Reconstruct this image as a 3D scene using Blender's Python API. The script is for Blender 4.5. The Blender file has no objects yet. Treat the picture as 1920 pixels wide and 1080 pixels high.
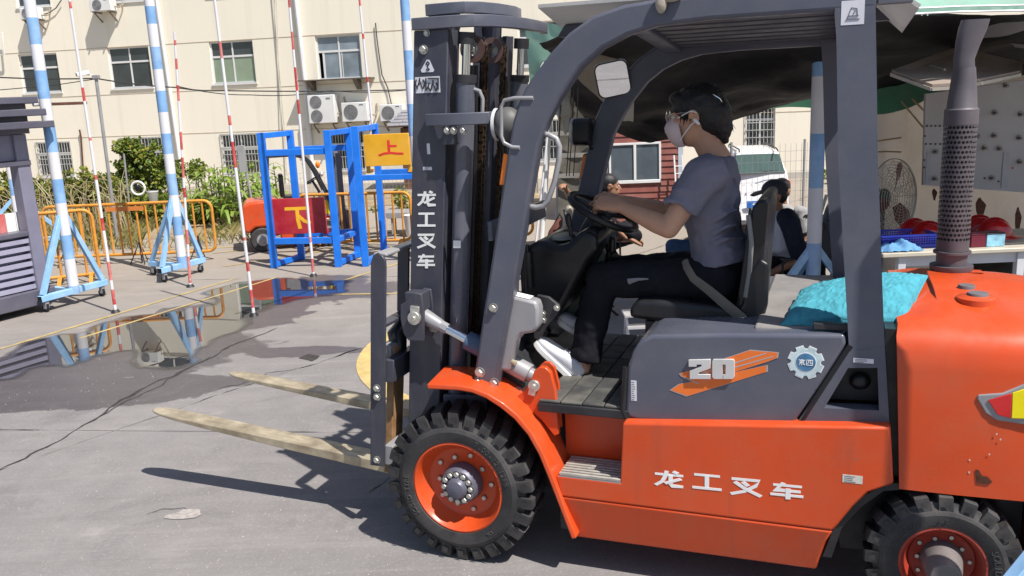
import bpy, math, random
from mathutils import Vector, Matrix, noise
from math import sin, cos, pi, radians, sqrt, atan2
random.seed(7)
scene = bpy.context.scene
COL = scene.collection

# ------------------------------------------------------------------ camera
FPX, PITCH, ROLL, CAMH = 1649.24, 0.21903, 0.04346, 1.8812      # focal length in px of a 1920 wide picture
cF = Vector((0, cos(PITCH), -sin(PITCH)))
_R0 = Vector((1, 0, 0)); _U0 = Vector((0, sin(PITCH), cos(PITCH)))
cR = _R0 * cos(ROLL) - _U0 * sin(ROLL)
cU = _U0 * cos(ROLL) + _R0 * sin(ROLL)
CAM = Vector((0, 0, CAMH))
cam = bpy.data.cameras.new('camera'); cam_o = bpy.data.objects.new('camera', cam); COL.objects.link(cam_o)
cam.sensor_width = 36.0; cam.lens = FPX / 1920 * 36.0; cam.clip_start = 0.05; cam.clip_end = 400
m3 = Matrix((cR, cU, -cF)).transposed()
cam_o.matrix_world = Matrix.Translation(CAM) @ m3.to_4x4()
scene.camera = cam_o

# ------------------------------------------------------------------ light
SUN_EL, SUN_AZ = radians(57), radians(-45)     # direction towards the sun, azimuth from +X towards +Y
sv = Vector((cos(SUN_EL) * cos(SUN_AZ), cos(SUN_EL) * sin(SUN_AZ), sin(SUN_EL)))
world = bpy.data.worlds.new('World'); scene.world = world; world.use_nodes = True
wn = world.node_tree.nodes; wl = world.node_tree.links
bg = wn['Background']; bg.inputs[1].default_value = 0.085
sky = wn.new('ShaderNodeTexSky'); sky.sky_type = 'NISHITA'; sky.sun_disc = False
sky.sun_elevation = SUN_EL; sky.sun_rotation = atan2(sv.x, sv.y)
sky.air_density = 1.0; sky.dust_density = 1.0; sky.ozone_density = 1.0
wl.new(sky.outputs[0], bg.inputs[0])
sun = bpy.data.lights.new('sun', 'SUN'); sun.energy = 5.0; sun.angle = radians(0.5); sun.color = (1.0, 0.95, 0.87)
sun_o = bpy.data.objects.new('sun', sun); COL.objects.link(sun_o)
sun_o.rotation_euler = sv.to_track_quat('Z', 'Y').to_euler(); sun_o.location = (5, -5, 12)
scene.view_settings.view_transform = 'Standard'; scene.view_settings.look = 'None'
scene.view_settings.exposure = 0.48; scene.view_settings.gamma = 1.0; scene.view_settings.use_curve_mapping = False
scene.cycles.max_bounces = 8

# ------------------------------------------------------------------ measuring helpers (photo pixel + a known plane -> metres)
def ray(px, py):
    return cF + cR * ((px - 960) / FPX) + cU * ((540 - py) / FPX)
def G(px, py, z=0.0):
    d = ray(px, py); return CAM + d * ((z - CAM.z) / d.z)
def AY(px, py, Y):
    d = ray(px, py); return CAM + d * (Y / d.y)
FKX, FKY, FKYAW = -0.0121, 3.8316, 2.77343
FKC, FKS = cos(FKYAW), sin(FKYAW)
def F(px, py, ly):
    o = CAM - Vector((FKX, FKY, 0)); d = ray(px, py)
    ol = Vector((o.x * FKC + o.y * FKS, -o.x * FKS + o.y * FKC, o.z)); dl = Vector((d.x * FKC + d.y * FKS, -d.x * FKS + d.y * FKC, d.z))
    return ol + dl * ((ly - ol.y) / dl.y)
def FW(p):
    return Vector((FKX + p[0] * FKC - p[1] * FKS, FKY + p[0] * FKS + p[1] * FKC, p[2]))

# ------------------------------------------------------------------ materials
MATS = {}
def M(name, col, rough=0.5, metal=0.0, var=0.12, vs=6.0, bump=0.0, bs=80.0, dust=0.0, dcol=(0.33, 0.29, 0.25), ds=3.0,
      coat=0.0, trans=0.0, ior=1.45, alpha=1.0, emit=None, sub=0.0, rvar=0.12, spec=0.5, chips=0.0, ccol=(0.05, 0.03, 0.02), sheen=0.0, streak=0.0, scol=(0.2, 0.17, 0.14), sscale=(5, 5, 0.35), sth=(0.5, 0.72)):
    if name in MATS: return MATS[name]
    m = bpy.data.materials.new(name); m.use_nodes = True; n = m.node_tree.nodes; l = m.node_tree.links
    p = n['Principled BSDF']
    tc = n.new('ShaderNodeTexCoord'); oi = n.new('ShaderNodeObjectInfo')
    off = n.new('ShaderNodeVectorMath'); off.operation = 'SCALE'; off.inputs[0].default_value = (7.1, 3.7, 5.3)
    l.new(oi.outputs['Random'], off.inputs['Scale'])
    ad = n.new('ShaderNodeVectorMath'); ad.operation = 'ADD'; l.new(tc.outputs['Object'], ad.inputs[0]); l.new(off.outputs[0], ad.inputs[1])
    vec = ad.outputs[0]
    def nz(scale, det=5, rg=0.55):
        t = n.new('ShaderNodeTexNoise'); t.inputs['Scale'].default_value = scale; t.inputs['Detail'].default_value = det
        t.inputs['Roughness'].default_value = rg; l.new(vec, t.inputs['Vector']); return t
    def mr(src, a, b, c, d):
        r = n.new('ShaderNodeMapRange'); r.inputs[1].default_value = a; r.inputs[2].default_value = b
        r.inputs[3].default_value = c; r.inputs[4].default_value = d; l.new(src, r.inputs[0]); return r.outputs[0]
    base = None
    n1 = nz(vs)
    mx = n.new('ShaderNodeMix'); mx.data_type = 'RGBA'
    mx.inputs[6].default_value = (*[c * (1 - var) for c in col], 1); mx.inputs[7].default_value = (*[min(1, c * (1 + var)) for c in col], 1)
    l.new(mr(n1.outputs[0], 0.3, 0.7, 0, 1), mx.inputs[0]); base = mx.outputs[2]
    if dust > 0:
        n2 = nz(ds, 7, 0.65)
        m2 = n.new('ShaderNodeMix'); m2.data_type = 'RGBA'; l.new(base, m2.inputs[6]); m2.inputs[7].default_value = (*dcol, 1)
        l.new(mr(n2.outputs[0], 0.42, 0.78, 0, dust), m2.inputs[0]); base = m2.outputs[2]
    if streak > 0:
        mp = n.new('ShaderNodeVectorMath'); mp.operation = 'MULTIPLY'; l.new(vec, mp.inputs[0]); mp.inputs[1].default_value = sscale
        n6 = n.new('ShaderNodeTexNoise'); n6.inputs['Scale'].default_value = 1.0; n6.inputs['Detail'].default_value = 6; n6.inputs['Roughness'].default_value = 0.6; l.new(mp.outputs[0], n6.inputs['Vector'])
        m6 = n.new('ShaderNodeMix'); m6.data_type = 'RGBA'; l.new(base, m6.inputs[6]); m6.inputs[7].default_value = (*scol, 1)
        l.new(mr(n6.outputs[0], sth[0], sth[1], 0, streak), m6.inputs[0]); base = m6.outputs[2]
    if chips > 0:
        n3 = nz(26, 4, 0.6)
        m4 = n.new('ShaderNodeMix'); m4.data_type = 'RGBA'; l.new(base, m4.inputs[6]); m4.inputs[7].default_value = (*ccol, 1)
        l.new(mr(n3.outputs[0], 0.74 - chips, 0.755 - chips, 0, 1), m4.inputs[0]); base = m4.outputs[2]
    l.new(base, p.inputs['Base Color'])
    n5 = nz(vs * 2.3, 6, 0.6)
    l.new(mr(n5.outputs[0], 0.3, 0.7, max(0, rough - rvar), min(1, rough + rvar)), p.inputs['Roughness'])
    p.inputs['Metallic'].default_value = metal
    p.inputs['IOR'].default_value = ior
    p.inputs['Specular IOR Level'].default_value = spec
    p.inputs['Coat Weight'].default_value = coat; p.inputs['Coat Roughness'].default_value = 0.12
    p.inputs['Transmission Weight'].default_value = trans
    p.inputs['Alpha'].default_value = alpha
    p.inputs['Sheen Weight'].default_value = sheen
    if sub > 0:
        p.inputs['Subsurface Weight'].default_value = sub; p.inputs['Subsurface Radius'].default_value = (0.02, 0.008, 0.004); p.inputs['Subsurface Scale'].default_value = 0.3
    if emit:
        p.inputs['Emission Color'].default_value = (*emit[0], 1); p.inputs['Emission Strength'].default_value = emit[1]
    if bump > 0:
        nb = nz(bs, 6, 0.6); b = n.new('ShaderNodeBump'); b.inputs['Strength'].default_value = bump; b.inputs['Distance'].default_value = 0.01
        l.new(nb.outputs[0], b.inputs['Height']); l.new(b.outputs[0], p.inputs['Normal'])
    MATS[name] = m; return m

def foliage(name, col, col2, trans=0.35):
    m = bpy.data.materials.new(name); m.use_nodes = True; n = m.node_tree.nodes; l = m.node_tree.links
    p = n['Principled BSDF']; p.inputs['Roughness'].default_value = 0.5
    g = n.new('ShaderNodeNewGeometry'); mx = n.new('ShaderNodeMix'); mx.data_type = 'RGBA'
    mx.inputs[6].default_value = (*col, 1); mx.inputs[7].default_value = (*col2, 1); l.new(g.outputs['Random Per Island'], mx.inputs[0])
    l.new(mx.outputs[2], p.inputs['Base Color'])
    t = n.new('ShaderNodeBsdfTranslucent'); l.new(mx.outputs[2], t.inputs[0])
    ms = n.new('ShaderNodeMixShader'); ms.inputs[0].default_value = trans
    l.new(p.outputs[0], ms.inputs[1]); l.new(t.outputs[0], ms.inputs[2]); l.new(ms.outputs[0], n['Material Output'].inputs[0])
    return m
def film(name, col, trans, rough=0.35, alpha=0.85):
    """thin plastic or canvas sheet that lets part of the light through"""
    m = M(name, col, rough, var=0.18, vs=2.5, bump=0.5, bs=7, dust=0.35, alpha=alpha)
    n = m.node_tree.nodes; l = m.node_tree.links; p = n['Principled BSDF']
    t = n.new('ShaderNodeBsdfTranslucent'); t.inputs[0].default_value = (*col, 1)
    ms = n.new('ShaderNodeMixShader'); ms.inputs[0].default_value = trans
    l.new(p.outputs[0], ms.inputs[1]); l.new(t.outputs[0], ms.inputs[2]); l.new(ms.outputs[0], n['Material Output'].inputs[0])
    return m

# ------------------------------------------------------------------ mesh builder
class MB:
    def __init__(s): s.v = []; s.f = []
    def add(s, vs, fs):
        k = len(s.v); s.v += [Vector(v) for v in vs]; s.f += [tuple(i + k for i in f) for f in fs]; return s
    def box(s, a, b):
        x0, y0, z0 = [min(a[i], b[i]) for i in range(3)]; x1, y1, z1 = [max(a[i], b[i]) for i in range(3)]
        return s.add([(x0, y0, z0), (x1, y0, z0), (x1, y1, z0), (x0, y1, z0), (x0, y0, z1), (x1, y0, z1), (x1, y1, z1), (x0, y1, z1)],
                     [(0, 3, 2, 1), (4, 5, 6, 7), (0, 1, 5, 4), (1, 2, 6, 5), (2, 3, 7, 6), (3, 0, 4, 7)])
    def beam(s, p, q, w, h, up=(0, 0, 1)):
        p = Vector(p); q = Vector(q); d = (q - p).normalized(); u = Vector(up)
        if abs(d.dot(u.normalized())) > 0.98: u = Vector((1, 0, 0))
        r = d.cross(u).normalized() * (w / 2); u2 = r.cross(d).normalized() * (h / 2)
        vs = []
        for c in (p, q): vs += [c - r - u2, c + r - u2, c + r + u2, c - r + u2]
        return s.add(vs, [(0, 1, 2, 3), (7, 6, 5, 4), (0, 4, 5, 1), (1, 5, 6, 2), (2, 6, 7, 3), (3, 7, 4, 0)])
    def sweep(s, pts, ra, rb=None, n=8, side=None, closed=False, caps=True, power=1.0):
        pts = [Vector(p) for p in pts]; k = len(pts)
        if not hasattr(ra, '__len__'): ra = [ra] * k
        rb = ra if rb is None else ([rb] * k if not hasattr(rb, '__len__') else rb)
        vs = []; fs = []; prev = None
        for i, p in enumerate(pts):
            if closed: d = pts[(i + 1) % k] - pts[i - 1]
            else: d = pts[min(i + 1, k - 1)] - pts[max(i - 1, 0)]
            d = d.normalized() if d.length > 1e-9 else Vector((0, 0, 1))
            if side is not None: a = Vector(side)
            elif prev is not None: a = prev
            else: a = Vector((1, 0, 0)) if abs(d.x) < 0.8 else Vector((0, 1, 0))
            a = (a - d * a.dot(d))
            if a.length < 1e-6: a = d.orthogonal()
            a.normalize(); b = d.cross(a); prev = a
            for j in range(n):
                t = 2 * pi * j / n; ct, st = cos(t), sin(t)
                if power != 1.0: ct = math.copysign(abs(ct) ** power, ct); st = math.copysign(abs(st) ** power, st)
                vs.append(p + a * (ct * ra[i]) + b * (st * rb[i]))
        m = k if closed else k - 1
        for i in range(m):
            for j in range(n):
                i2 = (i + 1) % k
                fs.append((i * n + j, i * n + (j + 1) % n, i2 * n + (j + 1) % n, i2 * n + j))
        if caps and not closed:
            fs.append(tuple(range(n - 1, -1, -1))); fs.append(tuple((k - 1) * n + j for j in range(n)))
        return s.add(vs, fs)
    def limb(s, pts, ra, rb=None, n=12, side=None):
        """tapered round-ended limb"""
        pts = [Vector(p) for p in pts]; k = len(pts)
        if not hasattr(ra, '__len__'): ra = [ra] * k
        rb = list(ra) if rb is None else ([rb] * k if not hasattr(rb, '__len__') else list(rb))
        ra = list(ra)
        d0 = (pts[0] - pts[1]).normalized(); d1 = (pts[-1] - pts[-2]).normalized()
        h0 = min(ra[0], rb[0]); h1 = min(ra[-1], rb[-1])
        P = []; A = []; B = []
        for t in (0.97, 0.75, 0.4): P.append(pts[0] + d0 * h0 * t); q = sqrt(1 - t * t); A.append(ra[0] * q); B.append(rb[0] * q)
        P += pts; A += ra; B += rb
        for t in (0.4, 0.75, 0.97): P.append(pts[-1] + d1 * h1 * t); q = sqrt(1 - t * t); A.append(ra[-1] * q); B.append(rb[-1] * q)
        return s.sweep(P, A, B, n=n, side=side)
    def ell(s, c, r, n=16, m=10, rot=None):
        c = Vector(c); vs = [Vector((0, 0, -1))]; fs = []
        for i in range(1, m):
            t = -pi / 2 + pi * i / m
            for j in range(n): vs.append(Vector((cos(t) * cos(2 * pi * j / n), cos(t) * sin(2 * pi * j / n), sin(t))))
        vs.append(Vector((0, 0, 1)))
        for j in range(n): fs.append((0, 1 + (j + 1) % n, 1 + j))
        for i in range(m - 2):
            for j in range(n): fs.append((1 + i * n + j, 1 + i * n + (j + 1) % n, 1 + (i + 1) * n + (j + 1) % n, 1 + (i + 1) * n + j))
        e = len(vs) - 1
        for j in range(n): fs.append((1 + (m - 2) * n + j, 1 + (m - 2) * n + (j + 1) % n, e))
        out = []
        for v in vs:
            w = Vector((v.x * r[0], v.y * r[1], v.z * r[2]))
            if rot is not None: w = rot @ w
            out.append(c + w)
        return s.add(out, fs)
    def cyl(s, p, q, r, n=16, r2=None):
        return s.sweep([p, q], [r, r if r2 is None else r2], n=n)
    def lathe(s, prof, c, axis, n=32, ref=None):
        """prof: list of (radius, along)"""
        c = Vector(c); ax = Vector(axis).normalized(); a = ax.orthogonal().normalized() if ref is None else Vector(ref).normalized(); b = ax.cross(a)
        vs = []; fs = []; k = len(prof)
        for (r, t) in prof:
            for j in range(n):
                an = 2 * pi * j / n; vs.append(c + ax * t + a * (r * cos(an)) + b * (r * sin(an)))
        for i in range(k - 1):
            for j in range(n): fs.append((i * n + j, i * n + (j + 1) % n, (i + 1) * n + (j + 1) % n, (i + 1) * n + j))
        return s.add(vs, fs)
    def prism(s, poly, fn, t0, t1):
        """poly of 2D points; fn(u, v, t) -> 3D"""
        k = len(poly); vs = [fn(u, v, t0) for u, v in poly] + [fn(u, v, t1) for u, v in poly]
        fs = [tuple(range(k - 1, -1, -1)), tuple(range(k, 2 * k))] + [(i, (i + 1) % k, k + (i + 1) % k, k + i) for i in range(k)]
        return s.add(vs, fs)
    def xf(s, mat, start=0):
        for i in range(start, len(s.v)): s.v[i] = mat @ s.v[i]
        return s
    def mesh(s, name):
        me = bpy.data.meshes.new(name); me.from_pydata([tuple(v) for v in s.v], [], s.f); me.update(); return me

XZ = lambda u, v, t: (u, t, v)       # polygon in the side view, thickness along y
YZ = lambda u, v, t: (t, u, v)
XY = lambda u, v, t: (u, v, t)

def fixn(me):
    import bmesh
    b = bmesh.new(); b.from_mesh(me); bmesh.ops.recalc_face_normals(b, faces=b.faces); b.to_mesh(me); b.free()

def obj(name, mb, mat, parent=None, bevel=0.0, smooth=40, seg=2, loc=None, rot=None, world=False, fix=True):
    me = mb if isinstance(mb, bpy.types.Mesh) else None
    if me is None:
        if world and parent is not None:
            inv = parent_matrix(parent).inverted(); mb.v = [inv @ v for v in mb.v]
        me = mb.mesh(name)
        if fix: fixn(me)
        if smooth:
            me.polygons.foreach_set('use_smooth', [True] * len(me.polygons))
            me.set_sharp_from_angle(angle=radians(smooth))
    if mat is not None and not me.materials:
        for mm in (mat if isinstance(mat, (list, tuple)) else [mat]): me.materials.append(mm)
    o = bpy.data.objects.new(name, me); COL.objects.link(o)
    if parent is not None: o.parent = parent
    if loc is not None: o.location = loc
    if rot is not None: o.rotation_euler = rot
    if bevel > 0:
        b = o.modifiers.new('bevel', 'BEVEL'); b.width = bevel; b.segments = seg; b.limit_method = 'ANGLE'; b.angle_limit = radians(32); b.harden_normals = False
    return o
def parent_matrix(o):
    m = Matrix.Translation(o.location) @ o.rotation_euler.to_matrix().to_4x4()
    return parent_matrix(o.parent) @ m if o.parent else m
def thing(name, label, cat, loc=(0, 0, 0), rotz=0.0, group=None):
    o = bpy.data.objects.new(name, None); COL.objects.link(o); o.empty_display_size = 0.1
    o.location = loc; o.rotation_euler = (0, 0, rotz); o['label'] = label; o['category'] = cat
    if group: o['group'] = group
    return o
def tag(o, label, cat, group=None):
    o['label'] = label; o['category'] = cat
    if group: o['group'] = group
    return o
def structure(name, mb, mat, **k):
    o = obj(name, mb, mat, **k); o['kind'] = 'structure'; return o
def stuff(o): o['kind'] = 'stuff'; return o
def again(o, parent=None, loc=None, rot=None):
    c = o.copy(); COL.objects.link(c); c.parent = parent if parent is not None else o.parent
    if loc is not None: c.location = loc
    if rot is not None: c.rotation_euler = rot
    return c
def dup(root, loc, rotz, label, group=None):
    r = root.copy(); COL.objects.link(r); r.location = loc; r.rotation_euler = (0, 0, rotz); r['label'] = label
    if group: r['group'] = group
    for ch in list(root.children):
        c = ch.copy(); COL.objects.link(c); c.parent = r
        for g in ch.children:
            d = g.copy(); COL.objects.link(d); d.parent = c
    return r
def strokes(lines, w, O, U, V, N, t=0.002, sx=1.0, sy=1.0, mb=None):
    """brush strokes as thin raised ribbons in the plane O + u*U + v*V"""
    mb = mb or MB(); O = Vector(O); U = Vector(U); V = Vector(V); N = Vector(N)
    for k, ln in enumerate(lines):
        P = [Vector((a * sx, b * sy)) for a, b in ln]; n = len(P); L = []; R = []
        for i in range(n):
            d = (P[min(i + 1, n - 1)] - P[max(i - 1, 0)])
            d = d.normalized(); nn = Vector((-d.y, d.x)) * (w / 2)
            if 0 < i < n - 1:
                a = (P[i] - P[i - 1]).normalized(); c = max(0.5, abs(d.dot(a))); nn = nn / c
            L.append(P[i] + nn); R.append(P[i] - nn)
        h = t + 0.00035 * k
        vs = [O + U * p.x + V * p.y for p in L + R] + [O + U * p.x + V * p.y + N * h for p in L + R]
        m = 2 * n; fs = []
        for i in range(n - 1):
            fs.append((m + i, m + i + 1, m + n + i + 1, m + n + i))
            fs.append((i, m + i, m + i + 1, i + 1)); fs.append((n + i, n + i + 1, m + n + i + 1, m + n + i))
        fs.append((0, n, m + n, m)); fs.append((n - 1, m + n - 1, m + 2 * n - 1, 2 * n - 1))
        mb.add(vs, fs)
    return mb
HAN = {
 'long': [[(0, .76), (1, .76)], [(.42, 1), (.38, .7), (.26, .3), (.02, .03)], [(.56, .74), (.56, .18), (.62, .06), (1, .06)], [(.64, 1), (.82, .88)], [(.92, .56), (.36, .2)]],
 'gong': [[(.06, .9), (.94, .9)], [(.5, .9), (.5, .08)], [(0, .08), (1, .08)]],
 'cha': [[(.04, .88), (.94, .88), (.8, .56), (.45, .22), (.02, .02)], [(.14, .72), (.5, .36), (1, .02)], [(.4, .76), (.58, .54)]],
 'che': [[(.08, .84), (.95, .84)], [(.4, 1), (.16, .52), (.92, .52)], [(0, .24), (1, .24)], [(.54, .66), (.54, 0)]],
 'jing': [[(.5, 1), (.5, .86)], [(.02, .84), (.98, .84)], [(.22, .68), (.22, .44), (.78, .44), (.78, .68), (.22, .68)], [(.5, .42), (.5, 0), (.38, .06)], [(.28, .32), (.1, .08)], [(.7, .32), (.92, .08)]],
 'si': [[(.06, .92), (.06, .02)], [(.06, .9), (.94, .9), (.94, .02)], [(.06, .08), (.94, .08)], [(.38, .88), (.36, .5), (.2, .32)], [(.6, .88), (.6, .42), (.84, .42)]],
 'shang': [[(.5, 1.0), (.5, .14)], [(.52, .62), (.92, .6)], [(-.05, .02), (.25, .14), (.6, .16), (.95, .1), (1.25, .08)]],
 'xia': [[(0, .95), (1, .95)], [(.5, .95), (.5, .4), (.56, 0)], [(.52, .62), (.75, .36), (1.0, .24)]],
}
def glyphs(txt, size, depth=0.0):
    cu = bpy.data.curves.new('t', 'FONT'); cu.body = txt; cu.size = size; cu.extrude = depth; cu.align_x = 'CENTER'; cu.align_y = 'CENTER'; cu.resolution_u = 3
    o = bpy.data.objects.new('t', cu); COL.objects.link(o)
    dg = bpy.context.evaluated_depsgraph_get(); me = bpy.data.meshes.new_from_object(o.evaluated_get(dg))
    bpy.data.objects.remove(o); bpy.data.curves.remove(cu)
    vs = [v.co.copy() for v in me.vertices]; fs = [tuple(p.vertices) for p in me.polygons]; bpy.data.meshes.remove(me)
    return vs, fs
def write(mb, txt, size, O, U, V, depth=0.001):
    vs, fs = glyphs(txt, size, depth); O = Vector(O); U = Vector(U); V = Vector(V); N = U.cross(V)
    mb.add([O + U * v.x + V * v.y + N * v.z for v in vs], fs); return mb
# ================================================================== MATERIAL LIST
ORANGE = M('orange_paint', (0.58, 0.066, 0.012), 0.34, var=0.07, vs=2.2, dust=0.3, dcol=(0.36, 0.14, 0.08), ds=7, coat=0.2, bump=0.03, bs=30, rvar=0.14, streak=0.35, scol=(0.3, 0.06, 0.03), sscale=(16, 16, 1.6), sth=(0.56, 0.75), chips=0.005, ccol=(0.25, 0.13, 0.09))
CHAR = M('charcoal_paint', (0.085, 0.092, 0.125), 0.38, var=0.1, vs=3, dust=0.25, dcol=(0.2, 0.19, 0.19), ds=5, bump=0.04, bs=60)
CHAR_SHADED = M('charcoal_shaded', (0.042, 0.045, 0.066), 0.42, var=0.12, vs=3, dust=0.3, dcol=(0.12, 0.115, 0.12), ds=5, bump=0.04, bs=60, streak=0.25, scol=(0.13, 0.12, 0.12), sscale=(20, 20, 2))  # charcoal again, darkened so the mast's shade is part of the colour
CHAR2 = M('charcoal_hood', (0.085, 0.092, 0.125), 0.3, var=0.08, vs=2, dust=0.25, dcol=(0.2, 0.19, 0.19), ds=4, coat=0.2)
BLACKP = M('black_plastic', (0.011, 0.011, 0.014), 0.36, var=0.2, dust=0.2, dcol=(0.04, 0.04, 0.042))
BLACKM = M('black_metal', (0.02, 0.021, 0.026), 0.5, var=0.3, dust=0.3, dcol=(0.09, 0.08, 0.08))
RUBBER = M('tyre_rubber', (0.028, 0.027, 0.029), 0.68, var=0.25, vs=9, dust=0.55, dcol=(0.12, 0.11, 0.105), ds=6, bump=0.12, bs=120)
STEEL = M('zinc_bolt', (0.55, 0.54, 0.5), 0.4, metal=0.75, var=0.2, vs=40)
CHROME = M('chrome_rod', (0.75, 0.78, 0.82), 0.1, metal=1.0, var=0.03, rvar=0.04)
GREYM = M('grey_metal', (0.3, 0.3, 0.32), 0.42, metal=0.2, var=0.1, dust=0.2)
FORKM = M('worn_fork_steel', (0.43, 0.37, 0.27), 0.42, metal=0.3, var=0.3, vs=9, dust=0.9, dcol=(0.17, 0.12, 0.075), ds=8, bump=0.12, streak=0.5, scol=(0.16, 0.12, 0.08), sscale=(6, 40, 6))
FORKO = M('worn_fork_paint', (0.36, 0.2, 0.09), 0.55, var=0.3, vs=12, dust=0.55, dcol=(0.3, 0.26, 0.2), ds=12)
CHAINM = M('oily_chain', (0.07, 0.045, 0.03), 0.4, metal=0.6, var=0.5, vs=60)
WHITEP = M('white_print', (0.78, 0.78, 0.78), 0.5, var=0.05)
STICK = M('sticker_white', (0.62, 0.62, 0.68), 0.5, var=0.08)
AMBER = M('amber_lens', (0.85, 0.2, 0.01), 0.25, var=0.05, coat=0.4)
REDL = M('red_lens', (0.6, 0.02, 0.02), 0.2, var=0.05, coat=0.5)
YELLOWL = M('yellow_lens', (0.85, 0.72, 0.01), 0.3, var=0.05)
GLASS = M('dark_window_glass', (0.05, 0.06, 0.065), 0.06, var=0.3, vs=1.5, spec=0.8, rvar=0.03)
GLASSL = M('curtained_window_glass', (0.24, 0.3, 0.22), 0.12, var=0.25, vs=1.2, spec=0.6, rvar=0.03)
MIRROR = M('mirror_glass', (0.85, 0.86, 0.88), 0.02, metal=1.0, var=0.02, rvar=0.01)
WHITEM = M('white_metal', (0.72, 0.72, 0.72), 0.45, var=0.06, dust=0.25)
FRAMEW = M('white_frame', (0.7, 0.7, 0.7), 0.45, var=0.06, dust=0.25)
BLUEP = M('pale_blue_paint', (0.25, 0.47, 0.74), 0.5, var=0.12, vs=12, dust=0.35, dcol=(0.5, 0.55, 0.6), chips=0.05, ccol=(0.3, 0.25, 0.2))
POLEW = M('pole_white_paint', (0.68, 0.68, 0.72), 0.5, var=0.08, dust=0.25)
POLEB = M('pole_blue_paint', (0.2, 0.38, 0.66), 0.5, var=0.14, dust=0.5, dcol=(0.48, 0.56, 0.66), streak=0.3, scol=(0.5, 0.55, 0.62))
REDP = M('red_paint', (0.5, 0.05, 0.05), 0.55, var=0.2, dust=0.7, dcol=(.62, .38, .36), chips=0.09, ccol=(0.5, 0.45, 0.42))
RACKB = M('rack_blue_paint', (0.008, 0.17, 0.72), 0.42, var=0.1, dust=0.15, dcol=(0.15, 0.25, 0.5))
BARR = M('barrier_yellow_paint', (0.6, 0.25, 0.03), 0.5, var=0.2, vs=15, dust=0.3, dcol=(0.45, 0.3, 0.15), chips=0.06, ccol=(0.12, 0.06, 0.03))
SKIN = M('skin', (0.52, 0.29, 0.19), 0.5, var=0.06, vs=20, sub=0.15)
SKIND = M('skin_tanned', (0.3, 0.15, 0.09), 0.5, var=0.08, vs=20, sub=0.1)
HAIR = M('black_hair', (0.012, 0.011, 0.012), 0.5, var=0.3, vs=30, bump=0.4, bs=90)
DENIM = M('denim', (0.03, 0.06, 0.13), 0.85, var=0.25, vs=30)
BLACKC = M('black_cloth', (0.012, 0.012, 0.017), 0.9, var=0.25, vs=8, bump=0.25, bs=14, spec=0.25)
SHIRTG = M('grey_shirt_cloth', (0.19, 0.185, 0.235), 0.92, var=0.08, vs=5, bump=0.75, bs=10, spec=0.2)
SHIRTW = M('white_shirt_cloth', (0.55, 0.55, 0.62), 0.9, var=0.06, bump=0.3, bs=14)
NAVY = M('navy_cloth', (0.012, 0.014, 0.032), 0.9, var=0.2, bump=0.2, bs=14)
SHOEW = M('white_leather', (0.68, 0.7, 0.76), 0.5, var=0.06, bump=0.05)
ALU = M('aluminium', (0.6, 0.6, 0.62), 0.4, metal=0.5, var=0.1)

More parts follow.
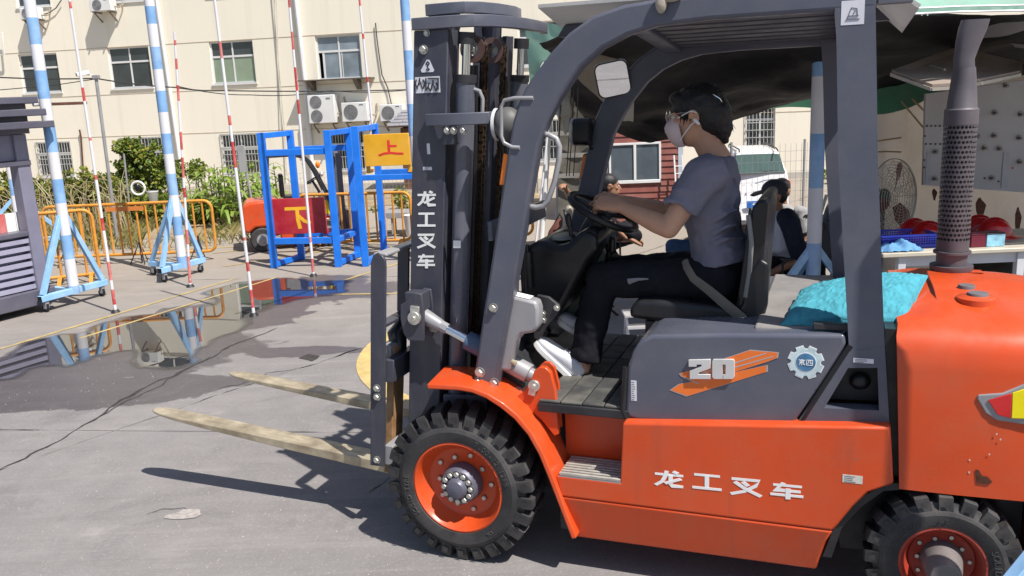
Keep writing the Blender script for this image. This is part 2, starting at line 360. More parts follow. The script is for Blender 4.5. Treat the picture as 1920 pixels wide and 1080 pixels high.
# ================================================================== GROUND
def ground_material():
    m = bpy.data.materials.new('concrete_yard'); m.use_nodes = True; n = m.node_tree.nodes; l = m.node_tree.links; p = n['Principled BSDF']
    tc = n.new('ShaderNodeTexCoord'); geo = n.new('ShaderNodeNewGeometry')
    def nz(sc, det=6, rg=0.6, dist=0.0):
        t = n.new('ShaderNodeTexNoise'); t.inputs['Scale'].default_value = sc; t.inputs['Detail'].default_value = det; t.inputs['Roughness'].default_value = rg
        t.inputs['Distortion'].default_value = dist; l.new(geo.outputs['Position'], t.inputs['Vector']); return t.outputs[0]
    def mr(s, a, b, c, d):
        r = n.new('ShaderNodeMapRange'); r.inputs[1].default_value = a; r.inputs[2].default_value = b; r.inputs[3].default_value = c; r.inputs[4].default_value = d; l.new(s, r.inputs[0]); return r.outputs[0]
    def mix(f, a, b):
        x = n.new('ShaderNodeMix'); x.data_type = 'RGBA'; l.new(f, x.inputs[0])
        for i, c in ((6, a), (7, b)):
            if isinstance(c, tuple): x.inputs[i].default_value = (*c, 1)
            else: l.new(c, x.inputs[i])
        return x.outputs[2]
    def math_(op, a, b):
        x = n.new('ShaderNodeMath'); x.operation = op
        for i, c in enumerate((a, b)):
            if isinstance(c, (int, float)): x.inputs[i].default_value = c
            else: l.new(c, x.inputs[i])
        return x.outputs[0]
    big = nz(0.7, 5); mid = nz(5, 7, 0.65); fine = nz(60, 4, 0.7); grit = nz(240, 2, 0.6)
    c = mix(mr(big, 0.3, 0.7, 0, 1), (0.18, 0.17, 0.173), (0.25, 0.233, 0.232))
    c = mix(mr(nz(1.6, 6, 0.65, 0.8), 0.54, 0.70, 0, 0.6), c, (0.115, 0.108, 0.112)); c = mix(mr(nz(2.3, 6, 0.7, 0.5), 0.6, 0.74, 0, 0.45), c, (0.4, 0.38, 0.365))
    c = mix(mr(mid, 0.35, 0.7, 0, 0.6), c, (0.165, 0.155, 0.155))
    c = mix(mr(fine, 0.52, 0.75, 0, 0.5), c, (0.36, 0.335, 0.315))
    c = mix(mr(grit, 0.62, 0.72, 0, 0.4), c, (0.1, 0.093, 0.09))
    # old tyre marks and brushed streaks
    mp = n.new('ShaderNodeMapping'); mp.inputs['Rotation'].default_value = (0, 0, 0.35); mp.inputs['Scale'].default_value = (0.35, 5.5, 1); l.new(geo.outputs['Position'], mp.inputs[0])
    tm = n.new('ShaderNodeTexNoise'); tm.inputs['Scale'].default_value = 1.3; tm.inputs['Detail'].default_value = 7; tm.inputs['Roughness'].default_value = 0.62; l.new(mp.outputs[0], tm.inputs['Vector'])
    c = mix(mr(tm.outputs[0], 0.54, 0.72, 0, 0.45), c, (0.15, 0.138, 0.136)); c = mix(mr(tm.outputs[0], 0.44, 0.3, 0, 0.3), c, (0.36, 0.33, 0.31))
    # far yard is sandier and drier
    sp = n.new('ShaderNodeSeparateXYZ'); l.new(geo.outputs['Position'], sp.inputs[0])
    c = mix(mr(sp.outputs[1], 6.0, 11.0, 0, 0.6), c, (0.34, 0.285, 0.22))
    # damp ring round the puddles: distance from a line of spill points
    wet = None
    for (wx, wy, rx, ry) in WET:
        dx = math_('DIVIDE', math_('SUBTRACT', sp.outputs[0], wx), rx); dy = math_('DIVIDE', math_('SUBTRACT', sp.outputs[1], wy), ry)
        d = math_('ADD', math_('MULTIPLY', dx, dx), math_('MULTIPLY', dy, dy))
        e = math_('SUBTRACT', 1.0, d); wet = e if wet is None else math_('MAXIMUM', wet, e)
    wn_ = math_('ADD', wet, math_('MULTIPLY', math_('SUBTRACT', nz(2.6, 5, 0.6, 0.6), 0.5), 2.2))
    wf = mr(wn_, 0.05, 0.2, 0, 1)
    dk = n.new('ShaderNodeMix'); dk.data_type = 'RGBA'; dk.blend_type = 'MULTIPLY'; l.new(math_('MULTIPLY', wf, 0.8), dk.inputs[0]); l.new(c, dk.inputs[6]); dk.inputs[7].default_value = (0.3, 0.28, 0.3, 1)
    l.new(dk.outputs[2], p.inputs['Base Color'])
    l.new(mr(wf, 0, 1, 0.85, 0.38), p.inputs['Roughness'])
    b = n.new('ShaderNodeBump'); b.inputs['Strength'].default_value = 0.45; b.inputs['Distance'].default_value = 0.006
    h = math_('ADD', math_('MULTIPLY', fine, 0.8), math_('ADD', math_('MULTIPLY', grit, 0.5), math_('MULTIPLY', mid, 0.8))); l.new(h, b.inputs['Height']); l.new(b.outputs[0], p.inputs['Normal'])
    return m
WET = []
for (px, py, rx, ry) in [(60, 745, 1.3, .33), (230, 725, 1.0, .26), (60, 690, 1.1, 0.55), (220, 680, 1.0, 0.5), (330, 650, 0.8, 0.55), (430, 590, 0.8, 0.8), (560, 545, 0.9, 0.8), (120, 745, 0.7, 0.28), (640, 545, 0.7, 0.5), (560, 660, 0.5, 0.16)]:
    g = G(px, py); WET.append((g.x, g.y, rx, ry))
CONC = ground_material()
JOINT = M('joint_dirt', (0.045, 0.04, 0.037), 0.95, var=0.4, vs=20, bump=0.6, bs=60)
base = MB(); base.add([(-60, -30, -0.03), (60, -30, -0.03), (60, 80, -0.03), (-60, 80, -0.03)], [(0, 1, 2, 3)])
ground = structure('ground', base, JOINT)
# the slabs: joints run through the photographed joint lines; one joint is broken up by a ragged crack
J0 = G(0, 880); J1 = G(860, 590); dA = (J1 - J0).normalized(); dA.z = 0
K0 = G(0, 806); K1 = G(420, 809); dB = (K1 - K0).normalized()
def isect(p, d, q, e):
    den = d.x * e.y - d.y * e.x; t = ((q.x - p.x) * e.y - (q.y - p.y) * e.x) / den; return p + d * t
nA = Vector((-dA.y, dA.x, 0)); nB = Vector((-dB.y, dB.x, 0))
offA = [-30, -13.5, -9, -4.5, 0, 4.6, 9.2, 13.8, 30]; offB = [-30, -7.6, -3.8, 0, 4.4, 8.8, 13.2, 40]
def jpoint(i, j):
    return isect(J0 + nA * offA[i], dA, K0 + nB * offB[j], dB)
def ragged(p, q, amp, seedv):
    L = (q - p).length; k = max(2, min(90, int(L / 0.05))); out = []
    nn = Vector((-(q - p).y, (q - p).x, 0)).normalized()
    for i in range(k):
        t = i / k; r = p.lerp(q, t); a = amp * min(1, 6 * t, 6 * (1 - t))
        s = r * 1.0
        out.append(r + nn * (a * (noise.noise(Vector((s.x * 2.2, s.y * 2.2, seedv))) * 1.6 + noise.noise(Vector((s.x * 9, s.y * 9, seedv))) * 0.6)))
    return out
for i in range(len(offA) - 1):
    for j in range(len(offB) - 1):
        P = [jpoint(i, j), jpoint(i + 1, j), jpoint(i + 1, j + 1), jpoint(i, j + 1)]
        c = sum(P, Vector()) / 4
        near = (c - Vector((-1, 7, 0))).length < 11
        pts = []
        for k in range(4):
            a, b2 = P[k], P[(k + 1) % 4]
            ca = a + (c - a).normalized() * 0.008; cb = b2 + (c - b2).normalized() * 0.008
            onA = (k == 1 and i + 1 == 4) or (k == 3 and i == 4)
            pts += (ragged(ca, cb, 0.035 if k in (1, 3) else 0.012, 3.1 if i in (3,) else 5.7) if near else [ca])
        mb = MB(); kk = len(pts)
        mb.add([(p.x, p.y, 0) for p in pts] + [(p.x, p.y, -0.028) for p in pts], [tuple(range(kk))] + [(q, (q + 1) % kk, kk + (q + 1) % kk, kk + q) for q in range(kk)])
        obj('slab', mb, CONC, ground, smooth=0)
# broken crack running beside the long joint
def crack(pxs, w, seed_):
    pts = []
    g = [G(x, y) for x, y in pxs]
    for a, b2 in zip(g[:-1], g[1:]): pts += ragged(a, b2, 0.05, seed_)
    pts.append(g[-1]); mb = MB(); vs = []; fs = []
    for i, p in enumerate(pts):
        d = (pts[min(i + 1, len(pts) - 1)] - pts[max(0, i - 1)]).normalized(); nn = Vector((-d.y, d.x, 0))
        ww = w * (0.25 + 1.3 * abs(noise.noise(Vector((p.x * 6, p.y * 6, seed_ + 2)))))
        if i in (0, len(pts) - 1): ww = 0.001
        vs += [p + nn * ww + Vector((0, 0, 0.0035)), p - nn * ww + Vector((0, 0, 0.0035))]
    for i in range(len(pts) - 1): fs.append((2 * i, 2 * i + 1, 2 * i + 3, 2 * i + 2))
    mb.add(vs, fs); obj('crack', mb, JOINT, ground, smooth=0)
crack([(150, 800), (250, 740), (330, 705), (420, 655), (520, 615)], 0.014, 1.0)
crack([(0, 880), (140, 808), (300, 725), (395, 668)], 0.008, 2.0)
crack([(690, 925), (730, 895)], 0.006, 3.0)
crack([(275, 965), (305, 955), (345, 953), (376, 957)], 0.004, 4.0)
crack([(400, 735), (450, 722), (500, 700), (560, 690)], 0.006, 5.0)
PATCH = M('pale_worn_concrete', (0.33, 0.3, 0.285), 0.9, var=0.3, vs=40, bump=0.4, bs=90)
def flat(name, pxs, mat, z, jag=0.0, parent=None, kind=True):
    g = [G(x, y) for x, y in pxs]; pts = []
    for i in range(len(g)):
        a, b2 = g[i], g[(i + 1) % len(g)]
        pts += ragged(a, b2, jag, 8.3 + i) if jag else [a]
    mb = MB(); mb.add([(p.x, p.y, z) for p in pts], [tuple(range(len(pts)))])
    o = obj(name, mb, mat, parent, smooth=0)
    if kind and parent is None: o['kind'] = 'structure'
    return o
flat('worn_patch', [(310, 968), (345, 956), (376, 956), (377, 966), (350, 974), (318, 974)], PATCH, 0.004, 0.03, ground)
flat('worn_patch', [(560, 672), (580, 664), (600, 668), (585, 678)], JOINT, 0.004, 0.02, ground)
# painted yellow lines
YLINE = M('worn_yellow_line', (0.42, 0.31, 0.11), 0.85, var=0.25, vs=8, dust=1.0, dcol=(0.27, 0.24, 0.2), ds=5)
YRING = M('yellow_ring_paint', (0.5, 0.37, 0.14), 0.85, var=0.2, vs=8, dust=0.7, dcol=(0.35, 0.3, 0.22), ds=6)
def line(p, q, w, z=0.004):
    d = (q - p).normalized(); nn = Vector((-d.y, d.x, 0)) * w / 2; mb = MB()
    mb.add([(p + nn) + Vector((0, 0, z)), (p - nn) + Vector((0, 0, z)), (q - nn) + Vector((0, 0, z)), (q + nn) + Vector((0, 0, z))], [(0, 1, 2, 3)])
    o = obj('painted_line', mb, YLINE, ground, smooth=0)
line(G(0, 655), G(440, 523), 0.045); line(G(150, 635), G(520, 520), 0.035, 0.0045); line(G(420, 500), G(770, 445), 0.05); line(G(440, 590), G(760, 490), 0.04)
line(G(600, 553), G(900, 548), 0.045); line(G(1180, 480), G(1420, 470), 0.06); line(G(250, 470), G(480, 462), 0.06); line(G(400, 475), G(760, 440), 0.05, 0.005)
ring = MB(); cc = G(1100, 648); rr0 = (G(692, 640) - cc).length * .985; vs = []; fs = []
for k in range(49):
    a = radians(120 + 120 * k / 48)
    vs += [(cc.x + cos(a) * rr0, cc.y + sin(a) * rr0, 0.0045), (cc.x + cos(a) * (rr0 - 0.14), cc.y + sin(a) * (rr0 - 0.14), 0.0045)]
for k in range(48): fs.append((2 * k, 2 * k + 1, 2 * k + 3, 2 * k + 2))
ring.add(vs, fs); obj('painted_line', ring, YRING, ground, smooth=0)
# puddles
WATER = bpy.data.materials.new('puddle_water'); WATER.use_nodes = True
pw = WATER.node_tree.nodes['Principled BSDF']; pw.inputs['Base Color'].default_value = (0.03, 0.028, 0.028, 1); pw.inputs['Roughness'].default_value = 0.015; pw.inputs['IOR'].default_value = 2.2; pw.inputs['Specular IOR Level'].default_value = 0.9
t_ = WATER.node_tree.nodes.new('ShaderNodeTexNoise'); t_.inputs['Scale'].default_value = 1.7
g_ = WATER.node_tree.nodes.new('ShaderNodeNewGeometry'); WATER.node_tree.links.new(g_.outputs['Position'], t_.inputs['Vector'])
b_ = WATER.node_tree.nodes.new('ShaderNodeBump'); b_.inputs['Strength'].default_value = 0.05; b_.inputs['Distance'].default_value = 0.01
WATER.node_tree.links.new(t_.outputs[0], b_.inputs['Height']); WATER.node_tree.links.new(b_.outputs[0], pw.inputs['Normal'])

import numpy as np
def puddle(pxs, step=0.035):
    """water sheet whose film thins out towards a ragged shore: 'depth' is the distance to the shore plus a slow noise"""
    g = [G(x, y) for x, y in pxs]; pts = []
    for i in range(len(g)): pts += ragged(g[i], g[(i + 1) % len(g)], .06, 8.3 + i)
    A = np.array([(p.x, p.y) for p in pts]); B = np.roll(A, -1, 0); x0, y0 = A.min(0) - .1; x1, y1 = A.max(0) + .1
    xs = np.arange(x0, x1, step); ys = np.arange(y0, y1, step); X, Y = np.meshgrid(xs, ys, indexing='ij'); Pn = np.stack([X.ravel(), Y.ravel()], 1)
    d2 = np.full(len(Pn), 1e9); ins = np.zeros(len(Pn), bool)
    for a, b in zip(A, B):
        ab = b - a; t = np.clip(((Pn - a) @ ab) / max(1e-9, ab @ ab), 0, 1); q = Pn - (a + t[:, None] * ab); d2 = np.minimum(d2, (q * q).sum(1))
        c = (a[1] > Pn[:, 1]) != (b[1] > Pn[:, 1]); xi = a[0] + (Pn[:, 1] - a[1]) / (b[1] - a[1] if abs(b[1] - a[1]) > 1e-12 else 1e-12) * (b[0] - a[0]); ins ^= c & (Pn[:, 0] < xi)
    sd = np.where(ins, 1, -1) * np.sqrt(d2)
    dep = np.array([sd[k] / .11 + noise.noise(Vector((Pn[k, 0] * 2.2, Pn[k, 1] * 2.2, 1))) * 1.1 + noise.noise(Vector((Pn[k, 0] * 8, Pn[k, 1] * 8, 5))) * .35 if sd[k] > -.1 else -1 for k in range(len(Pn))])
    ok = (dep > 0); ny = len(ys); idx = -np.ones(len(Pn), int); fs_ = []; use = np.zeros(len(Pn), bool)
    for i in range(len(xs) - 1):
        for j in range(ny - 1):
            q = (i * ny + j, (i + 1) * ny + j, (i + 1) * ny + j + 1, i * ny + j + 1)
            if ok[list(q)].any(): fs_.append(q); use[list(q)] = True
    idx[use] = np.arange(use.sum()); me = bpy.data.meshes.new('puddle_water')
    me.from_pydata([(Pn[k, 0], Pn[k, 1], .004) for k in np.nonzero(use)[0]], [], [tuple(int(idx[v]) for v in f) for f in fs_])
    at = me.attributes.new('depth', 'FLOAT', 'POINT'); at.data.foreach_set('value', dep[use].astype(np.float32)); me.update()
    o = bpy.data.objects.new('puddle_water', me); COL.objects.link(o); me.materials.append(WATER); o['kind'] = 'structure'
nt_ = WATER.node_tree; an = nt_.nodes.new('ShaderNodeAttribute'); an.attribute_name = 'depth'
for inp, (a, b, c, d) in (('Alpha', (0.0, 0.7, 0, 1)), ('Roughness', (0.2, 1.0, .2, .01))):
    r_ = nt_.nodes.new('ShaderNodeMapRange'); r_.inputs[1].default_value, r_.inputs[2].default_value, r_.inputs[3].default_value, r_.inputs[4].default_value = a, b, c, d
    nt_.links.new(an.outputs['Fac'], r_.inputs[0]); nt_.links.new(r_.outputs[0], pw.inputs[inp])
puddle([(-60, 702), (40, 640), (150, 622), (250, 592), (330, 582), (395, 572), (400, 542), (440, 528), (560, 522), (668, 525), (670, 547), (600, 554), (560, 562), (520, 577), (480, 595), (455, 622), (405, 648), (390, 672), (330, 694), (225, 700), (232, 662), (180, 672), (120, 690), (60, 694), (10, 712)])

# grit lying on the yard
GRIT = M('grit', (.3, .27, .25), .9, var=.5, vs=30)
mb = MB(); rg = random.Random(5)
for q in range(2600):
    p = G(rg.uniform(-60, 900), rg.uniform(560, 1080)) if q % 4 else G(rg.uniform(-60, 1500), rg.uniform(470, 700)); r_ = rg.uniform(.0015, .0045) * (1.8 if q % 60 == 0 else 1); a = rg.uniform(0, 6)
    c, s_ = cos(a) * r_, sin(a) * r_; mb.add([p + Vector((c, s_, 0)), p + Vector((-s_, c, 0)) * .8, p + Vector((-c, -s_, 0)), p + Vector((s_, -c, 0)) * .9, p + Vector((0, 0, r_ * 1.1))], [(0, 1, 4), (1, 2, 4), (2, 3, 4), (3, 0, 4)])
stuff(obj('grit', mb, GRIT, None, smooth=0, fix=False))
# ================================================================== FACTORY BUILDING
BY = radians(-12.16); bu = Vector((cos(BY), sin(BY), 0)); bn = Vector((sin(BY), -cos(BY), 0))   # along the wall, out of the wall
B0 = Vector((-3.1, 20.2, 0))
def BP(px, py, out=0.0):
    d = ray(px, py); o = B0 + bn * out; t = (o - CAM).dot(bn) / d.dot(bn); p = CAM + d * t - o; return p.dot(bu), p.z
def BW(u, v, out=0.0): return B0 + bu * u + bn * out + Vector((0, 0, v))
def prect(x0, y0, x1, y1):
    a = BP(x0, y0); b = BP(x1, y1); return a[0], b[1], b[0], a[1]      # u0 v0 u1 v1
WALLM = M('cream_render', (0.82, 0.765, 0.65), 0.9, var=0.05, vs=0.6, dust=0.2, dcol=(0.58, 0.51, 0.42), ds=0.6, bump=0.15, bs=50, streak=0.3, scol=(0.5, 0.43, 0.34), sscale=(4.5, 4.5, 0.22), sth=(.54, .82))
DARKIN = M('dark_room', (0.03, 0.03, 0.032), 0.9, var=0.3)
BARM = M('window_bars', (0.5, 0.5, 0.48), 0.5, metal=0.2, var=0.2)
bld = thing('factory_building', 'long cream rendered factory building with white framed windows behind the yard', 'building', B0, BY)
WIN = [('up', *prect(33, 103, 116, 172)), ('up', *prect(200, 90, 287, 163)), ('up', *prect(391, 79, 481, 154)), ('open', *prect(590, 68, 680, 146)),
       ('top', *prect(22, -50, 95, 10)), ('top', *prect(190, -66, 270, 0)), ('top', *prect(380, -85, 470, -14)), ('up', *prect(970, 42, 1062, 120)),
       ('bar', *prect(66, 267, 140, 329)), ('bar', *prect(222, 259, 312, 330)), ('bar', *prect(412, 252, 494, 326)), ('bar', *prect(613, 246, 686, 318)), ('bar', *prect(962, 226, 1052, 300)),
       ('tall', *prect(1398, 201, 1452, 286)), ('tall', *prect(1640, 178, 1700, 268))]
U0, U1, V1 = -26.0, 26.0, 9.5
us = sorted({U0, U1} | {w[1] for w in WIN} | {w[3] for w in WIN}); vs_ = sorted({-0.05, V1} | {w[2] for w in WIN} | {w[4] for w in WIN})
mb = MB()
def incell(u, v):
    return any(w[1] < u < w[3] and w[2] < v < w[4] for w in WIN)
for i in range(len(us) - 1):
    for j in range(len(vs_) - 1):
        a, b, c, d = us[i], us[i + 1], vs_[j], vs_[j + 1]
        if b - a < 1e-6 or d - c < 1e-6 or incell((a + b) / 2, (c + d) / 2): continue
        mb.add([(a, 0, c), (b, 0, c), (b, 0, d), (a, 0, d)], [(0, 1, 2, 3)])
RV = 0.09
for w in WIN:
    _, a, c, b, d = w
    mb.add([(a, 0, c), (b, 0, c), (b, 0, d), (a, 0, d), (a, RV, c), (b, RV, c), (b, RV, d), (a, RV, d)], [(0, 1, 5, 4), (1, 2, 6, 5), (2, 3, 7, 6), (3, 0, 4, 7)])
mb.add([(U0, 0.5, -.05), (U1, 0.5, -.05), (U1, 0.5, V1), (U0, 0.5, V1)], [(0, 1, 2, 3)])
mb.add([(U0, 0, V1), (U1, 0, V1), (U1, 6, V1), (U0, 6, V1)], [(0, 1, 2, 3)])
obj('wall', mb, WALLM, bld, smooth=0, fix=False)
mb = MB(); mb.box((U0, 0.3, 0), (U1, 0.31, V1 - 0.1)); obj('dark_interior', mb, DARKIN, bld, smooth=0)
mb = MB(); mb.box((U0, -0.09, V1), (U1, 0.5, V1 + 0.25)); obj('parapet', mb, WALLM, bld, smooth=0)
# thin grooves across the render at each floor
GROOVE = M('render_groove', (0.5, 0.42, 0.32), 0.9)
for (px, py) in [(320, 252), (330, 172), (330, 82)]:
    v = BP(px, py)[1]
    mb = MB(); mb.box((U0, -0.006, v), (U1, 0.0, v + 0.012)); obj('render_joint', mb, GROOVE, bld, smooth=0)
GLASSO = M('pale_window_glass', (0.2, 0.24, 0.28), 0.08, var=0.35, vs=2, spec=0.7, rvar=0.03)
CURT = M('green_curtain', (0.3, 0.36, 0.26), 0.9, var=0.2, vs=5)
for kind, a, c, b, d in WIN:
    W, H = b - a, d - c; f = 0.035
    fr = MB()
    for (x0, z0, x1, z1) in [(a, c, b, c + f), (a, d - f, b, d), (a, c + f, a + f, d - f), (b - f, c + f, b, d - f)]:
        fr.box((x0, 0.045, z0), (x1, 0.085, z1))
    if kind == 'tall': tz = c + H * 0.72
    else: tz = c + H * 0.64
    fr.box((a + f, 0.047, tz - 0.022), (b - f, 0.083, tz + 0.022)); mid = (a + b) / 2
    fr.box((mid - 0.018, 0.049, c + f), (mid + 0.018, 0.081, tz - 0.022)); fr.box((mid - 0.016, 0.049, tz + 0.022), (mid + 0.016, 0.081, d - f))
    wf = obj('window', fr, FRAMEW, bld, smooth=0)
    for k, (x0, z0, x1, z1) in enumerate([(a + f, c + f, mid - .018, tz - .022), (mid + .018, c + f, b - f, tz - .022), (a + f, tz + .022, mid - .016, d - f), (mid + .016, tz + .022, b - f, d - f)]):
        p = MB()
        if kind == 'open' and k == 0: x0 += W * 0.1
        p.box((x0, 0.062, z0), (x1, 0.068, z1)); obj('pane', p, GLASSO if kind == 'open' else (GLASSL if abs(a - WIN[2][1]) < 1e-6 and k < 2 else GLASS), wf, smooth=0)
    if kind == 'open':
        p = MB(); p.box((a + W * .12, 0.05, c + f), (a + W * .16, 0.075, tz - .022)); obj('sash', p, FRAMEW, wf, smooth=0)
        p = MB(); p.box((a + W * .5 + .05, 0.052, c + f), (a + W * .56, 0.074, tz - .022)); obj('sash', p, FRAMEW, wf, smooth=0)
    s = MB(); s.box((a - 0.03, -0.03, c - 0.035), (b + 0.03, 0.05, c)); obj('sill', s, FRAMEW, wf, smooth=0)
    if abs(a - WIN[2][1]) < 1e-6:
        for x0, x1 in ((a + f, mid - .02), (mid + .02, b - f)):
            q = MB(); N = 14; vs = []
            for k in range(N + 1):
                x = x0 + (x1 - x0) * k / N; y = 0.11 + 0.012 * (k % 2); vs += [(x, y, c + f + H * 0.14), (x, y, tz - 0.02)]
            q.add(vs, [(2 * k, 2 * k + 2, 2 * k + 3, 2 * k + 1) for k in range(N)]); obj('curtain', q, CURT, wf, smooth=0)
    if kind in ('bar', 'tall'):
        q = MB(); nb = 13 if kind == 'bar' else 8
        for k in range(nb + 1): x = a + W * k / nb; q.cyl((x, -0.02, c), (x, -0.02, d), 0.007, 5)
        for t in (0.02, 0.34, 0.5, 0.66, 0.98): q.box((a, -0.03, c + H * t - 0.007), (b, -0.012, c + H * t + 0.007))
        if kind == 'bar': q.box((a, -0.026, c + H * 0.60), (b, -0.014, c + H * 0.69))
        obj('window_bars', q, BARM, wf, smooth=40)['kind'] = 'stuff'
# drain pipes and conduits fixed to the wall are parts of it
def wallpipe(name, pxs, r, mat, parent=bld, out=0.06):
    mb = MB(); pts = []
    for x, y in pxs:
        u, v = BP(x, y, out); pts.append((u, -out, v))
    mb.sweep(pts, r, n=8); return obj(name, mb, mat, parent)
wallpipe('drain_pipe', [(285, -60), (345, 350)], 0.05, FRAMEW); wallpipe('drain_pipe', [(548, -60), (572, 152), (592, 400)], 0.055, FRAMEW)
CABLE = M('black_cable', (0.03, 0.03, 0.03), 0.6)
GREYC = M('grey_conduit', (0.55, 0.52, 0.46), 0.6)
wallpipe('conduit', [(508, -60), (534, 250), (538, 330)], 0.012, GREYC); wallpipe('conduit', [(516, -60), (523, 130), (527, 240)], 0.009, GREYC)
wallpipe('conduit', [(704, 43), (707, 75), (716, 140), (727, 165), (736, 205)], 0.013, CABLE, out=0.04)
wallpipe('wall_cable', [(115, 0), (105, 15), (92, 24), (82, 27)], 0.012, CABLE)
BROWNW = M('rusty_rod', (0.1, 0.04, 0.025), 0.7, var=0.3)
wallpipe('rusty_conduit', [(149, 243), (152, 258), (157, 334)], 0.02, BROWNW)
wallpipe('wall_bracket', [(-8, 62), (4, 62), (8, 102), (-8, 104)], 0.02, FRAMEW, out=0.15)
# shelf canopy under the open window, on two brackets
u0, v0 = BP(570, 152); u1, _ = BP(703, 147)
mb = MB(); mb.box((u0, -0.34, v0 - 0.01), (u1, 0, v0 + 0.012)); cp = obj('rain_canopy', mb, M('old_tin', (0.12, 0.1, 0.08), 0.7, var=0.3), bld, smooth=0)
for t in (0.14, 0.78):
    x = u0 + (u1 - u0) * t
    mb = MB(); mb.prism([(-0.3, v0 - 0.011), (-0.001, v0 - 0.011), (-0.001, v0 - 0.24), (-0.05, v0 - 0.24)], lambda a, b, t: (t, a, b), x - 0.05, x + 0.05); obj('bracket', mb, MATS['old_tin'], cp, smooth=0)
# ---- air conditioner units
FANM = M('fan_grille', (0.24, 0.24, 0.25), 0.6, var=0.2)
def ac_unit(x0, y0, x1, y1, label, fans=1, depth=0.24, fx=0.36):
    u0, v0 = BP(x0, y1, 0.3); u1, v1 = BP(x1, y0, 0.3)
    P = BW((u0 + u1) / 2, v0, 0); t = thing('air_conditioner', label, 'air conditioner', P, BY, 'outdoor air conditioners on the factory wall')
    W, H = u1 - u0, v1 - v0
    mb = MB(); mb.box((-W / 2, -0.06 - depth, 0), (W / 2, -0.06, H)); body = obj('casing', mb, WHITEM, t, bevel=0.012)
    for k in range(fans):
        ch = H / fans; r = min(W * 0.27, ch * 0.42); c = Vector((-W / 2 + W * fx, -0.06 - depth - 0.004, ch * (k + 0.5)))
        if fans == 2: c.x = -W / 2 + W * 0.31; r = min(W * 0.26, ch * .44)
        g = MB()
        for q in range(5): g.lathe([(r * (0.2 + 0.2 * q) - 0.006, 0), (r * (0.2 + 0.2 * q), -0.004), (r * (0.2 + 0.2 * q) + 0.006, 0)], c, (0, 1, 0), 24)
        for q in range(8): g.beam(c + Vector((0, 0.0, 0)), c + Vector((cos(q * pi / 4) * r, 0.0, sin(q * pi / 4) * r)), 0.008, 0.006, up=(0, 1, 0))
        obj('fan_grille', g, FANM, t)
        g = MB(); g.cyl(c + Vector((0, 0.0015, 0)), c + Vector((0, 0.003, 0)), r * 0.97, 24); obj('fan_recess', g, M('fan_dark', (0.13, 0.13, 0.14), .7), t)
    for s in (-1, 1):
        g = MB(); x = s * W * 0.36; g.beam((x, -0.0, -0.015), (x, -0.08 - depth, -0.015), 0.03, 0.03); g.beam((x, 0, -0.22), (x, -0.03 - depth, -0.02), 0.025, 0.025); obj('bracket', g, M('bracket_steel', (0.16, 0.13, 0.11), 0.6), t)
    g = MB(); g.box((W * 0.2, -0.063 - depth, H * 0.84), (W * 0.36, -0.0605 - depth, H * 0.9)); obj('badge', g, M('badge_grey', (0.2, 0.2, 0.22), 0.5), t)
    g = MB(); g.sweep([(W / 2, -0.15, H * .35), (W / 2 + 0.12, -0.14, H * .3), (W / 2 + 0.16, -0.05, H * .5), (W / 2 + .13, -0.01, H * .9)], 0.018, n=6); obj('pipe', g, M('lagged_pipe', (0.3, 0.26, 0.2), 0.8), t)
ac_unit(39, 13, 67, 37, 'small air conditioner under the top left window, beside the white and blue pole')
ac_unit(169, -4, 205, 22, 'air conditioner high on the cream wall, casting a long shadow, at the picture top')
ac_unit(580, 177, 625, 232, 'tall air conditioner with two fans one above the other, under the rain canopy', fans=2)
ac_unit(642, 191, 687, 229, 'single fan air conditioner between the tall two fan unit and the thin striped pole')
ac_unit(713, 195, 754, 228, 'single fan air conditioner with a black cable, beside the tiled roof')
# overhead wires
def wire(pxs, r, label, mat=CABLE, sag=0.0):
    mb = MB(); pts = [AY(x, y, Y) for x, y, Y in pxs]; P = []
    for a, b in zip(pts[:-1], pts[1:]):
        for k in range(8):
            t = k / 8; P.append(a.lerp(b, t) - Vector((0, 0, sag * 4 * t * (1 - t))))
    P.append(pts[-1]); mb.sweep(P, r, n=5); o = obj('overhead_wire', mb, mat); tag(o, label, 'wire', 'wires strung across the yard')
wire([(-40, 143, 14), (180, 147, 14), (330, 164, 14.3), (420, 170, 15), (770, 168, 17)], 0.011, 'black wire running over the camera post and on across the whole cream wall', sag=0.02)
wire([(180, 148, 14), (100, 160, 14), (-40, 172, 14)], 0.007, 'thin wire slanting down left from the camera post towards the metal kiosk')
wire([(330, 161, 14.3), (470, 178, 15), (620, 170, 16), (770, 168, 17.5)], 0.008, 'thinner wire sagging below the black one right of the striped pole', sag=0.04)

# ================================================================== KIOSK at the left edge
KM = M('kiosk_grey_metal', (0.1, 0.097, 0.135), 0.4, metal=0.1, var=0.1, vs=3, dust=0.3, dcol=(0.2, 0.18, 0.18), coat=0.1)
KMP = M('kiosk_post_metal', (0.2, 0.195, 0.27), 0.4, metal=0.1, var=0.1, dust=0.2, dcol=(0.2, 0.19, 0.2))
KML = M('kiosk_pale_sheet', (0.36, 0.35, 0.47), 0.35, metal=0.15, var=0.08, dust=0.2, dcol=(0.3, 0.28, 0.28))
k1 = G(101, 578); k0 = G(0, 604); kd = (k0 - k1).normalized(); kin = Vector((kd.y, -kd.x, 0))
if kin.x > 0: kin = -kin
KROT = atan2(kd.y, kd.x)       # local +x runs from the far corner towards the camera side
kiosk = thing('metal_kiosk', 'grey metal guard kiosk with stepped roof edge at the left edge of the yard', 'kiosk', k1, KROT)
side = 1 if Vector((-sin(KROT), cos(KROT), 0)).dot(kin) > 0 else -1
def KL(px, py):        # pixel on the kiosk face -> local x, z
    n = kin; d = ray(px, py); t = (k1 - CAM).dot(n) / d.dot(n); p = CAM + d * t - k1; return p.dot(kd), p.z
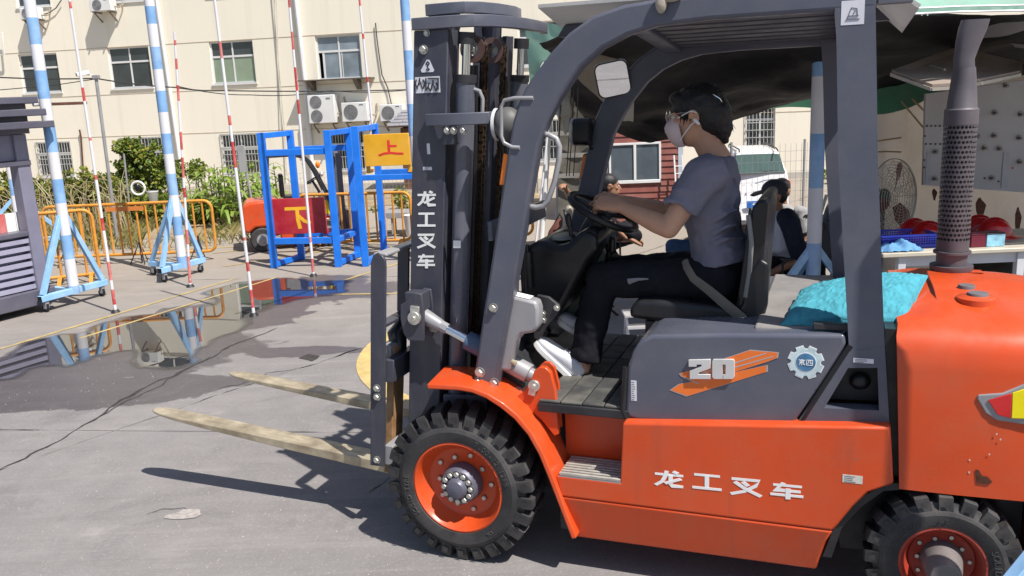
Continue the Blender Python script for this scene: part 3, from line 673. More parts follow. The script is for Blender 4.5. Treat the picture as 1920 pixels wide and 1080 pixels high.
LEN = 2.6; DEP = 1.9
def kb(name, x0, x1, y0, y1, z0, z1, mat, **k):
    mb = MB(); mb.box((x0, side * y0, z0), (x1, side * y1, z1)); return obj(name, mb, mat, kiosk, **k)
zt = KL(40, 182)[1]; zcol = KL(60, 250)[1]; zop1 = KL(30, 302)[1]; zop0 = KL(60, 432)[1]; zl = KL(70, 570)[1]
print('kiosk z', zt, zcol, zop1, zop0, zl, KL(0, 300), KL(55, 300), 'side', side, k1, k0)
kb('corner_post', 0, 0.13, 0, 0.13, 0.05, zcol, KMP, bevel=0.008); kb('corner_post', LEN - .13, LEN, 0, .13, 0.05, zcol, KMP, bevel=.008)
kb('corner_post', 0, 0.13, DEP - .13, DEP, 0.05, zcol, KMP, bevel=.008); kb('corner_post', LEN - .13, LEN, DEP - .13, DEP, 0.05, zcol, KMP, bevel=.008)
kb('base_rail', -0.03, LEN + .03, -0.03, DEP + .03, 0.07, 0.22, KM, bevel=0.01)
kb('counter', 0.13, LEN - .13, 0.002, 0.16, zop0 - 0.05, zop0, KM, bevel=0.01)
# profiled lower wall: each profile is a panel of its own
nrow = 7; zz0, zz1 = 0.22, zop0 - 0.05
for k in range(nrow):
    a = zz0 + (zz1 - zz0) * k / nrow; b = zz0 + (zz1 - zz0) * (k + 1) / nrow; h = b - a
    mb = MB(); mb.prism([(0.05, a + .004), (0.02, a + h * .15), (0.02, a + h * .70), (0.10, a + h * .76), (0.10, b - .004), (0.12, b - .004), (.12, a + .004)], lambda u, v, t: (t, side * u, v), 0.131, LEN - .131)
    obj('wall_panel', mb, KML, kiosk, smooth=20)
    mb = MB(); mb.prism([(0.05, a + .004), (0.02, a + h * .15), (0.02, a + h * .70), (0.10, a + h * .76), (0.10, b - .004), (0.12, b - .004), (.12, a + .004)], lambda u, v, t: (u, side * t, v), 0.131, DEP - .131)
    obj('wall_panel', mb, KML, kiosk, smooth=20)
kb('fascia', 0.02, LEN, 0.03, 0.12, zop1, zcol, KMP, bevel=.006); kb('fascia', 0.02, .1, 0.13, DEP, zop1, zcol, KMP, bevel=.006)
kb('lintel', 0.0, LEN, -0.012, 0.13, zop1 - 0.05, zop1 - .001, KM, bevel=.006); kb('lintel', -0.012, .1, .14, DEP, zop1 - 0.05, zop1 - .001, KM, bevel=.006)
h = (zt - zcol)
for q in range(3):
    e = 0.12 + 0.0 * q; z0 = zcol + h * q / 3 + .002; z1 = zcol + h * (q + 1) / 3
    kb('cornice_step', -0.17 + 0.04 * q, LEN + .1, -0.2 + 0.035 * q, DEP + .1, z0 + (z1 - z0) * .42, z1, KM, bevel=.008)
    kb('cornice_recess', -0.02, LEN, -0.03, DEP, z0, z0 + (z1 - z0) * .418, KM)
# painted boards stacked inside behind the counter
xb = .03
for w_, col in ((.10, WHITEP), (.10, WHITEP), (.075, REDP), (.05, WHITEP), (.13, REDP), (.13, REDP), (.13, REDP), (.12, WHITEP), (.13, REDP), (.13, WHITEP), (.13, REDP)):
    kb('painted_board', xb, xb + w_ - .006, 0.17, 0.2, zop0 - .3, zop0 + 0.17, col); xb += w_
mb = MB(); q0 = KL(62, 196); mb.cyl((q0[0], side * -0.0, q0[1]), (q0[0] - 0.16, side * -0.02, q0[1] + .004), 0.02, 8); ar = obj('lamp_arm', mb, FRAMEW, kiosk)
mb = MB(); mb.box((q0[0] - 0.16, side * -0.05, q0[1] - .016), (q0[0] - .55, side * .03, q0[1] + .012)); obj('lamp_bar', mb, BROWNW, ar, bevel=.004)
# ================================================================== THE FORKLIFT (local frame: x forward, y to its left = towards the camera, z up)
fk = thing('forklift', 'orange and charcoal counterbalance forklift with raised forks, driven by the woman in the grey shirt', 'forklift', (FKX, FKY, 0), FKYAW)
def P(name, mb, mat, parent=None, **k): return obj(name, mb, mat, parent or fk, **k)
def f2(px, py, ly): v = F(px, py, ly); return (v.x, v.z)
def side(name, pts, y0, y1, mat, parent=None, **k):
    mb = MB(); mb.prism(pts, XZ, y0, y1); return P(name, mb, mat, parent, **k)
def boxp(name, a, b, mat, parent=None, **k):
    mb = MB(); mb.box(a, b); return P(name, mb, mat, parent, **k)

# hexagon bolt shared by every bolted joint: axis along +y
_b = MB(); _b.lathe([(0.0, 0.0), (0.017, 0.0), (0.017, 0.003)], (0, 0, 0), (0, 1, 0), 16); _b.lathe([(0.0125, 0.003), (0.0125, 0.011), (0.011, 0.013), (0.0, 0.013)], (0, 0, 0), (0, 1, 0), 6)
BOLT = _b.mesh('bolt'); fixn(BOLT); BOLT.materials.append(STEEL)
def bolt(p, parent=None, s=1.0, rot=(0, 0, 0)):
    o = obj('bolt', BOLT, None, parent or fk, loc=p, rot=rot); o.scale = (s, s, s); return o

# ---------------- wheels
def make_wheel(R, Wd, rl, nl, dish, texts):
    """tyre object; outer side face at y = 0, axle along y"""
    s = R / 0.325; k = rl
    t = MB(); w = Wd
    prof = [(k - .004, -.05 * s), (k, -.014 * s), (k + .006 * s, -.002 * s), (k + .03 * s, .004 * s), (R - .082 * s, .005 * s), (R - .074 * s, 0.0), (R - .066 * s, -.004 * s), (R - .055 * s, -.018 * s), (R - .036 * s, -.026 * s),
            (R - .034 * s, -w + .026 * s), (R - .055 * s, -w + .018 * s), (R - .08 * s, -w), (k, -w)]
    t.lathe(prof, (0, 0, 0), (0, 1, 0), 64, ref=(1, 0, 0))
    for q in range(nl):
        for half in (0, 1):
            a = 2 * pi * (q + 0.5 * half) / nl; dw = 2 * pi / nl * 0.31
            y0, y1 = ((-.002 * s, -w * .56) if half == 0 else (-w + .002 * s, -w * .44))
            sgn = 1 if half == 0 else -1
            vs = []
            for (rr, yy, f) in ((R - .062 * s, y0 - sgn * .004 * s, 1.12), (R - .005 * s, y0 - sgn * .012 * s, .92), (R, y0 - sgn * .022 * s, .85), (R, y1, .7), (R - .045 * s, y1, .75), (R - .062 * s, y0 - sgn * .03 * s, 1.1)):
                skew = 0.10 * sgn * (abs(yy - y0) / (w * .5)) * (2 * pi / nl) * 2.2
                for e in (-1, 1): an = a + e * dw * f + skew; vs.append((rr * sin(an), yy, rr * cos(an)))
            fs = [(0, 2, 3, 1), (2, 4, 5, 3), (4, 6, 7, 5), (6, 8, 9, 7), (8, 10, 11, 9), (10, 0, 1, 11), (0, 10, 8, 6, 4, 2), (1, 3, 5, 7, 9, 11)]
            t.add(vs, fs)
            if half == 0:      # dimple moulded in the lug side
                c = R - .036 * s
                t.add([((c + dr) * sin(a + da), y0 - sgn * .004 * s * (1 - dr / .02) * 0 + .0008, (c + dr) * cos(a + da)) for dr, da in ((-.012 * s, -.045), (.012 * s, -.04), (.013 * s, .035), (-.011 * s, .045))], [(0, 1, 2, 3)])
    to = obj('wheel', t, RUBBER, fk, smooth=30)
    # raised lettering on the sidewall
    L = MB(); rr = (k + R - .07 * s) / 2
    for txt, a0, size, up in texts:
        for i, ch in enumerate(txt):
            a = radians(a0) + (i - (len(txt) - 1) / 2) * size * 0.62 / rr * (1 if up else -1)
            if ch == ' ': continue
            c = Vector((-sin(a) * rr, .0045 * s, cos(a) * rr))
            out = Vector((-sin(a), 0, cos(a))); tan = Vector((-cos(a), 0, -sin(a)))
            V, U = (out, tan) if up else (-out, -tan)
            write(L, ch, size, c, U, V, 0.0025)
    if L.v: obj('lettering', L, M('lettering_rubber', (.06, .058, .058), .7), to, smooth=0)['kind'] = 'stuff'
    # rim: outer lip, dished well, disc
    r = MB(); r.lathe([(k + .002, -.03 * s), (k + .004, -.006 * s), (k - .004, -.003 * s), (k - .012, -.012 * s), (k - .018, -.03 * s), (k - .04 * s, -.07 * s), (k * .76, -dish), (k * .70, -dish - .004), (0.03, -dish - .006)], (0, 0, 0), (0, 1, 0), 48)
    rim = obj('rim', r, ORANGE if R > .3 else M('dull_red_rim', (0.34, 0.035, 0.018), .4, var=.1, dust=.3), to, smooth=35)
    for q in range(10):
        a = 2 * pi * (q + .5) / 10; rr2 = k * (.64 if q % 2 else .56)
        b = obj('bolt', BOLT, None, rim, loc=(sin(a) * rr2, -dish - .005, cos(a) * rr2)); b.scale = (.85 * s, .85 * s, .85 * s)
    return to, rim
fw, frim = make_wheel(0.325, 0.19, 0.193, 26, 0.075, [('SOLID TYRE', -104, .03, True), ('7.00-12 12PR', 52, .03, True), ('OK', 142, .022, True)])
fw.location = (0.04, 0.585, 0.325); fw.name = 'front_wheel'
hub = MB(); hub.lathe([(0.085, -.08), (0.085, -.06), (.078, -.02), (.07, -.012), (.046, -.012), (.044, .004), (.036, .016), (.02, .021), (0, .022)], (0, 0, 0), (0, 1, 0), 32)
hb = obj('hub', hub, M('hub_grey', (0.12, .12, .16), .4, metal=.3, var=.15), fw, smooth=35)
for q in range(12):
    a = 2 * pi * q / 12; b = obj('bolt', BOLT, None, fw, loc=(sin(a) * .058, -.0125, cos(a) * .058)); b.scale = (.9, .9, .9)
fw2 = again(fw, loc=(0.04, -0.585, 0.325), rot=(0, 0, pi))
for ch in fw.children:
    c2 = again(ch, fw2)
rw, rrim = make_wheel(0.25, 0.155, 0.137, 20, 0.05, [('6.00-9', -52, .03, True), ('4.0', -3, .017, True), ('SOLID', 78, .03, True)])
rw.location = (-1.745, 0.545, 0.25); rw.rotation_euler = (0, 0, 0.02); rw.name = 'rear_wheel'
hub = MB(); hub.lathe([(0.07, -.056), (.066, -.03), (.058, .03), (.05, .07), (.045, .078), (0, .082)], (0, 0, 0), (0, 1, 0), 32)
obj('hub', hub, M('dull_hub', (.15, .135, .14), .5, metal=.2, var=.2, dust=.4), rw, smooth=35)
rw2 = again(rw, loc=(-1.745, -0.545, 0.25), rot=(0, 0, pi))
for ch in rw.children: again(ch, rw2)

# ---------------- chassis and lower side panels
for s, nm in ((1, 'side_panel'), (-1, 'side_panel')):
    mb = MB()
    up = [(-.642, .66), (-1.559, .735), (-1.578, .532), (-1.50, .49), (-1.454, .432), (-1.41, .36), (-1.392, .33), (-.39, .33), (-.369, .418), (-.63, .418)]
    mb.prism(up, XZ, s * .47, s * .55)
    k = len(mb.v)
    mb.prism([(-1.392, .33), (-1.37, .28), (-1.35, .2), (-1.341, .152), (-.431, .145), (-.39, .33)], XZ, s * .47, s * .55)
    for i in range(k, len(mb.v)):
        if mb.v[i].z < .32: mb.v[i].y -= s * (.33 - mb.v[i].z) * .2
    P(nm, mb, ORANGE, bevel=0.009, seg=2)
side('chassis', [(-.36, .69), (-.36, .15), (-1.36, .16), (-1.40, .3), (-1.46, .42), (-1.56, .5), (-1.56, .66), (-.66, .65)], -.365, .365, ORANGE)
for s in (1, -1):
    boxp('chassis_wall', (-.655, s * .366, .42), (-1.5, s * .468, .64), ORANGE)
    boxp('step_well', (-.36, s * .366, .15), (-.64, s * .468, .40), BLACKM)
boxp('axle_beam', (-.02, -.39, .22), (.12, .39, .42), BLACKM); boxp('axle_beam', (-1.68, -.38, .18), (-1.81, .38, .34), BLACKM)
side('wheel_well', [(-.36, .69), (.08, .7), (.08, .45), (-.36, .2)], -.33, .33, BLACKM)
side('rear_well', [(-1.40, .3), (-1.57, .52), (-2.0, .54), (-2.0, .2), (-1.42, .17)], -.36, .36, BLACKM)
side('rear_arch', [(-1.36, .2), (-1.40, .34), (-1.47, .44), (-1.56, .51), (-1.6, .515), (-1.6, .49), (-1.55, .48), (-1.48, .41), (-1.42, .32), (-1.39, .2)], .30, .50, BLACKM)
# floor mat and step
fl = boxp('floor_plate', (-.29, -.5, .655), (-.66, .5, .69), BLACKM, bevel=.004)
MATM = M('dusty_floor_mat', (0.045, 0.045, 0.046), .8, var=.2, dust=.75, dcol=(.22, .21, .18), ds=4)
for i in range(4):
    for j in range(5):
        x0 = -.295 - i * .088; y0 = -.495 + j * .198
        mb = MB(); mb.box((x0, y0, .6905), (x0 - .083, y0 + .193, .702)); P('mat_tile', mb, MATM, fl, bevel=.004)
side('toe_board', [(-.24, .66), (-.20, .70), (-.02, .93), (.01, .9), (-.19, .66)], -.42, .40, BLACKM)
st = boxp('step', (-.385, .37, .405), (-.632, .548, .418), GREYM)
STEPM = M('worn_step_bar', (.42, .4, .36), .5, metal=.3, var=.25, vs=20, dust=.4)
for q in range(8):
    y = .378 + q * .0225; boxp('tread_bar', (-.386, y, .4185), (-.631, y + .012, .432), STEPM, st, bevel=.003)
# ---------------- front mudguards
def strip(path, th):
    L = []; R = []; n = len(path)
    for i in range(n):
        a = Vector(path[max(i - 1, 0)]); b = Vector(path[min(i + 1, n - 1)]); d = (b - a).normalized(); nn = Vector((-d.y, d.x)) * th / 2; p = Vector(path[i]); L.append(tuple(p + nn)); R.append(tuple(p - nn))
    return L + R[::-1]
path = [(.165, .757), (.0, .762), (-.06, .757), (-.12, .738), (-.18, .705), (-.235, .66), (-.285, .595), (-.325, .515), (-.355, .43), (-.385, .34), (-.415, .25), (-.445, .165)]
for s in (1, -1):
    mb = MB(); mb.prism(strip(path, .022), XZ, s * .36, s * .60)
    for v in mb.v:      # cut the front corner obliquely as on the truck
        if v.x > .12 and abs(v.y) > .5: v.x -= .03
        if v.x < -.2: v.y -= s * .035 * min(1, (-.2 - v.x) / .2) if abs(v.y) > .5 else 0
    P('mudguard', mb, ORANGE, bevel=.006)
# ---------------- engine hood
hoodpoly = [(-.640, .685), (-.652, .86), (-.672, .925), (-.70, .968), (-.745, .992), (-1.0, 1.012), (-1.405, 1.034), (-1.412, 1.0), (-1.335, .852), (-1.258, .712), (-1.235, .685), (-1.2, .676), (-.69, .655), (-.655, .662)]
mb = MB(); mb.prism(hoodpoly, XZ, -.5, .5); hood = P('hood', mb, CHAR2, bevel=.035, seg=4, smooth=50)
mb = MB(); mb.sweep([(-.646, .487, .86), (-.632, .49, .69), (-.648, .49, .655), (-.69, .49, .644), (-1.2, .49, .664), (-1.245, .49, .675), (-1.27, .49, .70), (-1.345, .49, .845), (-1.424, .49, .995)], .013, n=8); P('rubber_seal', mb, BLACKP, hood)
boxp('rear_deck', (-1.10, -.49, .90), (-1.584, .43, 1.028), M('dusty_deck', (.2, .19, .19), .6, var=.15, dust=.5, dcol=(.33, .3, .27)), bevel=.01)
boxp('deck_rail', (-1.30, .435, 1.036), (-1.47, .47, 1.06), BLACKM, bevel=.004)
# decal: two slanted orange bars with a grey edge, and the raised figures 20
DEC = M('decal_orange', (.75, .17, .03), .45, var=.06); DECG = M('decal_grey', (.36, .35, .36), .5); SILV = M('silver_badge', (.62, .62, .62), .35, metal=.3, var=.05)
yd = .5008
b1 = [(1280, 705), (1276, 700), (1405, 657), (1458, 661), (1456, 671), (1438, 678), (1310, 718)]; b2 = [(1258, 731), (1275, 720), (1437, 685), (1437, 697), (1290, 742)]
def grow(pts, d):
    c = Vector((sum(p[0] for p in pts) / len(pts), sum(p[1] for p in pts) / len(pts))); return [tuple(Vector(p) + (Vector(p) - c).normalized() * d) for p in pts]
dc = side('decal', [f2(x, y, .5) for x, y in grow(b2, 3)], yd, yd + .0004, DECG, hood, smooth=0)
side('decal', [f2(x, y, .5) for x, y in grow(b1, 3)], yd + .0008, yd + .0011, DECG, hood, smooth=0)
side('decal', [f2(x, y, .5) for x, y in b2], yd + .0004, yd + .0007, DEC, hood, smooth=0); side('decal', [f2(x, y, .5) for x, y in b1], yd + .0012, yd + .0016, DEC, hood, smooth=0)
for yy, (xa, ya, xb, yb) in enumerate([(1300, 704, 1437, 662), (1330, 702, 1450, 668)]):
    mb = MB(); a = F(xa, ya, .5); b = F(xb, yb, .5); mb.beam((a.x, yd + .0016, a.z), (b.x, yd + .0016, b.z), .001, .004, up=(1, 0, 0)); P('decal', mb, DECG, hood, smooth=0)
def fig(pts, name):
    side(name, [f2(x, y, .5) for x, y in pts], yd + .002, yd + .012, SILV, hood, bevel=.0015, smooth=20)
fig([(1292, 673), (1333, 672), (1333, 689), (1311, 697), (1311, 700), (1333, 700), (1333, 709), (1294, 709), (1294, 694), (1316, 685), (1316, 682), (1307, 682), (1307, 686), (1292, 686)], 'figure')
fig([(1338, 672), (1376, 672), (1378, 676), (1378, 705), (1375, 709), (1356.4, 709), (1356.4, 700), (1361, 700), (1361, 682), (1355.6, 682), (1355.6, 700), (1355.9, 709), (1340, 709), (1336, 705), (1336, 676)], 'figure')
# gear shaped badge
gc = F(1511, 679, .5); mb = MB(); pts = []
for q in range(8):
    a = 2 * pi * q / 8 + pi / 8
    for da, r in ((-.30, .047), (-.22, .058), (.22, .058), (.30, .047)): pts.append((gc.x + r * sin(a + da), gc.z + r * cos(a + da)))
GB1 = M('badge_pale', (.5, .62, .66), .4, var=.25, vs=14); GB2 = M('badge_blue', (.07, .2, .36), .35, var=.35, vs=18)
side('gear_badge', [(gc.x + (x - gc.x) * 1.06, gc.z + (z - gc.z) * 1.06) for x, z in pts], yd, yd + .0006, WHITEP, hood, smooth=0)
gb = side('gear_badge', pts, yd + .0006, yd + .0012, GB1, hood, smooth=0)
side('badge_disc', [(gc.x + .035 * cos(2 * pi * q / 28), gc.z + .035 * sin(2 * pi * q / 28)) for q in range(28)], yd + .0012, yd + .0018, WHITEP, gb, smooth=0)
side('badge_disc', [(gc.x + .0325 * cos(2 * pi * q / 28), gc.z + .0325 * sin(2 * pi * q / 28)) for q in range(28)], yd + .0018, yd + .0024, GB2, gb, smooth=0)
mb = MB()
for i, ch in enumerate(('jing', 'si')): strokes(HAN[ch], .1, (gc.x + .024 - i * .025, yd + .0024, gc.z - .011), Vector((-.022, 0, 0)), Vector((0, 0, .022)), Vector((0, 1, 0)), .0003, mb=mb)
P('badge_text', mb, WHITEP, gb, smooth=0)
def sticker(x0, y0, x1, y1, ly, mat=STICK, parent=None, name='sticker', marks=True):
    a = F(x0, y0, ly); b = F(x1, y1, ly); o = side(name, [(a.x, a.z), (b.x, a.z), (b.x, b.z), (a.x, b.z)], ly, ly + .0006, mat, parent, smooth=0)
    if marks:
        mb = MB(); rnd = random.Random(int(x0 * 7 + y0))
        W, H = b.x - a.x, b.z - a.z; n = max(3, int(abs(H) / .006)); n = min(n, 9)
        for q in range(n):
            z = a.z + H * (q + .7) / (n + .4); w = rnd.uniform(.4, .85); mb.add([(a.x + W * .08, ly + .0009, z), (a.x + W * (.08 + w * .9), ly + .0009, z), (a.x + W * (.08 + w * .9), ly + .0009, z - abs(H) / n * .38), (a.x + W * .08, ly + .0009, z - abs(H) / n * .38)], [(0, 1, 2, 3)])
        P('small_print', mb, M('grey_print', (.14, .14, .17), .6), o, smooth=0, fix=False)
    return o
sticker(1183, 713, 1194, 752, .5005, parent=hood); sticker(1580, 889, 1617, 908, .5505, mat=M('torn_label', (.6, .58, .52), .7, var=.2, vs=40)); sticker(1600, 671, 1638, 682, .5005)
# words on the side panel
for ch, (x0, y0, x1, y1) in zip(('long', 'gong', 'cha', 'che'), [(1228, 881, 1281, 915), (1298, 886, 1353, 921), (1369, 893, 1427, 932), (1444, 903, 1506, 939)]):
    a = F(x0, y1 - (x1 - x0) * .10, .551); b = F(x1, y1, .551); c = F(x0, y0, .551)
    P('painted_word', strokes(HAN[ch], .15, (a.x, .5504, a.z), Vector((b.x - a.x, 0, b.z - a.z)), Vector((0, 0, c.z - a.z)), Vector((0, 1, 0)), .0006), WHITEP, smooth=0)

# ---------------- overhead guard
near = [(-.016, .742), (-.234, 1.772), (-.265, 1.85), (-.305, 1.915), (-.387, 2.009), (-.46, 2.075), (-.546, 2.126), (-.66, 2.155), (-.787, 2.166), (-1.46, 2.166), (-1.46, 2.088), (-.946, 2.088), (-.77, 2.078), (-.67, 2.055), (-.58, 2.015), (-.50, 1.955), (-.425, 1.86), (-.375, 1.78), (-.334, 1.692), (-.119, .737)]
def farside(p):      # the far frame stands a little inwards and its roof edge a little lower
    x, z = p; t = max(0, min(1, (z - .75) / 1.25)); return (-.80 + (x + .80) * (1 - .12 * t), z - .075 * max(0, min(1, (z - 1.5) / .6)))
side('guard_front_pillar', near, .43, .5, CHAR, bevel=.012, seg=2, smooth=45)
side('guard_front_pillar', [farside(p) for p in near], -.43, -.5, CHAR, bevel=.012, seg=2, smooth=45)
A, B, C_, D_ = (-1.251, .69), (-1.558, .722), (-1.53, 1.0), (-1.42, .975); a, b, c, d = (-1.347, .765), (-1.523, .772), (-1.511, .923), (-1.419, .916)
for s in (1, -1):
    mb = MB(); fx = (lambda q: q) if s > 0 else (lambda q: (q[0] + .065, farside(q)[1])); O_ = [A, B, C_, D_]; I_ = [a, b, c, d]
    for q in range(4): mb.prism([O_[q], O_[(q + 1) % 4], I_[(q + 1) % 4], I_[q]], XZ, s * .44, s * .5)
    mb.prism([fx(q) for q in [D_, C_, (-1.525, 1.06), (-1.482, 1.62), (-1.45, 2.16), (-1.33, 2.16), (-1.345, 1.97), (-1.362, 1.62)]], XZ, s * .425, s * .499)
    rp = P('guard_rear_pillar', mb, CHAR, smooth=30)
    side('pocket', [a, b, c, d], s * .36, s * .40, BLACKM, rp)
mb = MB(); mb.ell((-1.46, .42, .845), (.035, .02, .03)); P('filler_cap', mb, BLACKP)
side('pillar_gap', [(-1.535, .75), (-1.585, .52), (-1.6, .52), (-1.6, 1.05), (-1.53, 1.05)], -.46, .46, BLACKP)
for s in (1, -1): boxp('guard_side_beam', (-1.462, s * .43, 2.1), (-1.56, s * .5, 2.164), CHAR)
def zr_at(y): return 2.085 - .075 * (.43 - y) / .86
for nm, x0, x1 in (('guard_front_beam', -.62, -.69), ('guard_rear_beam', -1.33, -1.40)):
    mb = MB(); vs = []
    for y in (.429, -.429):
        for x, e in ((x0, .01), (x1, .01), (x1, .065), (x0, .065)): vs.append((x, y, zr_at(y) + e))
    mb.add(vs, [(0, 1, 2, 3), (7, 6, 5, 4), (0, 4, 5, 1), (1, 5, 6, 2), (2, 6, 7, 3), (3, 7, 4, 0)]); P(nm, mb, CHAR, bevel=.005)
for q in range(8):
    y = -.425 + q * .107; z = zr_at(y + .04) + .03; mb = MB(); mb.prism([(y, z - .006), (y + .083, z), (y + .083, z + .012), (y, z + .006)], lambda u, v, t: (t, u, v), -.691, -1.329); P('roof_bar', mb, CHAR_SHADED, bevel=.003)
# rain sheet laid over the guard
SHEETM = film('pale_roof_sheet', (.55, .55, .55), .35, .5, alpha=1.0)
mb = MB(); top = [(-.34, .47, 2.169), (-.10, -.56, 2.169), (-1.46, -.56, 2.169), (-1.46, .47, 2.169)]
mb.add(top + [(x, y, z + .012) for x, y, z in top], [(0, 1, 2, 3), (7, 6, 5, 4), (0, 4, 5, 1), (1, 5, 6, 2), (2, 6, 7, 3), (3, 7, 4, 0)])
k = [(-1.4605, .47, 2.169), (-1.4605, -.56, 2.169), (-1.58, -.5, 2.05), (-1.58, .45, 2.08)]
mb.add(k + [(x - .006, y, z + .012) for x, y, z in k], [(0, 1, 2, 3), (7, 6, 5, 4), (0, 4, 5, 1), (1, 5, 6, 2), (2, 6, 7, 3), (3, 7, 4, 0)])
P('roof_sheet', mb, SHEETM, smooth=0)
side('roof_lamp_bar', [(-.16, 2.11), (-.20, 2.165), (-.60, 2.165), (-.60, 2.10)], -.40, -.30, CHAR, bevel=.01)
mb = MB(); mb.ell((-.82, .515, 2.175), (.05, .02, .025)); mb.ell((-.79, .52, 2.15), (.02, .015, .035)); P('rag_knot', mb, M('rag_cloth', (.4, .35, .29), .9, var=.3, bump=.4, bs=40))
sticker(1578, 2, 1620, 45, .4995, name='pictogram_plate', marks=False)
pic = [(x, y) for x, y in [(1589, 34), (1597, 14), (1606, 16), (1608, 32), (1592, 33)]]
def pict(lines, ly, w, mat, name='pictogram', t=.0012):
    mb = MB(); O = Vector((0, ly, 0)); out = []
    for ln in lines: out.append([(F(x, y, ly).x, F(x, y, ly).z) for x, y in ln])
    strokes(out, w, O, Vector((1, 0, 0)), Vector((0, 0, 1)), Vector((0, 1, 0)), t, mb=mb); return P(name, mb, mat, smooth=0)
PRINT = M('dark_print', (.03, .03, .035), .6)
pict([[(1588, 36), (1597, 14), (1607, 16), (1608, 30)], [(1586, 37), (1612, 35)], [(1590, 30), (1610, 29)], [(1601, 26), (1603, 20)]], .5005, .0022, M('grey_print', (.14, .14, .17), .6))

# ---------------- counterweight
def outline(e, n=10):
    """plan outline inset by e, from the front left corner round the back"""
    r = .26; X0, X1, Yh = -1.556 - .135 * max(0, min(1, (e - .07) / .12)), -2.28, .525 - e; pts = [(X0, Yh), (-1.78, Yh), (-1.9, Yh - .004)]
    r = min(r, Yh - .02); cx, cy = X1 + e + r, Yh - r - .01
    for q in range(n + 1): a = pi / 2 * q / n; pts.append((cx - r * sin(a) * 1.0, cy + r * cos(a)))
    m = [(x, -y) for x, y in pts[::-1]]; return pts + m
lv = [(.505, .0), (.62, .0), (.93, .004), (.99, .012), (1.035, .035), (1.066, .075), (1.09, .14), (1.115, .25), (1.128, .37)]
mb = MB(); N = None
for z, e in lv:
    o_ = outline(e); N = len(o_)
    mb.v += [Vector((x - .034 * (1.05 - min(1.05, z)) / .55 - .008 if x > -1.7 else x, y, z)) for x, y in o_]
for i in range(len(lv) - 1):
    for j in range(N): mb.f.append((i * N + j, i * N + (j + 1) % N, (i + 1) * N + (j + 1) % N, (i + 1) * N + j))
mb.f.append(tuple((len(lv) - 1) * N + j for j in range(N))); mb.f.append(tuple(range(N - 1, -1, -1)))
cw = P('counterweight', mb, ORANGE, smooth=35)
mb = MB(); mb.prism([(x, y) for x, y in outline(.01) if x < -2.0], XY, .16, .504); P('counterweight_tail', mb, ORANGE, cw)
def ztop(y):
    e = max(0, .525 - abs(y))
    for (za, ea), (zb, eb) in zip(lv[:-1], lv[1:]):
        if ea <= e <= eb and eb > ea: return za + (zb - za) * (e - ea) / (eb - ea)
    return lv[-1][0]
def disc(name, px, py, r, mat, h, parent, n=28):
    z0 = 1.11
    for _ in range(6):
        g = CAM + ray(px, py) * ((z0 - CAM.z) / ray(px, py).z); l = g - Vector((FKX, FKY, 0)); z0 = ztop(-l.x * FKS + l.y * FKC)
    z1 = z0 + h
    return disc_(name, px, py, r, mat, z0, z1, parent, n)
def disc_(name, px, py, r, mat, z0, z1, parent, n=28):
    g = CAM + ray(px, py) * ((z0 - CAM.z) / ray(px, py).z); l = g - Vector((FKX, FKY, 0)); x = l.x * FKC + l.y * FKS; y = -l.x * FKS + l.y * FKC
    mb = MB(); mb.lathe([(0, z1), (r * .93, z1), (r, z1 - .003), (r, z0 - .06)], (x, y, 0), (0, 0, 1), n); return P(name, mb, mat, parent, smooth=40)
PLUG = M('grey_plug', (.13, .12, .13), .6)
disc('lifting_plug', 1812, 540, .028, PLUG, .012, cw); disc('lifting_ring', 1830, 562, .062, ORANGE, .012, cw); disc('lifting_plug', 1833, 558, .034, PLUG, .018, cw)
# tail lamp let into the side
tl = side('tail_lamp', [f2(x, y, .527) for x, y in [(1832, 748), (1834, 741), (1880, 738), (1925, 720), (1975, 690), (1975, 800), (1925, 797), (1870, 789), (1848, 775)]], .50, .5265, GREYM, cw, bevel=.004)
side('red_lens', [f2(x, y, .527) for x, y in [(1852, 750), (1897, 737), (1895, 784), (1870, 777)]], .5267, .531, REDL, tl, bevel=.002)
side('yellow_lens', [f2(x, y, .527) for x, y in [(1898, 736), (1930, 726), (1930, 785), (1896, 784)]], .5267, .531, YELLOWL, tl, bevel=.002)
RUST = M('rust_patch', (.09, .03, .015), .8, var=.5, vs=50)
side('rust_chip', [f2(x, y, .526) for x, y in [(1829, 880), (1836, 882), (1841, 892), (1852, 894), (1861, 904), (1855, 908), (1832, 906)]], .5252, .5262, RUST, cw, smooth=0)
for (x, y) in [(1817, 861), (1816, 884), (1868, 812), (1854, 850), (1875, 822)]: side('rust_chip', [f2(x + dx, y + dy, .526) for dx, dy in ((0, 0), (3, 1), (2, 4), (-1, 3))], .5252, .5260, M('pale_scratch', (.6, .45, .38), .7), cw, smooth=0)
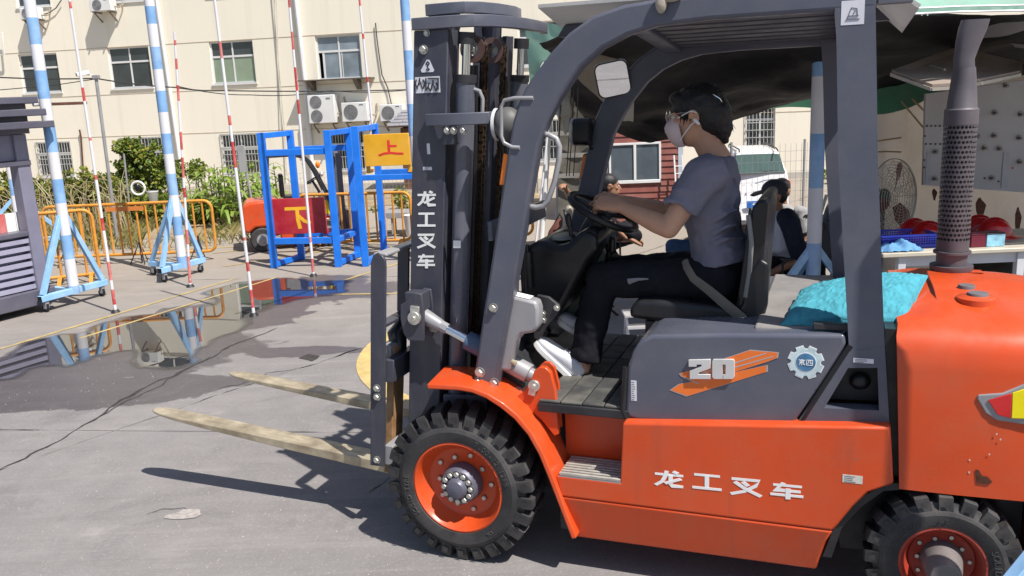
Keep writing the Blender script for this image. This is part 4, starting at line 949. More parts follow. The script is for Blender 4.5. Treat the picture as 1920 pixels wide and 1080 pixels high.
# exhaust stack with perforated guard
ex = Vector((-1.787, -.2, 0)); EXM = M('exhaust_grey', (.1, .092, .108), .5, metal=.2, var=.2, dust=.45, dcol=(.16, .13, .13), ds=8)
mb = MB(); mb.lathe([(.0, 1.148), (.078, 1.148), (.078, 1.132), (.06, 1.10)], ex, (0, 0, 1), 28); mb.lathe([(.056, 1.148), (.056, 1.195)], ex, (0, 0, 1), 28); mb.lathe([(.05, 1.194), (.068, 1.195), (.068, 1.204), (.05, 1.205)], ex, (0, 0, 1), 28); exo = P('exhaust', mb, EXM)
mb = MB(); nc, nr = 26, 24; z0, z1, R_ = 1.245, 1.69, .0585
dz = (z1 - z0) / nr; hr = .0058
def cylp(th, z): return ex + Vector((cos(th) * R_, sin(th) * R_, z))
for i in range(nr):
    for j in range(nc):
        th = 2 * pi * (j + .5 * (i % 2)) / nc; zc = z0 + dz * (i + .5); dt = pi / nc
        outer = [(-1, -1), (0, -1), (1, -1), (1, 0), (1, 1), (0, 1), (-1, 1), (-1, 0)]
        vs = [cylp(th + u * dt, zc + v * dz / 2) for u, v in outer]
        for u, v in outer:
            m = sqrt(u * u + v * v); vs.append(cylp(th + u / m * hr / R_, zc + v / m * hr))
        mb.add(vs, [(q, (q + 1) % 8, 8 + (q + 1) % 8, 8 + q) for q in range(8)])
mb.lathe([(R_, 1.206), (R_, z0)], ex, (0, 0, 1), nc * 2); P('perforated_guard', mb, EXM, exo, smooth=30, fix=False)
mb = MB(); mb.lathe([(.044, 1.205), (.044, 1.70)], ex, (0, 0, 1), 20); P('inner_pipe', mb, M('soot', (.03, .027, .027), .8, var=.4), exo)
mb = MB(); mb.lathe([(.0, 1.69), (.06, 1.69), (.06, 1.745), (.054, 1.75), (.053, 1.752), (.043, 1.86), (.038, 1.90)], ex, (0, 0, 1), 28); P('cone', mb, EXM, exo, smooth=50)
mb = MB(); mb.sweep([ex + Vector((0, 0, 1.885)), ex + Vector((.004, 0, 1.93)), ex + Vector((-.005, 0, 1.985)), ex + Vector((-.018, 0, 2.035)), ex + Vector((-.026, 0, 2.062))], [.036, .036, .042, .05, .05], [.036, .035, .036, .036, .033], n=20, side=(1, 0, 0), power=.75)
for v in mb.v:
    if v.z > 2.0: v.z += (-1.787 - v.x) * .28 * min(1, (v.z - 2.0) / .04)
P('outlet', mb, EXM, exo, smooth=45)

# ---------------- mast
def xm(h): return .404 - .0905 * h          # front face of the outer rails at height h
def rail(name, y0, y1, a0, a1, h0, h1, mat, parent=None, **k):
    return side(name, [(xm(h0) + a0, h0), (xm(h0) + a1, h0), (xm(h1) + a1, h1), (xm(h1) + a0, h1)], y0, y1, mat, parent, **k)
CHAR_ = CHAR; CHAR = CHAR_SHADED  # mast and carriage parts below take the shade-darkened charcoal
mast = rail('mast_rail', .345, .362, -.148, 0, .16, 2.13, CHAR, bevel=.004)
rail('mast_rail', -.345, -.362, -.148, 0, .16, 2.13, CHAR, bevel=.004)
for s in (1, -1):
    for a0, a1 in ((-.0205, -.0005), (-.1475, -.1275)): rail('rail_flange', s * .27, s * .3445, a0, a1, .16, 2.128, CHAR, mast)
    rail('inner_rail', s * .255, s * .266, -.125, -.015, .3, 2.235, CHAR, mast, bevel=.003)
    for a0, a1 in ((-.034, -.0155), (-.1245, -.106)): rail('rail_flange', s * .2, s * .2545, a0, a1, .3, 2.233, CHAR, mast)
def bow(name, h, hh, th, pts, mat=CHAR_):
    mb = MB(); n = len(pts); vs = []
    for i, (x, y) in enumerate(pts):
        a_ = Vector(pts[max(i - 1, 0)]); b_ = Vector(pts[min(i + 1, n - 1)]); d_ = (b_ - a_).normalized(); nn = Vector((-d_.y, d_.x)) * th / 2
        for sx, z in ((1, h), (-1, h), (-1, h + hh), (1, h + hh)): vs.append((x + nn.x * sx, y + nn.y * sx, z))
    fs = [(4 * i + q, 4 * i + (q + 1) % 4, 4 * i + 4 + (q + 1) % 4, 4 * i + 4 + q) for i in range(n - 1) for q in range(4)] + [(0, 1, 2, 3), tuple(4 * n - 4 + q for q in (3, 2, 1, 0))]
    mb.add(vs, fs); return P(name, mb, mat, mast, bevel=.003)
bow('top_crossmember', 2.131, .046, .03, [(.212, .362), (.10, .366), (.03, .36), (-.03, .335), (-.075, .27), (-.10, .15), (-.115, 0), (-.115, -.15), (-.105, -.27), (-.085, -.36)])
bow('inner_crossmember', 2.19, .045, .03, [(.20, .256), (.09, .262), (.04, .25), (.0, .2), (-.03, .08), (-.04, -.08), (-.02, -.2), (.04, -.25), (.2, -.256)])
boxp('top_bracket', (xm(2.2) - .10, .15, 2.14), (xm(2.2) - .03, .254, 2.236), CHAR, mast)
bow('middle_crossmember', 1.765, .046, .026, [(.172, .372), (.08, .40), (-.03, .40), (-.085, .37), (-.105, .30)])
bow('middle_crossmember', 1.30, .08, .02, [(-.06, .34), (-.07, 0), (-.06, -.34)]); bow('lower_crossmember', .52, .12, .02, [(.18, .36), (.0, .34), (-.02, 0), (.0, -.34), (.18, -.36)])
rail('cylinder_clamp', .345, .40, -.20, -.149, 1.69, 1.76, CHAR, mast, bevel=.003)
for px in (838, 850, 868): q = F(px, 245, .402); bolt((q.x, .4005, q.z), mast, .9)
for s in (1, -1):
    y = s * .31; ax = lambda h: (xm(h) - .205, y, h)
    mb = MB(); mb.cyl(ax(1.9), ax(2.09), .017, 16); r_ = P('lift_rod', mb, CHROME, mast)
    mb = MB(); mb.cyl(ax(.5), ax(1.93), .039, 24); P('lift_cylinder', mb, CHAR2, mast)
    mb = MB(); mb.cyl(ax(1.925), ax(1.955), .043, 24); P('cylinder_gland', mb, BLACKM, mast); mb = MB(); mb.cyl(ax(2.07), ax(2.115), .034, 20); P('rod_head', mb, BLACKM, mast)
    mb = MB(); mb.sweep([Vector(ax(1.9)) + Vector((-.03, 0, 0)), Vector(ax(1.9)) + Vector((-.06, 0, -.01)), Vector(ax(1.86)) + Vector((-.075, 0, 0)), Vector(ax(1.8)) + Vector((-.075, 0, 0))], .008, n=8); P('hydraulic_pipe', mb, GREYM, mast)
    # lifting chain and its sheave
    yc = s * .105; mb = MB(); nL = 74
    for q in range(nL):
        h = 2.06 - q * .02; x = xm(h) - .20; off = (.010 if q % 2 else .016)
        for e in (-1, 1): mb.box((x - .009, yc + e * off - .002, h - .0145), (x + .009, yc + e * off + .002, h + .0145))
        mb.cyl((x, yc - .017, h + .009), (x, yc + .017, h + .009), .005, 6)
    P('lift_chain', mb, CHAINM, mast, smooth=0)
    mb = MB(); c0 = Vector((xm(2.06) - .15, yc, 2.06)); mb.lathe([(.03, -.02), (.055, -.02), (.055, -.014), (.046, -.012), (.046, .012), (.055, .014), (.055, .02), (.03, .02), (.03, -.02)], c0, (0, 1, 0), 28); P('chain_sheave', mb, M('sheave_brown', (.13, .08, .075), .5, metal=.3, var=.2), mast)
    bolt((c0.x, c0.y + s * .021, c0.z), mast, 1.3, (0, 0, 0 if s > 0 else pi))
    mb = MB(); mb.sweep([(xm(1.9) - .19, s * .17, 1.95), (xm(1.5) - .2, s * .175, 1.5), (xm(1) - .2, s * .17, 1.0), (xm(.6) - .18, s * .15, .6)], .013, n=8); P('hose', mb, BLACKP, mast)
for q in ((.03, 1.0), (-.03, .8)):
    mb = MB(); mb.sweep([(xm(2) - .1, q[0], 2.0), (xm(1.5) - .1, q[0], 1.5), (xm(q[1]) - .1, q[0], q[1])], .014, n=8); P('hose', mb, BLACKP, mast)
q = F(794, 93, .363); bolt((q.x, .3625, q.z), mast, 1.1); q = F(800, 62, .363); bolt((q.x, .3625, q.z), mast, .8)
# words and warning plates on the mast side
for i, ch in enumerate(('long', 'gong', 'cha', 'che')):
    x0, x1 = 783 - .5 * i, 817 - .5 * i; y0 = (359, 398, 437, 477)[i]; y1 = (386, 425, 465, 503)[i]
    a = F(x0, y1, .3625); b = F(x1, y1, .3625); c = F(x0, y0, .3625)
    P('painted_word', strokes(HAN[ch], .15, (a.x, .3625, a.z), Vector((b.x - a.x, 0, b.z - a.z)), Vector((c.x - a.x, 0, c.z - a.z)), Vector((0, 1, 0)), .0006), WHITEP, mast, smooth=0)
side('warning_plate', [f2(x, y, .363) for x, y in [(791, 136), (789, 132), (800, 112), (805, 112), (814, 132), (812, 135)]], .3625, .3635, STICK, mast, smooth=0)
pict([[(802, 115), (805, 119), (802, 123), (799, 119), (802, 115)], [(802, 122), (802, 127), (805, 130), (802, 132), (799, 130)]], .364, .004, PRINT)
sticker(778, 145, 826, 173, .3625, parent=mast, name='warning_plate', marks=False)
pict([[(782, 166), (787, 150), (792, 166)], [(784, 157), (790, 157)], [(787, 146), (787, 150)], [(781, 149), (779, 157), (783, 167)], [(793, 149), (797, 157), (793, 167)], [(799, 146), (799, 170), (803, 164)], [(808, 170), (812, 155), (817, 170)], [(812, 150), (812, 156)], [(805, 155), (803, 163), (808, 171)], [(818, 155), (821, 163), (817, 171)], [(803, 147), (822, 147), (822, 168)]], .3635, .0045, PRINT)
sticker(800, 269, 807, 289, .3625, parent=mast, marks=False); sticker(793, 313, 810, 319, .3625, parent=mast)
cyl_l = F(858, 455, .35); side('sticker', [f2(x, y, .352) for x, y in [(850, 451), (864, 451), (864, 465), (850, 465)]], .3515, .353, WHITEP, mast, smooth=0)
# tilt cylinder
pa = F(785, 592, .43); pb = F(1010, 715, .43); dirv = (pb - pa).normalized()
for y0, y1 in ((.362, .375), (.445, .462)):
    side('tilt_bracket', [(pa.x + .03, pa.z + .07), (pa.x + .065, pa.z + .05), (pa.x + .07, pa.z - .01), (pa.x + .06, pa.z - .07), (pa.x + .04, pa.z - .10), (pa.x - .03, pa.z - .10), (pa.x - .04, pa.z + .03), (pa.x - .035, pa.z + .10), (pa.x + .0, pa.z + .105)], y0, y1, CHAR, mast, bevel=.004)
boxp('tilt_bracket', (pa.x + .05, .3755, pa.z + .02), (pa.x - .03, .4445, pa.z + .1), CHAR, mast, bevel=.004)
mb = MB(); mb.cyl((pa.x, .455, pa.z), (pa.x, .478, pa.z), .028, 20); mb.cyl((pa.x, .478, pa.z), (pa.x, .488, pa.z), .012, 12); mb.beam((pa.x, .466, pa.z), (pa.x - .005, .466, pa.z + .05), .012, .04, up=(1, 0, 0)); P('tilt_pin', mb, STEEL, mast, bevel=.002)
q = F(809, 617, .40); bolt((q.x, .38, q.z), mast, 1.2)
yt = .41
def tp(t): p = pa + dirv * t; return (p.x, yt, p.z)
Lt = (pb - pa).length
mb = MB(); mb.limb([tp(.0), tp(.09)], [.036, .026], n=16); P('rod_end', mb, GREYM, mast); mb = MB(); mb.cyl(tp(.09), tp(.13), .024, 8); P('rod_nut', mb, GREYM, mast); mb = MB(); mb.cyl(tp(.12), tp(.26), .0185, 20); P('tilt_rod', mb, CHROME, mast)
mb = MB(); mb.cyl(tp(.225), tp(.36), .040, 24); P('tilt_cylinder', mb, M('blue_grey_paint', (.05, .09, .17), .35, var=.1, dust=.2), mast, bevel=.004); mb = MB(); mb.cyl(tp(.36), tp(Lt - .05), .040, 24); tb = P('tilt_cylinder', mb, GREYM, mast, bevel=.004)
mb = MB(); mb.cyl(tp(Lt - .05), tp(Lt), .028, 16); P('rod_end', mb, GREYM, mast)
mb = MB(); mb.sweep([(tp(.40)[0], .455, tp(.40)[2] + .035), (tp(.48)[0], .458, tp(.48)[2] + .04)], .009, n=8); P('hose_fitting', mb, M('brass', (.5, .45, .3), .4, metal=.6), mast)
anch = [(-.19, .695), (-.235, .73), (-.26, .775), (-.276, .815), (-.298, .832), (-.322, .832), (-.344, .812), (-.36, .74), (-.368, .56), (-.35, .55), (-.30, .61)]
side('tilt_anchor', anch, .455, .48, ORANGE, bevel=.004); side('tilt_anchor', [(x * .94 - .0, z - .015) for x, z in anch], .35, .365, ORANGE, bevel=.004)
mb = MB(); mb.cyl((pb.x, .481, pb.z), (pb.x, .492, pb.z), .024, 20); mb.cyl((pb.x, .492, pb.z), (pb.x, .50, pb.z), .01, 12); mb.beam((pb.x, .486, pb.z + .01), (pb.x + .012, .486, pb.z - .04), .01, .03, up=(1, 0, 0)); P('tilt_pin', mb, STEEL, bevel=.002)
for px, py in ((900, 698), (925, 577), (927, 718), (897, 716)): q = F(px, py, .5); bolt((q.x, .5005, q.z), None, 1.25 if py != 577 else 1.1)

# ---------------- carriage, load backrest and forks
def xc(h): return .512 - .0905 * h
def crail(name, y0, y1, a0, a1, h0, h1, mat, parent=None, **k):
    return side(name, [(xc(h0) + a0, h0), (xc(h0) + a1, h0), (xc(h1) + a1, h1), (xc(h1) + a0, h1)], y0, y1, mat, parent, **k)
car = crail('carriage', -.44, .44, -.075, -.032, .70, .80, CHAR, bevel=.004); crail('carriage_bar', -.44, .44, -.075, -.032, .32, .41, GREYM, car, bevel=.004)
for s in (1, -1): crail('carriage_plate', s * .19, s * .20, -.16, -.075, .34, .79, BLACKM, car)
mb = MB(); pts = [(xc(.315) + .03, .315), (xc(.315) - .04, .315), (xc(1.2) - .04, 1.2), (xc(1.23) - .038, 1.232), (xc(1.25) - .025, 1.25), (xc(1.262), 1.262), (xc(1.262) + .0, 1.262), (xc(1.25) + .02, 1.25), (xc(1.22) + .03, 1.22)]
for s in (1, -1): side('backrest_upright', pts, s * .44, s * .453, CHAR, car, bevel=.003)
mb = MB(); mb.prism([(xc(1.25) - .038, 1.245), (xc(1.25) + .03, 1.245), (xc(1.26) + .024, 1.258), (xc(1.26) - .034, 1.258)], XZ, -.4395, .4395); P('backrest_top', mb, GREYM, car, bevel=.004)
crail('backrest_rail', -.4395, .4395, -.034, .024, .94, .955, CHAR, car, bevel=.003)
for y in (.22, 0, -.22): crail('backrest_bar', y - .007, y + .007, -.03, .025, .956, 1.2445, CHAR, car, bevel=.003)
for px, py in ((707, 728), (707, 744), (707, 862)): q = F(px, py, .4535); bolt((q.x, .4535, q.z), car, 1.0)
def fork(y):
    mb = MB(); W = .05
    def bl(x): return .285 + (x - .5) * .0895          # top of the blade
    secs = [(.46, .30, .052, 1), (.56, .30, .05, 1), (1.0, 0, .042, 1), (1.5, 0, .026, 1), (1.68, 0, .018, .98), (1.76, 0, .014, .84), (1.81, 0, .012, .58), (1.83, 0, .010, .3)]
    vs = []
    for x, _, th, wf in secs: z = bl(x); vs += [(x, y - W * wf, z), (x, y + W * wf, z), (x, y + W * wf, z - th), (x, y - W * wf, z - th)]
    fs = [(4 * i + a, 4 * i + (a + 1) % 4, 4 * i + 4 + (a + 1) % 4, 4 * i + 4 + a) for i in range(len(secs) - 1) for a in range(4)] + [(3, 2, 1, 0), tuple(4 * (len(secs) - 1) + a for a in range(4))]
    mb.add(vs, fs); o = P('fork', mb, FORKM, car, bevel=.004)
    mb = MB(); mb.prism([(xc(.225) + .02, .232), (xc(.225) - .022, .24), (xc(.83) - .031, .83), (xc(.83) + .005, .83), (xc(.3) + .012, .30)], XZ, y - W, y + W); P('fork_shank', mb, FORKO, o, bevel=.004)
fork(.30); fork(-.30)
mb = MB(); mb.sweep([(xc(.80) - .02, .29, .80), (xc(.86), .27, .86), (xc(.9) - .02, .22, .90), (xc(.9) - .07, .17, .885), (xc(.85) - .09, .14, .83), (xc(.78) - .08, .13, .74)], [.035, .045, .05, .05, .045, .04], n=12); P('side_shift_cylinder', mb, BLACKP, car); mb = MB(); mb.cyl((xc(.93) - .02, .2, .90), (xc(.94) - .02, .2, .955), .02, 12); P('hose_fitting', mb, BLACKM, car)
boxp('side_shift_bracket', (xc(.8) - .03, .25, .78), (xc(.8) + .03, .38, .84), GREYM, car, bevel=.004)

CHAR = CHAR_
# ---------------- cab
mb = MB(); mb.prism([(-.125, 1.02), (-.12, 1.20), (-.155, 1.25), (-.215, 1.283), (-.29, 1.262), (-.33, 1.262), (-.40, 1.33), (-.47, 1.30), (-.46, 1.245), (-.42, 1.2), (-.30, .98), (-.24, .93), (-.15, .96)], XZ, -.17, .20); cowl = P('cowl', mb, BLACKP, bevel=.025, seg=3, smooth=50)
mb = MB(); c0 = F(1053, 457, .07); mb.ell((c0.x - .01, .04, 1.273), (.062, .10, .012)); P('cowl_cap', mb, M('dusty_grey_cap', (.2, .22, .2), .5, var=.1, dust=.4), cowl)
mb = MB(); mb.cyl((-.165, .203, 1.235), (-.165, .203, 1.08), .022, 14); mb.cyl((-.165, .203, 1.235), (-.165, .203, 1.265), .009, 10); P('reservoir', mb, BLACKP, cowl)
side('cowl_base', [(-.12, 1.03), (-.25, 1.03), (-.20, .93), (-.08, .88)], -.24, .24, BLACKM, bevel=.01)
brk = side('side_bracket', [(-.145, 1.118), (-.29, 1.09), (-.298, 1.06), (-.295, .99), (-.275, .965), (-.225, .955), (-.20, .925), (-.17, .80), (-.10, .80)], .40, .468, GREYM, bevel=.012)
mb = MB(); mb.add([(-.16, .405, 1.1165), (-.26, .405, 1.0975), (-.26, .46, 1.0975), (-.16, .46, 1.1165)], [(0, 1, 2, 3)]); P('label', mb, WHITEP, brk, smooth=0)
mb = MB(); mb.add([(-.155, .41, 1.1185), (-.19, .41, 1.1118), (-.19, .44, 1.1118), (-.155, .44, 1.1185)], [(0, 1, 2, 3)]); P('label', mb, YELLOWL, brk, smooth=0)
lev = side('lever_plate', [f2(x, y, .36) for x, y in [(1008, 552), (1030, 556), (1050, 572), (1046, 588), (1026, 612), (1012, 636), (1002, 634), (1000, 600)]], .35, .37, BLACKM, bevel=.004)
for px, py in ((1044, 577), (1018, 588), (1019, 600)): q = F(px, py, .37); bolt((q.x, .3705, q.z), lev, .8)
# steering wheel and column
sc = Vector((-.437, 0, 1.374)); sn = Vector((-.47, 0, .883)).normalized(); su = Vector((.883, 0, .47)).normalized(); syv = Vector((0, 1, 0))
mb = MB(); RW = .152; mb.sweep([sc + su * RW * cos(2 * pi * q / 48) + syv * RW * sin(2 * pi * q / 48) for q in range(48)], .0145, n=12, closed=True); sw = P('steering_wheel', mb, BLACKP, smooth=60)
for q in range(3):
    a = 2 * pi * q / 3; mb = MB(); mb.beam(sc - sn * .012, sc - sn * .004 + su * RW * cos(a) + syv * RW * sin(a), .03, .01, up=sn); P('spoke', mb, BLACKP, sw, bevel=.003)
mb = MB(); mb.lathe([(0, .008), (.035, .006), (.045, -.004), (.045, -.03), (.03, -.05)], sc - sn * .006, sn, 24); P('boss', mb, BLACKP, sw)
mb = MB(); mb.sweep([sc - sn * .03, sc - sn * .1, Vector((-.30, 0, 1.08))], [.05, .055, .06], n=14); P('steering_column', mb, BLACKP)
mb = MB(); mb.sweep([Vector((-.40, .06, 1.28)), Vector((-.38, .13, 1.26)), Vector((-.34, .15, 1.30)), Vector((-.335, .15, 1.345))], .01, n=8); mb.limb([(-.335, .15, 1.34), (-.33, .15, 1.375)], [.013, .013], n=10); P('direction_lever', mb, BLACKP)
for k in range(2):
    x = -.455 - .028 * k; mb = MB(); mb.sweep([(x + .16, -.02 + .05 * k, .86), (x + .04, -.02 + .05 * k, 1.05), (x, -.02 + .05 * k, 1.225)], .006, n=8); mb.limb([(x, -.02 + .05 * k, 1.215), (x - .002, -.02 + .05 * k, 1.26)], [.016, .013], n=10); P('control_lever', mb, BLACKP)
mb = MB(); mb.beam((-.26, -.07, .90), (-.42, -.07, 1.19), .04, .012, up=(0, 1, 0)); P('column_trim', mb, M('pale_green_trim', (.2, .24, .2), .5, dust=.3), smooth=0)
mb = MB(); mb.box((-.15, -.16, .795), (-.20, -.06, .81)); mb.sweep([(-.15, -.11, .80), (-.10, -.11, .9)], .01, n=6); P('pedal', mb, BLACKM); mb = MB(); mb.box((-.12, .05, .80), (-.17, .15, .815)); mb.sweep([(-.12, .1, .81), (-.08, .1, .92)], .01, n=6); P('pedal', mb, BLACKM)
# seat
mb = MB(); mb.prism([(-.60, .985), (-.605, 1.03), (-.635, 1.058), (-.75, 1.062), (-1.02, 1.045), (-1.09, 1.05), (-1.09, .985), (-1.0, .97), (-.7, .975)], XZ, -.25, .25); seat = P('seat', mb, BLACKP, bevel=.02, seg=3, smooth=50)
mb = MB(); mb.prism([(-1.005, 1.0), (-1.03, 1.17), (-1.05, 1.35), (-1.07, 1.43), (-1.09, 1.452), (-1.112, 1.456), (-1.126, 1.44), (-1.116, 1.3), (-1.105, 1.12), (-1.10, 1.03), (-1.08, .985), (-1.03, .975)], XZ, -.235, .235); P('seat_back', mb, BLACKP, seat, bevel=.022, seg=3, smooth=50)
mb = MB(); mb.sweep([(-1.055, .242, 1.40), (-1.068, .243, 1.30), (-1.062, .246, 1.18), (-1.05, .25, 1.09)], .009, n=8); P('piping', mb, M('grey_piping', (.2, .2, .2), .6), seat)
mb = MB(); mb.prism([(-.98, 1.0), (-1.04, 1.06), (-1.055, 1.16), (-1.10, 1.24), (-1.135, 1.22), (-1.13, 1.06), (-1.115, .995), (-1.08, .97), (-1.0, .972)], XZ, .2, .254); P('seat_side', mb, BLACKP, seat, bevel=.012, seg=3)
boxp('seat_base', (-.66, -.22, .90), (-1.10, .22, .968), BLACKM)
q = F(1392, 600, .255); bolt((q.x, .2555, q.z), seat, 1.3)
bp = [F(1392, 597, .262), F(1365, 575, .262), F(1330, 545, .25), F(1300, 522, .24), F(1287, 500, .225), F(1284, 488, .20)]
mb = MB(); mb.sweep(bp, [.004] * 6, [.02, .02, .018, .016, .015, .013], n=8, side=(0, 1, 0)); P('seat_belt', mb, M('belt_webbing', (.13, .115, .1), .8, var=.1, bump=.3, bs=200), seat)
def rrect(w, h, r):
    out = []
    for cx, cy, a0 in ((w - r, h - r, 0), (-w + r, h - r, 90), (-w + r, -h + r, 180), (w - r, -h + r, 270)):
        for q in range(5): a = radians(a0 + 22.5 * q); out.append((cx + r * cos(a), cy + r * sin(a)))
    return out
# lamps, lamp guard, mirror, handle
for s in (1, -1):
    c0 = Vector((-.17, .375, 1.762)) if s > 0 else F(1092, 247, -.40); mb = MB(); mb.ell(c0, (.062, .058, .066)) if s > 0 else mb.prism(rrect(.055, .062, .028), lambda u, v, t: c0 + Vector((t, u, v)), -.04, .03); hl = P('headlamp', mb, M('lamp_grey', (.1, .1, .1), .5) if s > 0 else BLACKP)
    mb = MB(); mb.lathe([(.06, 0), (.063, .012), (.05, .014), (0, .016)], c0 + Vector((.035, 0, 0)), (1, 0, 0), 24); P('lens', mb, M('lamp_lens', (.5, .5, .52), .15), hl)
    mb = MB(); mb.sweep([c0 + Vector((-.03, 0, -.05)), c0 + Vector((-.03, s * .03, -.08)), c0 + Vector((-.09, s * .07, -.08))], .008, n=8); P('lamp_arm', mb, BLACKM, hl)
    mb = MB(); z0, z1 = 1.54, 1.655; dx = 0 if s > 0 else F(1096, 312, -.46).x + .19; dz = 0 if s > 0 else F(1096, 312, -.46).z - 1.6
    mb.prism([(-.165 + dx, z0 + dz), (-.19 + dx, z0 + .002 + dz), (-.21 + dx, z1 + dz), (-.188 + dx, z1 + .004 + dz)], XZ, s * .44, s * .485); P('indicator', mb, AMBER, bevel=.005)
    boxp('indicator_base', (-.195 + dx, s * .445, 1.52 + dz), (-.23 + dx, s * .48, 1.66 + dz), BLACKP)
g1 = [F(x, y, .5) for x, y in [(1000, 184), (965, 184), (946, 188), (940, 200), (940, 255), (945, 268), (960, 276), (975, 277)]]
mb = MB(); mb.sweep(g1, .0075, n=8); mb.sweep([F(x, y, .40) for x, y in [(1000, 186), (1000, 215), (985, 262), (975, 275)]], .0065, n=8); mb.sweep([F(975, 277, .5), F(975, 275, .40)], .0065, n=8); mb.sweep([F(1000, 184, .5), F(1000, 186, .40)], .0065, n=8); P('lamp_guard', mb, GREYM, smooth=50)
h1 = [F(x, y, .46) for x, y in [(1015, 250), (1030, 253), (1043, 260), (1049, 275), (1048, 300), (1040, 340), (1028, 375), (1020, 386), (1005, 389), (988, 386)]]
mb = MB(); mb.sweep(h1, .0105, n=10); P('grab_handle', mb, GREYM, smooth=60)
mc = F(1149, 148, -.40); mb = MB(); n_ = Vector((-.27, .94, -.27)).normalized(); sx = Vector((0, 0, 1)).cross(n_).normalized(); sz = n_.cross(sx)
tilt = Matrix.Rotation(radians(10), 3, n_); sx = tilt @ sx; sz = tilt @ sz
def rr(w, h, r, d):
    out = []
    for cx, cy, a0 in ((w - r, h - r, 0), (-w + r, h - r, 90), (-w + r, -h + r, 180), (w - r, -h + r, 270)):
        for q in range(5): a = radians(a0 + 22.5 * q); out.append(mc + sx * (cx + r * cos(a)) + sz * (cy + r * sin(a)) + n_ * d)
    return out
def loft(mb, rings):
    N = len(rings[0]); 
    for rg in rings: mb.v += [Vector(v) for v in rg]
    for i in range(len(rings) - 1):
        for j in range(N): mb.f.append((i * N + j, i * N + (j + 1) % N, (i + 1) * N + (j + 1) % N, (i + 1) * N + j))
    mb.f.append(tuple(range(N - 1, -1, -1))); mb.f.append(tuple((len(rings) - 1) * N + j for j in range(N)))
loft(mb, [rr(.055, .06, .025, -.035), rr(.076, .080, .03, -.012), rr(.076, .080, .03, .004)]); mir = P('mirror', mb, BLACKP, smooth=40)
mb = MB(); mb.v += rr(.070, .075, .028, .0065); mb.f.append(tuple(range(len(mb.v)))); P('mirror_glass', mb, MIRROR, mir, smooth=0)
mb = MB(); mb.sweep([mc - n_ * .02 - sz * .05, mc - n_ * .05 - sz * .14 , Vector((-.37, -.44, 1.76))], .009, n=8); P('mirror_arm', mb, BLACKM, mir)
# ================================================================== PEOPLE
def remesh(o, vox, it=4, fac=0.5):
    r = o.modifiers.new('remesh', 'REMESH'); r.mode = 'VOXEL'; r.voxel_size = vox; r.use_smooth_shade = True
    if it: s = o.modifiers.new('smooth', 'SMOOTH'); s.factor = fac; s.iterations = it
    return o
_tex = {}
def folds(o, strength, size, axis=None):
    if size not in _tex:
        t = bpy.data.textures.new('cloth_folds', 'CLOUDS'); t.noise_scale = size; t.noise_depth = 2; _tex[size] = t
    d = o.modifiers.new('folds', 'DISPLACE'); d.texture = _tex[size]; d.strength = strength; d.mid_level = 0.5; d.texture_coords = 'LOCAL'
    return o
def hand(mb, wrist, fwd, back, s=1, curl=(35, 50, 40), spread=0.0, thumb=1.0, size=1.0):
    """palm, four unequal fingers and a thumb; s = +1 when the thumb leaves on the side back x fwd"""
    w = Vector(wrist); f = Vector(fwd).normalized(); u = Vector(back); u = (u - f * u.dot(f)).normalized(); l = u.cross(f) * s
    k = size
    mb.limb([w - f * .01, w + f * .03 * k, w + f * .06 * k, w + f * .085 * k], [.026 * k, .033 * k, .039 * k, .037 * k], [.021 * k, .018 * k, .017 * k, .014 * k], n=12, side=l)
    for i, (ln, r) in enumerate(((.9, .0085), (1.0, .009), (.95, .0085), (.76, .0075))):
        off = (1.5 - i) * .0195 * k; p = w + f * (.082 - .006 * abs(i - 1.2)) * k + l * off
        d = f.copy(); pts = [p - f * .015 * k, p]
        for seg, c in zip((.044, .027, .022), curl):
            rot = Matrix.Rotation(radians(c + 3 * i), 3, u.cross(f)); ax = u.cross(d).normalized()
            d = Matrix.Rotation(radians(c), 3, ax) @ d if True else d
            p = p + d * seg * ln * k; pts.append(p)
        mb.limb(pts, [r * 1.05 * k, r * 1.1 * k, r * k, r * .95 * k, r * .8 * k], n=8)
    p = w + f * .022 * k + l * .022 * k; d = (f * .75 + l * .65 - u * .35 * thumb).normalized(); d2 = (f * .9 + l * .1 - u * .45 * thumb).normalized()
    mb.limb([p, p + d * .036 * k, p + d * .036 * k + d2 * .03 * k, p + d * .036 * k + d2 * .055 * k], [.015 * k, .0125 * k, .0105 * k, .0085 * k], n=8)
